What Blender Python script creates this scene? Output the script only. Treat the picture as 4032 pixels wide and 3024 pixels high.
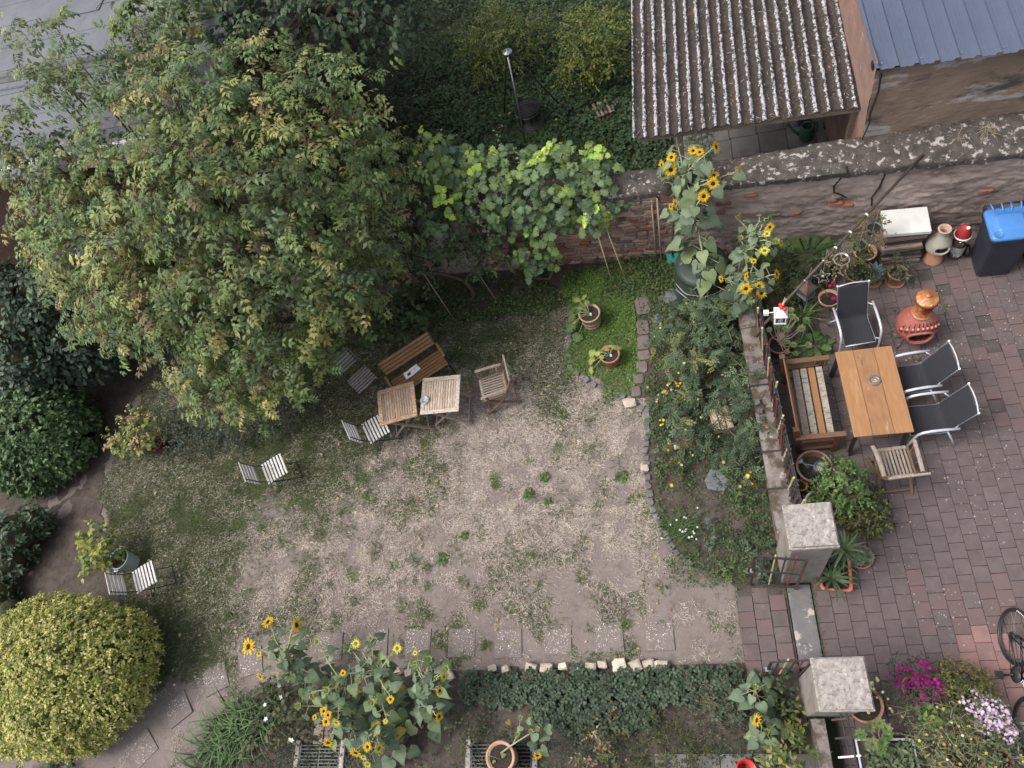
import bpy, bmesh, math, random
import numpy as np
from mathutils import Vector, Matrix

for _o in list(bpy.data.objects):
    bpy.data.objects.remove(_o, do_unlink=True)
scn = bpy.context.scene
COL = scn.collection
R = math.radians
PI = math.pi
random.seed(11)
rng = np.random.default_rng(11)

# ------------------------------------------------------------------ camera
CAMZ = 10.9
cam_d = bpy.data.cameras.new("camera")
cam_d.sensor_width = 36.0
cam_d.lens = 36.0 * 2900.0 / 4032.0
cam_d.clip_start = 0.1
cam_d.clip_end = 400.0
cam = bpy.data.objects.new("camera", cam_d)
COL.objects.link(cam)
_dn = np.array([859.0, 1463.0, 2900.0]); _dn /= np.linalg.norm(_dn)
_X = np.array([1.0, 0, 0]) - _dn * _dn[0]; _X /= np.linalg.norm(_X)
_Y = -np.cross(_dn, _X)
def _w(v):
    v = np.array(v, float)
    return (float(v @ _X), float(v @ _Y), float(-(v @ _dn)))
_r, _u, _b = _w((1, 0, 0)), _w((0, -1, 0)), _w((0, 0, -1))
cam.matrix_world = Matrix(((_r[0], _u[0], _b[0], 0), (_r[1], _u[1], _b[1], 0),
                           (_r[2], _u[2], _b[2], CAMZ), (0, 0, 0, 1)))
scn.camera = cam

# ------------------------------------------------------------------ light
SUN_EL, SUN_AZ = 56.0, 258.0          # degrees; azimuth clockwise from +Y (north)
world = bpy.data.worlds.new("World"); scn.world = world; world.use_nodes = True
wn, wl = world.node_tree.nodes, world.node_tree.links
wn.clear()
_sky = wn.new("ShaderNodeTexSky"); _sky.sky_type = 'NISHITA'; _sky.sun_disc = False
_sky.sun_elevation = R(SUN_EL); _sky.sun_rotation = R(SUN_AZ)
_sky.air_density = 1.0; _sky.dust_density = 4.0; _sky.ozone_density = 1.0
_hs = wn.new("ShaderNodeHueSaturation"); _hs.inputs['Saturation'].default_value = 0.42
_bg = wn.new("ShaderNodeBackground"); _bg.inputs['Strength'].default_value = 0.13
_wo = wn.new("ShaderNodeOutputWorld")
wl.new(_sky.outputs[0], _hs.inputs['Color']); wl.new(_hs.outputs[0], _bg.inputs['Color'])
wl.new(_bg.outputs[0], _wo.inputs['Surface'])
sun_d = bpy.data.lights.new("sun", 'SUN'); sun_d.energy = 1.4; sun_d.angle = R(25.0)
sun_d.color = (1.0, 0.97, 0.93)
sun = bpy.data.objects.new("sun", sun_d); COL.objects.link(sun)
_az = R(SUN_AZ); _el = R(SUN_EL)
_tosun = Vector((math.sin(_az) * math.cos(_el), math.cos(_az) * math.cos(_el), math.sin(_el)))
sun.rotation_euler = _tosun.to_track_quat('Z', 'Y').to_euler()
sun.location = (-10, 5, 20)
vs = scn.view_settings
vs.view_transform = 'Standard'; vs.look = 'None'; vs.exposure = 0.82; vs.gamma = 1.0
vs.use_curve_mapping = False
scn.cycles.max_bounces = 6; scn.cycles.diffuse_bounces = 3
scn.cycles.transparent_max_bounces = 4
scn.cycles.use_denoising = True

# ------------------------------------------------------------------ noise
def _hash(ix, iy, iz, seed):
    h = (ix * 374761393 + iy * 668265263 + iz * 2147483647 + seed * 974634777) & 0xFFFFFFFF
    h = ((h ^ (h >> 13)) * 1274126177) & 0xFFFFFFFF
    h = (h ^ (h >> 16)) & 0xFFFFFF
    return h / float(0xFFFFFF)
def vnoise(P, s=1.0, seed=0):
    P = np.asarray(P, float) * s
    i = np.floor(P).astype(np.int64); f = P - i; f = f * f * (3 - 2 * f)
    out = 0
    for dx in (0, 1):
        for dy in (0, 1):
            for dz in (0, 1):
                w = (f[:, 0] if dx else 1 - f[:, 0]) * (f[:, 1] if dy else 1 - f[:, 1]) * (f[:, 2] if dz else 1 - f[:, 2])
                out = out + w * _hash(i[:, 0] + dx, i[:, 1] + dy, i[:, 2] + dz, seed)
    return out
def fbm(P, s=1.0, seed=0, o=4):
    a, t, n = 1.0, 0.0, 0.0
    for k in range(o):
        t = t + a * vnoise(P, s * 2 ** k, seed + k); n += a; a *= 0.5
    return t / n
def smooth(a, b, x):
    t = np.clip((x - a) / (b - a), 0, 1); return t * t * (3 - 2 * t)
def unit(v):
    return v / np.maximum(np.linalg.norm(v, axis=-1, keepdims=True), 1e-9)
def rdir(n):
    return unit(rng.normal(size=(n, 3)))

# ------------------------------------------------------------------ objects
def thing(name, label, cat, loc=(0, 0, 0), rz=0.0, group=None):
    o = bpy.data.objects.new(name, None); COL.objects.link(o)
    o.empty_display_size = 0.1
    o.location = loc; o.rotation_euler = (0, 0, rz)
    o["label"] = label; o["category"] = cat
    if group: o["group"] = group
    return o
def tag(o, label, cat, group=None):
    o["label"] = label; o["category"] = cat
    if group: o["group"] = group
    return o
def link(o, parent=None, kind=None):
    COL.objects.link(o)
    if parent is not None: o.parent = parent
    if kind: o["kind"] = kind
    return o
def copy_tree(o, parent=None):
    c = o.copy(); COL.objects.link(c)
    if parent is not None: c.parent = parent
    for ch in list(o.children): copy_tree(ch, c)
    return c

class MB:
    """collects simple shapes into one mesh"""
    def __init__(s): s.v = []; s.f = []
    def add(s, v, f):
        n = len(s.v); s.v += [tuple(p) for p in v]; s.f += [tuple(i + n for i in q) for q in f]; return s
    def box(s, c, d, rot=None):
        x, y, z = d[0] / 2, d[1] / 2, d[2] / 2
        v = [Vector(p) for p in ((-x, -y, -z), (x, -y, -z), (x, y, -z), (-x, y, -z), (-x, -y, z), (x, -y, z), (x, y, z), (-x, y, z))]
        if rot is not None: v = [rot @ p for p in v]
        c = Vector(c)
        return s.add([p + c for p in v], [(3, 2, 1, 0), (4, 5, 6, 7), (0, 1, 5, 4), (1, 2, 6, 5), (2, 3, 7, 6), (3, 0, 4, 7)])
    def bar(s, a, b, w, h, up=(0, 0, 1)):
        a, b = Vector(a), Vector(b); x = (b - a); L = x.length; x.normalize()
        u = Vector(up); y = u.cross(x)
        if y.length < 1e-4: y = Vector((0, 1, 0)).cross(x)
        y.normalize(); z = x.cross(y)
        m = Matrix((x, y, z)).transposed()
        return s.box((a + b) / 2, (L, w, h), m)
    def tube(s, pts, r, n=8, cap=True):
        pts = [Vector(p) for p in pts]; k = len(pts)
        rr = r if isinstance(r, (list, tuple)) else [r] * k
        base = len(s.v); prev = None
        for i, p in enumerate(pts):
            t = (pts[min(i + 1, k - 1)] - pts[max(i - 1, 0)]).normalized()
            if prev is None:
                a = Vector((0, 0, 1)) if abs(t.z) < 0.9 else Vector((1, 0, 0))
                u = t.cross(a).normalized()
            else:
                u = (prev - t * prev.dot(t))
                u = u.normalized() if u.length > 1e-6 else t.cross(Vector((0.3, 0.2, 1))).normalized()
            prev = u; w = t.cross(u)
            for j in range(n):
                an = 2 * PI * j / n
                s.v.append(tuple(p + (u * math.cos(an) + w * math.sin(an)) * rr[i]))
        for i in range(k - 1):
            for j in range(n):
                a = base + i * n + j; b = base + i * n + (j + 1) % n
                s.f.append((a, b, b + n, a + n))
        if cap:
            s.f.append(tuple(base + j for j in reversed(range(n))))
            s.f.append(tuple(base + (k - 1) * n + j for j in range(n)))
        return s
    def lathe(s, prof, n=24, c=(0, 0, 0), sx=1.0, sy=1.0):
        base = len(s.v); k = len(prof)
        for (r, z) in prof:
            for j in range(n):
                an = 2 * PI * j / n
                s.v.append((c[0] + r * sx * math.cos(an), c[1] + r * sy * math.sin(an), c[2] + z))
        for i in range(k - 1):
            for j in range(n):
                a = base + i * n + j; b = base + i * n + (j + 1) % n
                s.f.append((a, b, b + n, a + n))
        return s
    def disc(s, c, r, n=20, sx=1.0, sy=1.0):
        return s.add([(c[0] + r * sx * math.cos(2 * PI * j / n), c[1] + r * sy * math.sin(2 * PI * j / n), c[2]) for j in range(n)], [tuple(range(n))])
    def ball(s, c, r, nu=10, nv=6, sc=(1, 1, 1)):
        prof = [(max(r * math.sin(PI * i / nv), 1e-4), -r * math.cos(PI * i / nv)) for i in range(nv + 1)]
        b = len(s.v); s.lathe(prof, nu)
        for i in range(b, len(s.v)):
            p = s.v[i]; s.v[i] = (c[0] + p[0] * sc[0], c[1] + p[1] * sc[1], c[2] + p[2] * sc[2])
        return s
    def mesh(s, name, mat, smooth_=False):
        me = bpy.data.meshes.new(name); me.from_pydata(s.v, [], s.f); me.update()
        if mat is not None: me.materials.append(mat)
        if smooth_: me.polygons.foreach_set("use_smooth", [True] * len(me.polygons))
        return me
    def build(s, name, mat, parent=None, smooth_=False, bev=0.0, kind=None, world=False):
        if world and parent is not None:
            l = parent.location; s.v = [(p[0] - l.x, p[1] - l.y, p[2] - l.z) for p in s.v]
        o = bpy.data.objects.new(name, s.mesh(name, mat, smooth_))
        link(o, parent, kind)
        if bev > 0:
            m = o.modifiers.new("bevel", 'BEVEL'); m.width = bev; m.segments = 2; m.limit_method = 'ANGLE'; m.angle_limit = R(40)
        return o

def np_mesh(name, V, F, mat, tint=None, smooth_=False):
    """V (n,3), F (m,k) with one k"""
    V = np.ascontiguousarray(V, dtype=np.float32); F = np.ascontiguousarray(F, dtype=np.int32)
    me = bpy.data.meshes.new(name)
    m, k = F.shape
    me.vertices.add(len(V)); me.vertices.foreach_set("co", V.ravel())
    me.loops.add(m * k); me.loops.foreach_set("vertex_index", F.ravel())
    me.polygons.add(m)
    me.polygons.foreach_set("loop_start", np.arange(0, m * k, k, dtype=np.int32))
    me.polygons.foreach_set("loop_total", np.full(m, k, dtype=np.int32))
    if smooth_: me.polygons.foreach_set("use_smooth", np.ones(m, dtype=bool))
    if tint is not None:
        at = me.attributes.new("tint", 'FLOAT_COLOR', 'POINT')
        c = np.ones((len(V), 4), dtype=np.float32); c[:, :3] = tint
        at.data.foreach_set("color", c.ravel())
    me.materials.append(mat)
    me.update(calc_edges=True); me.validate()
    return me
def np_obj(name, V, F, mat, parent=None, tint=None, kind=None, smooth_=False):
    o = bpy.data.objects.new(name, np_mesh(name, V, F, mat, tint, smooth_))
    return link(o, parent, kind)
def grid_faces(nu, nv):
    a = np.arange(nu * nv).reshape(nu, nv)
    return np.stack([a[:-1, :-1], a[1:, :-1], a[1:, 1:], a[:-1, 1:]], -1).reshape(-1, 4)

# ------------------------------------------------------------------ materials
def lin(r, g, b):
    f = lambda c: (c / 255 / 12.92) if c / 255 <= 0.04045 else ((c / 255 + 0.055) / 1.055) ** 2.4
    return (f(r), f(g), f(b))
def _new(name):
    m = bpy.data.materials.new(name); m.use_nodes = True
    nt = m.node_tree; nt.nodes.clear()
    out = nt.nodes.new("ShaderNodeOutputMaterial"); b = nt.nodes.new("ShaderNodeBsdfPrincipled")
    nt.links.new(b.outputs[0], out.inputs[0])
    return m, nt, b
def _coords(nt, scale=(1, 1, 1), rand=True):
    tc = nt.nodes.new("ShaderNodeTexCoord"); mp = nt.nodes.new("ShaderNodeMapping")
    mp.inputs['Scale'].default_value = scale
    if rand:
        oi = nt.nodes.new("ShaderNodeObjectInfo"); ml = nt.nodes.new("ShaderNodeMath"); ml.operation = 'MULTIPLY'; ml.inputs[1].default_value = 37.0
        nt.links.new(oi.outputs['Random'], ml.inputs[0])
        ad = nt.nodes.new("ShaderNodeVectorMath"); ad.operation = 'ADD'
        nt.links.new(tc.outputs['Object'], ad.inputs[0]); nt.links.new(ml.outputs[0], ad.inputs[1])
        nt.links.new(ad.outputs[0], mp.inputs[0])
    else:
        nt.links.new(tc.outputs['Object'], mp.inputs[0])
    return mp.outputs[0]
def _noise(nt, co, scale, detail=5, rough=0.6):
    n = nt.nodes.new("ShaderNodeTexNoise"); n.inputs['Scale'].default_value = scale
    n.inputs['Detail'].default_value = detail; n.inputs['Roughness'].default_value = rough
    nt.links.new(co, n.inputs['Vector']); return n.outputs['Fac']
def _ramp(nt, fac, a, b):
    r = nt.nodes.new("ShaderNodeMapRange"); r.inputs['From Min'].default_value = a; r.inputs['From Max'].default_value = b
    r.clamp = True; nt.links.new(fac, r.inputs['Value']); return r.outputs[0]
def _mix(nt, fac, a, b):
    m = nt.nodes.new("ShaderNodeMix"); m.data_type = 'RGBA'
    if isinstance(fac, float): m.inputs[0].default_value = fac
    else: nt.links.new(fac, m.inputs[0])
    for i, c in ((6, a), (7, b)):
        if isinstance(c, tuple): m.inputs[i].default_value = (*c[:3], 1)
        else: nt.links.new(c, m.inputs[i])
    return m.outputs[2]
def _bump(nt, b, h, strength, dist=0.01):
    bp = nt.nodes.new("ShaderNodeBump"); bp.inputs['Strength'].default_value = strength; bp.inputs['Distance'].default_value = dist
    nt.links.new(h, bp.inputs['Height']); nt.links.new(bp.outputs[0], b.inputs['Normal'])
def pmat(name, c1, c2, scale=8.0, rough=0.7, bump=0.3, spots=(), st=(1, 1, 1), lo=0.35, hi=0.65, metal=0.0, vary=0.0, rand=True, bdist=0.01, spec=0.35):
    """two colours over noise, then spots: (colour, scale, from, to)"""
    m, nt, b = _new(name)
    co = _coords(nt, st, rand)
    n1 = _noise(nt, co, scale)
    col = _mix(nt, _ramp(nt, n1, lo, hi), c1, c2)
    h = n1
    for (c, s, a, e) in spots:
        n2 = _noise(nt, co, s, 6, 0.65)
        col = _mix(nt, _ramp(nt, n2, a, e), col, c)
    if vary > 0:
        oi = nt.nodes.new("ShaderNodeObjectInfo"); hv = nt.nodes.new("ShaderNodeHueSaturation")
        r = nt.nodes.new("ShaderNodeMapRange"); r.inputs['To Min'].default_value = 1 - vary; r.inputs['To Max'].default_value = 1 + vary
        nt.links.new(oi.outputs['Random'], r.inputs['Value']); nt.links.new(r.outputs[0], hv.inputs['Value'])
        nt.links.new(col, hv.inputs['Color']); col = hv.outputs[0]
    nt.links.new(col, b.inputs['Base Color'])
    b.inputs['Roughness'].default_value = rough; b.inputs['Metallic'].default_value = metal
    b.inputs['Specular IOR Level'].default_value = spec
    if bump > 0:
        nb = _noise(nt, co, scale * 4, 6, 0.7); _bump(nt, b, nb, bump, bdist)
    return m
def tintmat(name, rough=0.5, trans=0.3, spec=0.35, nscale=30.0, nstr=0.25, bump=0.0):
    """base colour from the mesh's own 'tint' (what the leaf or stone is coloured)"""
    m, nt, b = _new(name)
    at = nt.nodes.new("ShaderNodeAttribute"); at.attribute_name = "tint"
    co = _coords(nt, (1, 1, 1), False); n = _noise(nt, co, nscale, 4)
    r = nt.nodes.new("ShaderNodeMapRange"); r.inputs['To Min'].default_value = 1 - nstr; r.inputs['To Max'].default_value = 1 + nstr
    r.inputs['From Min'].default_value = 0.3; r.inputs['From Max'].default_value = 0.7
    nt.links.new(n, r.inputs['Value'])
    hv = nt.nodes.new("ShaderNodeHueSaturation"); nt.links.new(at.outputs['Color'], hv.inputs['Color']); nt.links.new(r.outputs[0], hv.inputs['Value'])
    nt.links.new(hv.outputs[0], b.inputs['Base Color'])
    b.inputs['Roughness'].default_value = rough; b.inputs['Specular IOR Level'].default_value = spec
    if bump > 0: _bump(nt, b, _noise(nt, co, nscale * 3, 6, .7), bump)
    if trans > 0:
        t = nt.nodes.new("ShaderNodeBsdfTranslucent"); mx = nt.nodes.new("ShaderNodeMixShader"); mx.inputs[0].default_value = trans
        nt.links.new(hv.outputs[0], t.inputs['Color'])
        nt.links.new(b.outputs[0], mx.inputs[1]); nt.links.new(t.outputs[0], mx.inputs[2])
        out = [q for q in nt.nodes if q.type == 'OUTPUT_MATERIAL'][0]; nt.links.new(mx.outputs[0], out.inputs[0])
    return m

M = {}
M['leaf'] = tintmat("leaf", 0.5, 0.30, 0.25, 30)
M['waxy'] = tintmat("waxy_leaf", 0.46, 0.15, 0.3, 30)
M['petal'] = tintmat("petal", 0.6, 0.3, 0.2, 40, 0.12)
M['straw'] = tintmat("grass_blade", 0.7, 0.2, 0.2, 3, 0.25)
M['stone'] = tintmat("tinted_stone", 0.9, 0.0, 0.2, 22, 0.4, 0.5)
M['bark'] = pmat("bark", (.10, .075, .05), (.05, .038, .028), 14, .9, .6, st=(1, 1, .3))
M['stem'] = pmat("green_stem", (.26, .30, .14), (.36, .34, .20), 12, .7, .1)
M['twig'] = pmat("twig", (.16, .12, .07), (.09, .065, .04), 20, .85, .2)
M['soil'] = pmat("dark_soil", (.060, .046, .038), (.10, .080, .066), 5, .95, .8, spots=(((.035, .027, .022), 14, .55, .7), ((.16, .13, .11), 40, .66, .74)), rand=False, bdist=.02)
M['lawn_soil'] = pmat("lawn_soil", (.165, .132, .118), (.215, .178, .162), 1.6, .95, .8, spots=(((.125, .10, .085), 7, .52, .74), ((.30, .25, .215), 30, .58, .72)), rand=False, bdist=.02)
M['earth'] = pmat("earth", (.034, .036, .022), (.03, .042, .018), 2, .95, .7, rand=False)
M['potsoil'] = pmat("pot_soil", (.025, .019, .015), (.05, .04, .03), 30, .95, .8)
M['tile'] = pmat("weathered_tile", (.108, .083, .080), (.136, .105, .102), 7, .85, .35, spots=(((.20, .17, .165), 22, .64, .74), ((.090, .074, .074), 3.2, .58, .8)), vary=.06)
M['tile_red'] = pmat("redder_tile", (.27, .155, .140), (.21, .128, .118), 6, .85, .3, spots=(((.17, .12, .113), 4, .58, .8),), vary=.08)
M['tile_mid'] = pmat("mid_red_tile", (.150, .098, .092), (.125, .092, .090), 5, .85, .3, spots=(((.22, .17, .165), 24, .66, .75),), vary=.07)
M['joint'] = pmat("tile_joint", (.072, .058, .054), (.098, .080, .074), 9, .95, .5, spots=(((.045, .065, .03), 3, .6, .72),), rand=False)
M['concrete'] = pmat("lichen_concrete", (.40, .36, .325), (.25, .22, .20), 16, .9, .7, spots=(((.19, .17, .155), 30, .54, .62), ((.50, .46, .42), 9, .58, .70)), rand=False)
M['concrete_side'] = pmat("pillar_render", (.30, .265, .24), (.22, .19, .17), 6, .9, .4, spots=(((.13, .11, .095), 3, .6, .8),), rand=False, st=(1, 1, .5))
M['threshold'] = pmat("threshold_concrete", (.135, .128, .130), (.17, .16, .155), 8, .9, .3, spots=(((.42, .36, .31), 3.2, .60, .63),), rand=False)
M['aggregate'] = pmat("exposed_aggregate", (.165, .135, .122), (.20, .168, .152), 12, .9, .5, spots=(((.40, .36, .33), 55, .60, .66),))
M['path_stone'] = pmat("path_sandstone", (.18, .145, .125), (.13, .105, .095), 8, .9, .5, spots=(((.09, .08, .07), 20, .58, .7),), vary=.15)
M['slate'] = pmat("blue_slate", (.105, .112, .128), (.15, .155, .17), 6, .6, .4)
M['grey_cobble'] = pmat("grey_cobble", (.12, .118, .108), (.165, .16, .15), 14, .85, .5, vary=.25)
M['lime'] = pmat("limestone", (.55, .48, .40), (.40, .33, .27), 12, .9, .7, spots=(((.28, .21, .16), 8, .58, .72),), vary=.2)
M['felt'] = pmat("roof_felt", (.125, .132, .148), (.165, .172, .19), 1.3, .9, .3, spots=(((.085, .09, .10), 3, .6, .72), ((.23, .235, .25), 90, .58, .68)), rand=False)
M['felt_dark'] = pmat("wet_felt", (.07, .072, .075), (.12, .12, .125), 4, .8, .3, rand=False)
M['white_trim'] = pmat("white_trim", (.6, .6, .62), (.5, .5, .52), 6, .6, .1)
M['blue_roof'] = pmat("blue_grey_metal", (.078, .096, .140), (.092, .110, .155), 1.5, .42, .03, spots=(((.17, .19, .24), 30, .68, .74),), rand=False, spec=.5)
M['iron'] = pmat("black_iron", (.022, .022, .024), (.042, .038, .035), 20, .5, .1, spots=(((.09, .045, .03), 12, .64, .72),), spec=.5)
M['black'] = pmat("black_paint", (.016, .016, .018), (.024, .024, .027), 20, .45, .05, spec=.5)
M['silver'] = pmat("silver_paint", (.62, .63, .66), (.55, .56, .6), 5, .35, .02, metal=.35, spec=.5)
M['steel'] = pmat("steel", (.42, .42, .42), (.3, .3, .3), 9, .35, .05, metal=.8)
M['rust_iron'] = pmat("rusty_iron", (.13, .075, .055), (.07, .05, .045), 9, .75, .3, spots=(((.16, .16, .17), 5, .6, .75),))
M['sling'] = pmat("sling_fabric", (.028, .029, .033), (.036, .037, .042), 60, .8, .15, spec=.2)
M['teak'] = pmat("oiled_wood", (.36, .185, .080), (.28, .140, .060), 5, .55, .15, spots=(((.20, .105, .055), 3, .62, .75),), st=(1.5, 9, 9), vary=.08)
M['bench_wood'] = pmat("bench_wood", (.27, .135, .060), (.19, .095, .045), 5, .55, .2, spots=(((.42, .30, .20), 9, .62, .72),), st=(1.2, 9, 9), vary=.12)
M['grey_teak'] = pmat("grey_teak", (.33, .27, .225), (.22, .165, .13), 6, .8, .3, spots=(((.42, .37, .33), 14, .58, .7),), st=(1.5, 8, 8), vary=.14)
M['brown_teak'] = pmat("brown_teak", (.19, .120, .082), (.13, .083, .058), 6, .7, .3, st=(2, 8, 8), vary=.12)
M['flaky_orange'] = pmat("weathered_orange_wood", (.40, .235, .125), (.31, .185, .105), 6, .75, .35, spots=(((.55, .47, .40), 11, .53, .60), ((.17, .125, .09), 9, .64, .72)), st=(1.5, 7, 7), vary=.14)
M['flaky_white'] = pmat("flaking_white_wood", (.60, .54, .48), (.47, .37, .28), 7, .75, .35, spots=(((.33, .195, .11), 11, .53, .60),), st=(1.5, 7, 7), vary=.10)
M['white_slat'] = pmat("white_slat_paint", (.68, .66, .64), (.56, .53, .50), 9, .7, .3, spots=(((.16, .13, .11), 13, .60, .66),), st=(1.5, 7, 7), vary=.07)
M['grey_slat'] = pmat("grey_slat_paint", (.30, .28, .265), (.22, .20, .19), 9, .8, .3, spots=(((.10, .085, .075), 12, .55, .64),), st=(1.5, 7, 7), vary=.12)
M['green_flake'] = pmat("flaking_pale_paint", (.40, .365, .31), (.31, .28, .23), 5, .8, .3, spots=(((.21, .155, .11), 5, .52, .60),), st=(1.5, 6, 6), vary=.08)
M['brown_bench'] = pmat("brown_bench_stain", (.17, .085, .048), (.12, .062, .036), 6, .55, .2, st=(2, 6, 6), vary=.1)
M['terracotta'] = pmat("terracotta", (.42, .205, .125), (.34, .165, .105), 7, .8, .2, spots=(((.55, .40, .32), 6, .62, .78),), vary=.1)
M['terra_pale'] = pmat("pale_terracotta", (.50, .31, .22), (.40, .235, .165), 6, .85, .3, spots=(((.60, .50, .43), 8, .58, .7),))
M['brownred_pot'] = pmat("brown_red_plastic", (.16, .045, .028), (.12, .036, .024), 5, .45, .05)
M['orange_plastic'] = pmat("orange_plastic", (.50, .135, .075), (.44, .12, .07), 5, .45, .05)
M['brown_glaze'] = pmat("brown_glaze", (.16, .095, .068), (.11, .068, .052), 5, .35, .1, spec=.5)
M['cream_pot'] = pmat("cream_glaze", (.50, .44, .34), (.40, .35, .27), 6, .5, .1)
M['mint'] = pmat("mint_enamel", (.47, .62, .60), (.52, .66, .64), 3, .3, .03, spec=.5)
M['zinc'] = pmat("zinc_grey", (.13, .14, .165), (.17, .18, .205), 6, .45, .1, metal=.3)
M['green_plastic'] = pmat("green_plastic", (.075, .16, .095), (.09, .18, .11), 5, .4, .03)
M['navy_plastic'] = pmat("navy_plastic", (.05, .07, .13), (.065, .085, .15), 5, .4, .03)
M['bin_body'] = pmat("bin_plastic", (.024, .026, .038), (.032, .034, .048), 5, .5, .05)
M['bin_blue'] = pmat("blue_lid", (.06, .19, .48), (.075, .22, .52), 3, .4, .03, spots=(((.25, .38, .62), 9, .70, .78),))
M['compost'] = pmat("dark_green_plastic", (.030, .045, .036), (.042, .058, .046), 4, .5, .05, spots=(((.16, .20, .17), 5, .66, .7),))
M['teal'] = pmat("teal_paint", (.06, .42, .36), (.08, .36, .32), 6, .4, .1)
M['red'] = pmat("red_plastic", (.62, .03, .03), (.52, .025, .025), 5, .35, .03, spec=.5)
M['white'] = pmat("white_paint", (.78, .76, .72), (.68, .66, .62), 8, .6, .1)
M['whitetop'] = pmat("white_stone_top", (.66, .65, .60), (.56, .56, .52), 5, .7, .15, spots=(((.25, .25, .23), 9, .70, .74),))
M['glass'] = pmat("grey_glass", (.45, .47, .46), (.36, .38, .37), 8, .12, .05, spec=.6)
M['paleclay'] = pmat("pale_clay", (.40, .35, .28), (.30, .285, .24), 4, .85, .3, spots=(((.50, .27, .15), 3, .58, .72),))
M['redclay'] = pmat("red_clay", (.36, .115, .085), (.28, .085, .065), 4, .5, .15, spots=(((.45, .24, .20), 3, .58, .75),), spec=.5)
M['orangeclay'] = pmat("orange_mottled_glaze", (.50, .235, .075), (.30, .095, .04), 16, .4, .2, spots=(((.72, .52, .22), 22, .58, .68),), spec=.5)
M['darkclay'] = pmat("dark_red_glaze", (.17, .03, .022), (.12, .025, .02), 6, .4, .1)
M['soot'] = pmat("soot", (.010, .010, .010), (.03, .028, .026), 20, .95, .4)
M['log'] = pmat("dark_log", (.075, .055, .045), (.045, .034, .030), 12, .85, .5)
M['drum'] = pmat("sooty_drum", (.19, .18, .18), (.10, .095, .095), 4, .7, .2, spots=(((.02, .02, .02), 3, .52, .62),), st=(1, 1, .4))
M['wood_raw'] = pmat("raw_wood", (.27, .215, .165), (.18, .14, .105), 7, .8, .3, st=(2, 6, 6), vary=.15)
M['plate_wood'] = pmat("crate_wood", (.60, .45, .33), (.50, .36, .25), 6, .8, .3, st=(2, 6, 6), vary=.1)
M['bamboo'] = pmat("bamboo", (.55, .47, .25), (.45, .37, .18), 8, .6, .1)
M['red_rod'] = pmat("red_rod", (.26, .045, .04), (.18, .04, .035), 8, .6, .2)
M['patio_slab'] = pmat("grey_paving_slab", (.20, .185, .17), (.15, .14, .13), 5, .9, .4, spots=(((.10, .095, .088), 2, .6, .75),), vary=.15)

# ------------------------------------------------------------------ leaves
class Proto:
    def __init__(s, V, F, T=None):
        s.V = np.array(V, float); s.F = np.array(F, int)
        s.T = np.ones((len(s.V), 3)) if T is None else np.array(T, float)
def join(ps):
    V, F, T, n = [], [], [], 0
    for p in ps:
        V.append(p.V); F.append(p.F + n); T.append(p.T); n += len(p.V)
    return Proto(np.concatenate(V), np.concatenate(F), np.concatenate(T))
def xf(p, pos=(0, 0, 0), rz=0.0, s=1.0, pitch=0.0, roll=0.0):
    m = Matrix.Rotation(rz, 3, 'Z') @ Matrix.Rotation(-pitch, 3, 'Y') @ Matrix.Rotation(roll, 3, 'X')
    return Proto(s * p.V @ np.array(m).T + np.array(pos), p.F, p.T)
def leaf4(w=0.22, fold=0.06, droop=0.12, edge=None):
    T = None
    if edge is not None:
        T = np.array([(1, 1, 1), (1, 1, 1), edge, edge, edge])
    return Proto([(0, 0, 0), (.5, 0, 0), (.45, w, fold), (.45, -w, fold), (1, 0, -droop)],
                 [(0, 1, 2), (0, 3, 1), (1, 4, 2), (1, 3, 4)], T)
def leaf8(w=0.3, fold=0.07, droop=0.15):
    return Proto([(0, 0, 0), (.33, 0, .03), (.68, 0, 0), (1, 0, -droop), (.28, w, fold), (.65, w * .8, fold * .6), (.28, -w, fold), (.65, -w * .8, fold * .6)],
                 [(0, 1, 4), (0, 6, 1), (1, 2, 5), (1, 5, 4), (1, 6, 7), (1, 7, 2), (2, 3, 5), (2, 7, 3)])
def outline_leaf(pts, mid, fold=0.08, droop=0.2, wave=0.03):
    """pts: half outline from base to tip (x,y>0); mid: x stations of the midrib"""
    V, F = [], []
    z = lambda x, y: -droop * max(0, x) ** 2 + fold * abs(y) * 1.2 - 0.35 * y * y
    n = len(pts)
    for x in mid: V.append((x, 0, z(x, 0)))
    for sgn in (1, -1):
        b = len(V)
        for i, (x, y) in enumerate(pts): V.append((x, sgn * y, z(x, y) + wave * math.sin(i * 2.4 + sgn)))
        for i in range(n - 1):
            x = (pts[i][0] + pts[i + 1][0]) / 2
            k = min(range(len(mid)), key=lambda q: abs(mid[q] - x))
            t = (k, b + i, b + i + 1); F.append(t if sgn < 0 else t[::-1])
        for k in range(len(mid) - 1):
            xm = (mid[k] + mid[k + 1]) / 2
            i = min(range(n), key=lambda q: abs(pts[q][0] - xm) - .2 * pts[q][1])
            t = (k, b + i, k + 1); F.append(t if sgn < 0 else t[::-1])
    T = np.ones((len(V), 3)); T[:len(mid)] = (1.25, 1.22, 1.2)
    return Proto(V, F, T)
HEART = outline_leaf([(0, 0), (-.12, .14), (-.12, .32), (.04, .43), (.24, .40), (.46, .29), (.72, .12), (1, 0)], [0, .3, .65, 1.0], .12, .42, .045)
GRAPE = outline_leaf([(0, 0), (-.14, .20), (-.04, .44), (.14, .40), (.20, .58), (.42, .56), (.50, .36), (.70, .42), (.80, .20), (1, 0)], [0, .3, .65, 1.0], .10, .22, .035)
OBOV = outline_leaf([(0, .02), (.25, .10), (.5, .22), (.75, .28), (.92, .18), (1, 0)], [0, .4, .75, 1.0], .1, .2, .03)
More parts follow.
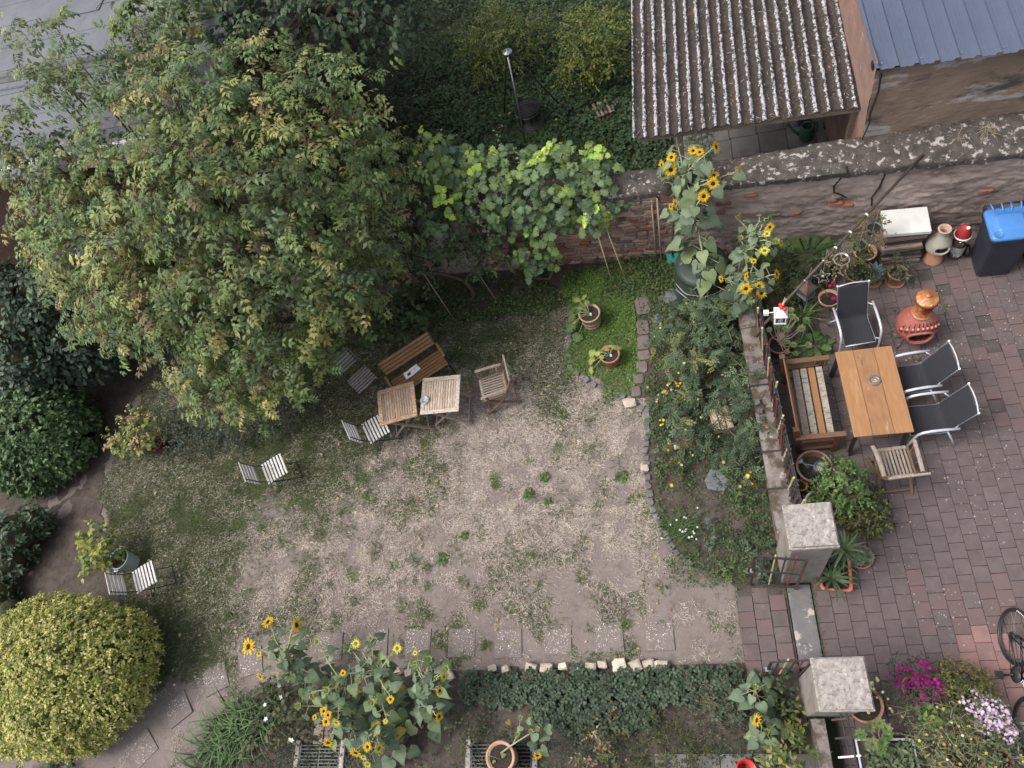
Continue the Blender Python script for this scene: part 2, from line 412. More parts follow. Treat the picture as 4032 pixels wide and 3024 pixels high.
LEAF = leaf4(); LEAFW = leaf4(.30, .08, .1); LEAFN = leaf4(.13, .05, .15); LEAF8 = leaf8()
VARI = leaf4(.27, .10, .08, edge=(1.9, 1.75, 1.7))
def pinnate(k=3, w=.17, ll=.42):
    ps = []
    for i in range(k):
        x = .22 + .5 * i / max(k - 1, 1)
        for sg in (1, -1): ps.append(xf(leaf4(w / .42 * .5, .07, .25), (x, 0, -.18 * x * x), sg * R(62), ll, -.12))
    ps.append(xf(leaf4(w / .42 * .5, .07, .25), (.74, 0, -.12), 0, ll, -.3))
    st = Proto([(0, .006, 0), (0, -.006, 0), (.78, 0, -.12)], [(0, 1, 2)], [(1.2, 1.1, .8)] * 3)
    return join(ps + [st])
ELDER = pinnate(2, .22, .52); ELDER2 = pinnate(3, .19, .46)
def trifol(w=.34):
    lf = outline_leaf([(0, 0), (.2, w * .7), (.5, w), (.8, w * .75), (1, 0)], [0, .5, 1.0], .12, .1, .01)
    return join([xf(lf, (.1, 0, 0), a, .62, .1) for a in (0, R(105), R(-105))])
TRI = trifol()
def strap(n=5, w=.03, bend=1.2, rise=.9):
    V, F = [], []
    for i in range(n + 1):
        t = i / n; a = rise - bend * t
        x = 0 if i == 0 else V[-2][0] + math.cos(a) / n; z = 0 if i == 0 else V[-2][2] + math.sin(a) / n
        ww = w * (1 - t ** 3) + .001
        V += [(x, ww, z + ww * .3), (x, -ww, z + ww * .3)]
    for i in range(n):
        a = 2 * i; F += [(a, a + 1, a + 3), (a, a + 3, a + 2)]
    return Proto(V, F)
BLADE = strap(3, .03, 1.1, .9)
def rosette(rings=((8, 1.0, .15), (7, .72, .5), (6, .45, .9), (4, .25, 1.2)), w=.30, tip=None):
    ps = []
    for ri, (n, L, pitch) in enumerate(rings):
        for j in range(n):
            lf = leaf8(w, .1, -.1)
            if tip is not None: lf.T = np.ones((8, 3)); lf.T[[3]] = tip
            ps.append(xf(lf, (0, 0, .04 * ri), 2 * PI * j / n + ri * .4, L, pitch))
    return join(ps)
ROS = rosette(); ROSF = rosette(((10, 1.0, .1), (9, .8, .3), (8, .6, .6), (6, .4, .9), (4, .22, 1.2)), .24)
def flower(n=6, w=.28):
    return join([xf(leaf4(w, .05, .05), (0, 0, 0), 2 * PI * j / n, 1.0, .15) for j in range(n)])
FLOW = flower(); FLOW5 = flower(5, .36)

def frames(nrm, head):
    n = unit(nrm); h = head - n * np.sum(head * n, 1, keepdims=True)
    bad = np.linalg.norm(h, axis=1) < 1e-5
    h[bad] = np.cross(n[bad], np.array([0.3, 0.9, 0.1]))
    x = unit(h); y = np.cross(n, x)
    return np.stack([x, y, n], -1)
class Fol:
    def __init__(s): s.V, s.F, s.T, s.n = [], [], [], 0
    def add(s, proto, pos, nrm, head, size, tint):
        pos = np.atleast_2d(pos); k = len(pos)
        if k == 0: return s
        Rm = frames(np.broadcast_to(nrm, (k, 3)).astype(float), np.broadcast_to(head, (k, 3)).astype(float).copy())
        sz = np.broadcast_to(size, (k,)).astype(float)
        V = np.einsum('pj,nij->npi', proto.V, Rm) * sz[:, None, None] + pos[:, None, :]
        T = np.broadcast_to(tint, (k, 3))[:, None, :] * proto.T[None]
        m = len(proto.V)
        F = proto.F[None] + (np.arange(k) * m)[:, None, None] + s.n
        s.V.append(V.reshape(-1, 3)); s.T.append(T.reshape(-1, 3)); s.F.append(F.reshape(-1, 3)); s.n += k * m
        return s
    def mesh(s, name, mat):
        return np_mesh(name, np.concatenate(s.V), np.concatenate(s.F), mat, np.clip(np.concatenate(s.T), 0, .95))
    def build(s, name, mat, parent=None, kind=None, off=None):
        if not s.V: return None
        V = np.concatenate(s.V)
        if off is not None: V = V - np.array(off)
        return np_obj(name, V, np.concatenate(s.F), mat, parent, np.clip(np.concatenate(s.T), 0, .95), kind)
def pick(pal, n, w=None, jit=.13):
    pal = np.array(pal, float); w = None if w is None else np.array(w, float) / np.sum(w)
    c = pal[rng.choice(len(pal), n, p=w)]
    return c * np.clip(1 + rng.normal(size=(n, 1)) * jit, .55, 1.5)
def crown(blobs, dens, k, twig, proto, size, pal, w=None, droop=.2, zmin=-.45, inner=.72, up=.7, jit=.13, sv=.12, spread=.5, shell=(.72, 1.06)):
    """sprays of leaves over a set of blobs; returns dict of arrays"""
    P, N, Hd, S, T, TW = [], [], [], [], [], []
    B = np.array([(b[0], b[1], b[2]) for b in blobs]); Rr = np.array([b[3] for b in blobs])
    for i, b in enumerate(blobs):
        n = max(3, int(4 * PI * b[3] ** 2 * dens * .75))
        u = rdir(n); u = u[u[:, 2] > zmin]; n = len(u)
        p = B[i] + u * (b[3] * rng.uniform(shell[0], shell[1], n))[:, None]
        ok = np.ones(n, bool)
        for j in range(len(blobs)):
            if j != i: ok &= np.linalg.norm(p - B[j], axis=1) > inner * Rr[j]
        ok &= p[:, 2] > .02
        p, u = p[ok], u[ok]; n = len(p)
        if n == 0: continue
        h = unit(u * .8 + rng.normal(size=(n, 3)) * spread + np.array([0, 0, -droop]))
        tl = twig * rng.uniform(.6, 1.4, n)
        c = pick(pal, n, w, jit)
        TW.append((p, p + h * tl[:, None]))
        for j in range(k):
            t = (j + .3) / k
            q = p + h * (tl * t)[:, None] + np.array([0, 0, -.25]) * (tl * t * t)[:, None]
            side = np.cross(h, u + rng.normal(size=(n, 3)) * .4); side = unit(side) * (1 if j % 2 else -1)
            hd = unit(h * (.35 + .6 * t) + side * .75 * (1 - .5 * t) + rng.normal(size=(n, 3)) * .25 + np.array([0, 0, -droop * .8]))
            nr = unit(np.array([0, 0, up]) + u * .6 + rng.normal(size=(n, 3)) * .38)
            P.append(q); N.append(nr); Hd.append(hd); S.append(size * rng.uniform(.7, 1.25, n)); T.append(c * (1 + rng.normal(size=(n, 1)) * sv))
    cat = lambda L: np.concatenate(L)
    return dict(P=cat(P), N=cat(N), H=cat(Hd), S=cat(S), T=np.clip(cat(T), .004, .9), TW=TW)
def add_crown(fol, cr, protos, sel=None):
    n = len(cr['P']); which = rng.integers(0, len(protos), n)
    m0 = np.ones(n, bool) if sel is None else sel
    for i, p in enumerate(protos):
        m = (which == i) & m0
        fol.add(p, cr['P'][m], cr['N'][m], cr['H'][m], cr['S'][m], cr['T'][m])
def leaf_parts(cr, proto, mat, parent, off, limit=300, name="leaf", bins=5):
    """the leaves nearest the camera as single objects sharing a few meshes; returns the mask of the rest"""
    d = np.linalg.norm(cr['P'] - np.array([0, 0, CAMZ]), axis=1) / cr['S']
    idx = np.argsort(d)[:limit]
    lum = cr['T'][idx].sum(1); order = idx[np.argsort(lum)]
    mask = np.ones(len(cr['P']), bool); mask[idx] = False
    Rm = frames(cr['N'][idx], cr['H'][idx].copy()); where = {int(v): q for q, v in enumerate(idx)}
    for chunk in np.array_split(order, bins):
        if len(chunk) == 0: continue
        me = np_mesh(name, proto.V, proto.F, mat, np.clip(cr['T'][chunk].mean(0) * proto.T, 0, .95))
        for v in chunk:
            q = where[int(v)]; o = bpy.data.objects.new(name, me); COL.objects.link(o); o.parent = parent
            r = Rm[q] * cr['S'][v]; p = cr['P'][v] - np.array(off)
            o.matrix_local = Matrix(((r[0][0], r[0][1], r[0][2], p[0]), (r[1][0], r[1][1], r[1][2], p[1]), (r[2][0], r[2][1], r[2][2], p[2]), (0, 0, 0, 1)))
    return mask
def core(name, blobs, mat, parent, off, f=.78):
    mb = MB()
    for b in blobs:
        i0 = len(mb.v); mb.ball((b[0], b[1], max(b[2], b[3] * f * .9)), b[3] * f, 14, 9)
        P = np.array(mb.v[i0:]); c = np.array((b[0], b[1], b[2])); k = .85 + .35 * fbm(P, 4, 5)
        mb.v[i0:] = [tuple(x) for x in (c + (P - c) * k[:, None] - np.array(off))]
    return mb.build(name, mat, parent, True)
def limbs(tr, base, blobs, r0, parent, off, mat, forks, rmin=.02):
    """trunk to a fork point, then a bent limb to each blob centre"""
    mb = MB(); mb.tube([base, tuple((np.array(base) + np.array(forks[0])) / 2 + np.array((.05, .03, 0))), forks[0]], [r0, r0 * .85, r0 * .7], 9)
    mb.v = [(a - off[0], b - off[1], c - off[2]) for a, b, c in mb.v]; mb.build("trunk", mat, parent, True)
    lb = MB()
    for b in blobs:
        f = min(forks, key=lambda q: (q[0] - b[0]) ** 2 + (q[1] - b[1]) ** 2 + (q[2] - b[2]) ** 2)
        a, e = np.array(f), np.array(b[:3]); m = a * .5 + e * .5 + np.array((random.uniform(-.15, .15), random.uniform(-.15, .15), .2 + random.uniform(-.1, .15)))
        lb.tube([a, a * .7 + m * .3, m, m * .4 + e * .6, e], [r0 * .42, r0 * .35, r0 * .28, r0 * .18, rmin * .6], 6)
    for q in forks[1:]:
        lb.tube([forks[0], tuple((np.array(forks[0]) + np.array(q)) / 2 + np.array((.05, -.05, .1))), q], [r0 * .62, r0 * .55, r0 * .45], 7)
    lb.v = [(a - off[0], b - off[1], c - off[2]) for a, b, c in lb.v]
    lb.build("limbs", mat, parent, True)
def twigs(cr, parent, off, mat, r=.004, every=1):
    V, F, n = [], [], 0
    for (a, b) in cr['TW']:
        a, b = a[::every], b[::every]; k = len(a)
        if not k: continue
        u = unit(np.cross(b - a, rdir(k))) * r; v = unit(np.cross(b - a, u)) * r
        P = np.stack([a + u, a - u * .5 + v, a - u * .5 - v, b], 1).reshape(-1, 3)
        f = np.array([(0, 1, 3), (1, 2, 3), (2, 0, 3)])
        F.append((f[None] + (np.arange(k) * 4)[:, None, None] + n).reshape(-1, 3)); V.append(P); n += 4 * k
    return np_obj("twigs", np.concatenate(V) - np.array(off), np.concatenate(F), mat, parent, None, "stuff")
def L_(d, f=1.0): return tuple(c * f for c in lin(*d))

# ================================================================== SETTING
def sheet(name, poly, z, mat, n=1):
    mb = MB(); mb.add([(x, y, z) for x, y in poly], [tuple(range(len(poly)))])
    o = mb.build(name, mat, None, kind="structure"); return o
sheet("ground", [(-70, -40), (70, -40), (70, 90), (-70, 90)], -0.03, M['earth'])
def bed_edge(y): return np.interp(y, [1.9, 2.05, 2.22, 2.42, 2.6, 2.97, 3.35, 3.85, 4.4, 4.93, 5.02, 8], [.95, .41, .18, -.2, -.38, -.57, -.71, -.75, -.68, -.66, -.45, -.45])
def border_edge(y): return np.interp(y, [1.9, 2.4, 2.95, 3.82, 5.03, 6.47, 7.4, 9], [-9.2, -9.9, -10.3, -10.7, -10.95, -10.6, -9.6, -9.4])
def low_edge(x): return np.interp(x, [-7.95, -7.87, -7.6, -6.94, -6.17, -5.9], [-3, -.05, .55, .95, 1.12, 1.10])
def rough_sheet(name, x0, x1, y0, y1, z, mat, nx, ny, amp, seed, keep=None):
    xs, ys = np.meshgrid(np.linspace(x0, x1, nx), np.linspace(y0, y1, ny), indexing='ij')
    P = np.stack([xs.ravel(), ys.ravel(), np.zeros(nx * ny)], 1)
    P[:, 2] = z + amp * (fbm(P, 1.1, seed) + .5 * fbm(P, 5, seed + 9) - .75)
    Fc = grid_faces(nx, ny)
    if keep is not None:
        C = P[Fc].mean(1); nz = (fbm(C, 3.5, seed + 50) - .5) * .22; Fc = Fc[keep(C[:, 0], C[:, 1], nz)]
    o = np_obj(name, P, Fc, mat, None, None, "structure", True); return o
rough_sheet("lawn", -16, .36, -2.0, 8.0, 0.0, M['lawn_soil'], 150, 100, .03, 3)
rough_sheet("flower_bed", -.80, 1.0, 1.9, 8.0, .028, M['soil'], 90, 300, .03, 4, lambda x, y, n: x > bed_edge(y) + np.where(y < 2.6, n * .6, 0))
rough_sheet("lower_bed", -8.0, 1.0, -2.0, 1.2, .022, M['soil'], 260, 100, .04, 5, lambda x, y, n: y < low_edge(x) + n * .5)
rough_sheet("shrub_border", -18, -8.9, 1.9, 8.9, .016, M['soil'], 200, 160, .04, 6, lambda x, y, n: x < border_edge(y) + n * 2)
rough_sheet("wall_border", -10, -.45, 7.0, 8.2, .018, M['soil'], 200, 40, .03, 8, lambda x, y, n: y > 7.2 + n)
rough_sheet("wild_garden", -16, 6, 8.2, 34, .0, M['earth'], 80, 90, .06, 7)

# ---- patio: every tile its own piece
patio = sheet("patio", [(1.33, -1.2), (7.5, -1.2), (7.5, 7.7), (1.33, 7.7)], .008, M['joint'])
def tile_mesh(name, w, d, h, mat):
    mb = MB(); c = .004
    x, y = w / 2, d / 2
    v = [(-x, -y, 0), (x, -y, 0), (x, y, 0), (-x, y, 0), (-x, -y, h - c), (x, -y, h - c), (x, y, h - c), (-x, y, h - c),
         (-x + c, -y + c, h), (x - c, -y + c, h), (x - c, y - c, h), (-x + c, y - c, h)]
    f = [(8, 9, 10, 11)] + [(i, (i + 1) % 4, (i + 1) % 4 + 4, i + 4) for i in range(4)] + [(i + 4, (i + 1) % 4 + 4, (i + 1) % 4 + 8, i + 8) for i in range(4)]
    mb.add(v, f); return mb.mesh(name, mat)
TW_, TD_ = .1975, .2100
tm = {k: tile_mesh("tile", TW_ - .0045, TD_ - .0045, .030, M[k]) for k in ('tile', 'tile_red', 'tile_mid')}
slots = []
for i in range(31):
    x = 1.35 + TW_ * (i + .5)
    for j in range(-6, 38):
        y = TD_ * (j + (.5 if i % 2 else 0))
        if y < -1.1 or y > 7.55 - .083 * (x - 2.9): continue
        slots.append((x, y))
def in_view(x, y, z=0, m=1.02):
    v = np.array([x, y, z - CAMZ]); Xr = np.array([_X[0], _Y[0] * 1, 0])
    e = lambda a: np.array(_w(a))
    dx, dy, dz = v @ e((1, 0, 0)), v @ e((0, 1, 0)), v @ e((0, 0, 1))
    return abs(dx / dz * 2900) < 2016 * m and abs(dy / dz * 2900) < 1512 * m
vis = [s for s in slots if in_view(*s)]
hidden = [s for s in slots if not in_view(*s)]
vis.sort(key=lambda s: s[0] ** 2 + s[1] ** 2)
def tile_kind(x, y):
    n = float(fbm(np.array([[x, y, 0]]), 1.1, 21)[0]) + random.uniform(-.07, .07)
    red = math.exp(-((x - 3.35) / .55) ** 2 - ((y - .95) / .55) ** 2) + .55 * math.exp(-((x - 4.1) / .6) ** 2 - ((y - 6.55) / .35) ** 2)  # tile colour turns redder around two spots, by the bicycle and by the bin
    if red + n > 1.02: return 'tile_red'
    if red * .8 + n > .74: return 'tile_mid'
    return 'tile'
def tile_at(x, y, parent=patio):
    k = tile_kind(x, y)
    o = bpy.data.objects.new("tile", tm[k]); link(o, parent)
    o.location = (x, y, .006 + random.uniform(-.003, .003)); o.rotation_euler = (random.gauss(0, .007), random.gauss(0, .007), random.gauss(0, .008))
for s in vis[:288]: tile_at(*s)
for k, nm in (('tile', 'weathered_tiles'), ('tile_red', 'red_tiles'), ('tile_mid', 'mid_red_tiles')):
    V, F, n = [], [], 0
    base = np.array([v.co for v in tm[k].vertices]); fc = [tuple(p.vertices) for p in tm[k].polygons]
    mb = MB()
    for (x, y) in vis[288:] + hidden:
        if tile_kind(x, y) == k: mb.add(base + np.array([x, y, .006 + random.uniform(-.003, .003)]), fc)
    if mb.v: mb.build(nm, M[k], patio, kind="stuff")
entry = sheet("entry_paving", [(.33, 1.05), (1.0, 1.05), (1.0, 2.05), (.33, 2.05)], .006, M['joint'])
for i in range(3):
    for j in range(6):
        x, y = .44 + .213 * i, 1.02 + TD_ * (j + (.5 if i == 1 else 0))
        if y > 2.02: continue
        o = bpy.data.objects.new("tile", tm['tile'] if (i + j) % 3 else tm['tile_mid']); link(o, entry)
        o.location = (x, y, .004); o.rotation_euler = (random.gauss(0, .01), random.gauss(0, .01), random.gauss(0, .02)); o.scale = (1.06, 1, 1)
th = MB(); th.box((1.165, 1.55, .012), (.30, 1.06, .05)); th.build("threshold", M['threshold'], None, bev=.01, kind="structure")
pv = sheet("side_paving", [(-1.0, -1.5), (.95, -1.5), (.95, .02), (-1.0, .02)], .046, M['joint'])
for i in range(5):
    mb = MB(); mb.box((0, 0, 0), (.40, .40, .03)); o = mb.build("slab", M['patio_slab'], pv, bev=.006); o.location = (-.75 + i * .41, -.18, .054); o.rotation_euler.z = random.gauss(0, .02)

# ---- stepping slab path
path = sheet("garden_path", [(-5.9, 1.40), (-.6, 1.40), (-.6, 1.58), (-5.9, 1.58)], .002, M['lawn_soil'])
sm = MB().box((0, 0, 0), (.41, .40, .05)).mesh("stepping_slab", M['aggregate'])
for (x, y, a) in [(-.77, 1.49, 1), (-1.47, 1.49, 2), (-2.21, 1.48, 0), (-2.94, 1.46, 1), (-3.65, 1.49, 0), (-4.35, 1.52, -1), (-5.04, 1.54, 2), (-5.79, 1.50, 3), (-6.5, 1.44, 6), (-7.15, 1.32, 14), (-7.73, 1.08, 24), (-8.32, .65, 36), (-8.82, .10, 44), (-9.3, -.45, 44)]:
    o = bpy.data.objects.new("stepping_slab", sm); link(o, path); o.location = (x, y, -.005); o.rotation_euler = (random.gauss(0, .012), random.gauss(0, .01), R(a) + R(-1) if a < 5 else R(a))
pebV = Fol()
for ch in path.children:
    n = 150; a = rng.uniform(-.185, .185, (n, 2)); cs, sn = math.cos(ch.rotation_euler.z), math.sin(ch.rotation_euler.z)
    px = ch.location.x + a[:, 0] * cs - a[:, 1] * sn; py = ch.location.y + a[:, 0] * sn + a[:, 1] * cs
    peb = Proto([(1, 0, 0), (.1, .8, 0), (-.9, .2, 0), (-.2, -.8, 0), (0, 0, .45)], [(0, 1, 4), (1, 2, 4), (2, 3, 4), (3, 0, 4)])
    pebV.add(peb, np.stack([px, py, np.full(n, .021)], 1), np.array([[0, 0, 1.]]), unit(rng.normal(size=(n, 3)) * (1, 1, .01)), rng.uniform(.004, .0105, n), pick([L_((225, 216, 208)), L_((190, 180, 172)), L_((150, 138, 130))], n, [4, 3, 4]))
pebV.build("pebbles", M['stone'], path, "stuff")

def stone_mesh(name, mat, s=(.1, .1, .08), seed=0, n=2, jit=.22):
    """a hewn stone: a box with cut corners and uneven faces"""
    r = random.Random(seed); bm = bmesh.new(); bmesh.ops.create_cube(bm, size=1.0)
    bmesh.ops.bevel(bm, geom=bm.edges[:] + bm.verts[:], offset=.14, segments=1, affect='EDGES')
    for v in bm.verts:
        v.co = Vector((v.co.x * s[0] * (1 + r.uniform(-jit, jit)), v.co.y * s[1] * (1 + r.uniform(-jit, jit)), v.co.z * s[2] * (1 + r.uniform(-jit, jit))))
    me = bpy.data.meshes.new(name); bm.to_mesh(me); bm.free(); me.materials.append(mat); return me
edging = thing("cobble_edging", "row of small grey granite cobbles edging the flower bed beside the dry lawn", "edging", (-.7, 4, 0))
cob = [stone_mesh("cobble", M['grey_cobble'], (.09, .085, .10), s) for s in range(6)]
cpath = [(-1.85, 6.75), (-1.85, 6.42), (-1.86, 6.24), (-1.88, 6.03), (-1.86, 5.8), (-1.62, 5.66), (-1.54, 5.54), (-1.42, 5.44), (-1.17, 5.30), (-.95, 5.18), (-.78, 5.02), (-.66, 4.93), (-.65, 4.77), (-.68, 4.4), (-.73, 4.07), (-.75, 3.85), (-.72, 3.6), (-.71, 3.35), (-.68, 3.21), (-.57, 2.97), (-.49, 2.76), (-.38, 2.58), (-.2, 2.42)]
acc = 0
for a, b in zip(cpath, cpath[1:]):
    L = math.dist(a, b); k = max(1, round(L / .105))
    for i in range(k):
        t = (i + .5) / k; o = bpy.data.objects.new("cobble", random.choice(cob)); link(o, edging)
        o.location = (a[0] + (b[0] - a[0]) * t + .7 + random.gauss(0, .008), a[1] + (b[1] - a[1]) * t - 4 + random.gauss(0, .006), .006 + random.uniform(-.012, .015))
        o.rotation_euler = (random.gauss(0, .08), random.gauss(0, .08), math.atan2(b[1] - a[1], b[0] - a[0]) + random.gauss(0, .12))
o = bpy.data.objects.new("cobble", stone_mesh("cobble", M['lime'], (.11, .10, .1), 77)); link(o, edging); o.location = (-.76 + .7, 3.94 - 4, .05); o["label"] = "single white cobble"
tag_o = bpy.data.objects.new("field_stone", stone_mesh("field_stone", M['lime'], (.20, .14, .12), 5)); link(tag_o); tag_o.location = (-.90, 5.06, .05)
tag(tag_o, "large pale stone at the corner of the cobble edging by the small path", "stone")
lime = thing("limestone_edging", "row of rough pale limestone blocks bordering the strawberry bed", "edging", (-2.5, 1.1, 0))
for i, (x, w) in enumerate([(-5.19, .12), (-4.83, .12), (-4.6, .12), (-4.42, .14), (-4.04, .08), (-3.83, .20), (-3.16, .13), (-2.95, .12), (-2.58, .19), (-2.37, .18), (-2.12, .13), (-1.90, .11), (-1.74, .17), (-1.57, .13), (-1.33, .20), (-1.12, .20), (-.93, .16), (-.76, .18)]):
    o = bpy.data.objects.new("limestone_block", stone_mesh("limestone_block", M['lime'], (w * .95, w * .8, .13), 40 + i)); link(o, lime)
    o.location = (x + 2.5, random.uniform(-.03, .03) - (.06 if i == 5 else 0), .06); o.rotation_euler = (random.gauss(0, .1), random.gauss(0, .1), random.gauss(0, .25))
sp = sheet("side_path", [(-.80, 5.15), (-.50, 5.15), (-.36, 7.05), (-.78, 7.05)], .052, M['soil'])
for i, (x, y, w, d) in enumerate([(-.56, 6.85, .22, .34), (-.59, 6.43, .2, .27), (-.60, 6.14, .2, .26), (-.62, 5.90, .2, .17), (-.67, 5.68, .17, .2), (-.74, 5.47, .17, .17), (-.79, 5.25, .14, .18)]):
    o = bpy.data.objects.new("path_stone", stone_mesh("path_stone", M['path_stone'], (w, d, .05), 90 + i, jit=.07)); link(o, sp); o.location = (x, y, .058); o.rotation_euler.z = random.gauss(0, .06)
def slab_poly(name, pts, z, h, mat):
    n = len(pts); mb = MB()
    mb.add([(x, y, z) for x, y in pts] + [(x * .98 + .02 * pts[0][0], y * .98 + .02 * pts[0][1], z + h) for x, y in pts], [tuple(range(n, 2 * n))] + [(i, (i + 1) % n, (i + 1) % n + n, i + n) for i in range(n)])
    return mb.build(name, mat, None, bev=.006)
tag(slab_poly("slate_slab", [(.10, 3.66), (.22, 3.84), (.33, 3.78), (.50, 3.62), (.36, 3.46), (.14, 3.52)], .05, .03, M['slate']), "broken blue-grey slate lying flat in the flower bed", "slate")
tag(slab_poly("slate_slab", [(-.42, 6.55), (-.33, 6.66), (-.24, 6.6), (-.26, 6.4), (-.38, 6.34)], .05, .03, M['slate']), "small slate piece beside the stone path near the big green leaf plant", "slate")
tag(slab_poly("slate_slab", [(-.30, 6.95), (-.1, 7.12), (.12, 7.1), (.1, 6.92), (-.12, 6.82)], .05, .03, M['slate']), "slate piece at the foot of the dark green composter", "slate")

# ---- the old garden wall: plaster, bare stones, rough coping
def wy(x): return 7.90 - .083 * (x + .94) * (1 if x > -6 else .9)
def wback(x): return 8.17 if x > .3 else 8.17 - .17 * (x - .3)
WALLH = 1.80
gw = thing("garden_wall", "long crumbling plastered stone wall with mossy top behind the patio and vine", "wall", (0, 7.8, 0))
M['plaster'] = pmat("old_pink_plaster", (.265, .205, .176), (.36, .293, .258), 2.4, .95, .9, spots=(((.16, .125, .108), 2.0, .52, .64), ((.54, .47, .43), 5.5, .60, .68), ((.12, .10, .09), 11, .60, .70)), st=(.7, 1, 1.6), rand=False, bdist=.015)
M['coping'] = pmat("lichened_coping", (.105, .088, .075), (.055, .047, .040), 6, .95, .9, spots=(((.40, .36, .34), 9, .56, .61), ((.62, .57, .54), 22, .665, .69)), rand=False, bdist=.03)
nx, nz = 520, 64
xs, zs = np.meshgrid(np.linspace(-12, 6.2, nx), np.linspace(-.03, WALLH - .10, nz), indexing='ij')
P = np.stack([xs.ravel(), np.array([wy(v) for v in xs.ravel()]), zs.ravel()], 1)
Q = P * np.array([1, 1, 1.8])
rough = (fbm(Q, 2.2, 31, 5) - .5) * .07 + (np.abs(fbm(Q, 6, 35, 3) - .5)) * .05 + (fbm(Q, 20, 39, 3) - .5) * .035
bare = smooth(.2, -.5, P[:, 0] + .35 * (fbm(P, 1.5, 44) - .5) * 4)          # stone shows on the left
P[:, 1] += -rough * 1.25 + bare * .012
hole = np.exp(-((P[:, 0] - 2.62) / .14) ** 2 - ((P[:, 2] - 1.02) / .07) ** 2); P[:, 1] += hole * .06
V = P - np.array([0, 7.8, 0])
np_obj("plaster_face", V, grid_faces(nx, nz)[:, ::-1], M['plaster'], gw, None, None, True)
mb = MB(); q = [(x, wback(x) - 7.8, z) for x in (-12, .3, 6.2) for z in (-.03, WALLH - .1)]; mb.add(q, [(2, 0, 1, 3), (4, 2, 3, 5)]); mb.build("rear_face", M['plaster'], gw)
nx, nt = 700, 24
us = np.linspace(-12, 6.2, nx); V = []
for t in np.linspace(0, 1, nt):
    # profile: underside lip, rounded front, nearly flat top, back
    if t < .12: a = t / .12; dy, z = -.035, WALLH - .16 + .12 * a
    elif t < .9: a = (t - .12) / .78; dy, z = a, WALLH - .03 + .05 * math.sin(a * PI)
    else: a = (t - .9) / .1; dy, z = 1.0, WALLH - .03 - .12 * a
    for x in us:
        y0, y1 = wy(x), wback(x)
        V.append((x, y0 + dy if dy < 0 else y0 - .035 + (y1 - y0 + .06) * dy, z))
V = np.array(V).reshape(nt, nx, 3).transpose(1, 0, 2).reshape(-1, 3)
dsp = (fbm(V, 3.2, 51, 5) - .5) * .10 + (vnoise(V, 17, 55) - .5) * .03
V[:, 2] += dsp; V[:, 1] += (fbm(V, 4, 58, 3) - .5) * .07
np_obj("coping", V - np.array([0, 7.8, 0]), grid_faces(nx, nt), M['coping'], gw, None, None, True)
# bare stones and bricks on the left stretch
stm = {}
for k, c in enumerate([(150, 108, 94), (136, 112, 100), (160, 128, 112), (124, 104, 94), (150, 88, 72), (176, 150, 134)]):
    me = stone_mesh("wall_stone", pmat("wall_stone_%d" % k, L_(c, .95), L_(c, .70), 9, .95, .7, spots=(((.30, .25, .22), 7, .60, .68), ((.05, .042, .038), 5, .62, .72)), vary=.25), (1, 1, 1), 300 + k, jit=.10); stm[k] = me
z = .04; cnt = 0
while z < WALLH - .22:
    h = random.uniform(.055, .105); x = -3.4 + random.uniform(0, .2)
    while x < .75:
        w = random.uniform(.12, .34)
        fade = x + .5 * math.sin(z * 5) + random.uniform(-.35, .35)
        if fade < .25 and cnt < 295:
            o = bpy.data.objects.new("wall_stone", stm[random.choice([0, 1, 1, 2, 2, 3, 3, 4, 5])]); link(o, gw)
            xc = x + w / 2; o.location = (xc, wy(xc) - 7.8 + .022 + random.uniform(-.012, .012), z + h / 2)
            o.scale = (w * .94, .10, h * .9); o.rotation_euler = (random.gauss(0, .03), random.gauss(0, .05), -.083 + random.gauss(0, .05)); cnt += 1
        x += w + .012
    z += h + .012
brk = stone_mesh("brick", pmat("exposed_brick", (.32, .13, .085), (.24, .10, .07), 9, .9, .6, vary=.2), (1, 1, 1), 500, jit=.08)
for (x, z, w, h) in [(2.55, 1.02, .22, .075), (2.72, .96, .2, .07), (2.5, 1.10, .12, .06), (1.98, .88, .16, .07), (4.6, .98, .2, .06), (1.3, 1.42, .2, .06), (.9, 1.3, .22, .07), (1.55, .55, .2, .06)]:
    o = bpy.data.objects.new("brick", brk); link(o, gw); o.location = (x, wy(x) - 7.8 + .018, z); o.scale = (w, .1, h); o.rotation_euler = (0, random.gauss(0, .06), -.08)
for pts in ([(2.56, 1.62), (2.48, 1.45), (2.50, 1.30), (2.62, 1.22), (2.70, 1.14)], [(3.15, 1.6), (3.12, 1.3), (3.05, 1.1), (3.08, .9)]):
    mb = MB(); mb.tube([(x, wy(x) - 7.8 - .012, z) for x, z in pts], [.012, .016, .012, .014, .006][:len(pts)], 5); mb.build("crack", M['soot'], gw)
mb = MB(); mb.add([], [])
mb.box((2.05, wy(2.05) - .02, WALLH + .035), (1.1, .2, .035), Matrix.Rotation(-.083, 3, 'Z')); o = mb.build("coping_slab", M['concrete_side'] if False else M['coping'], gw, bev=.008, world=True)

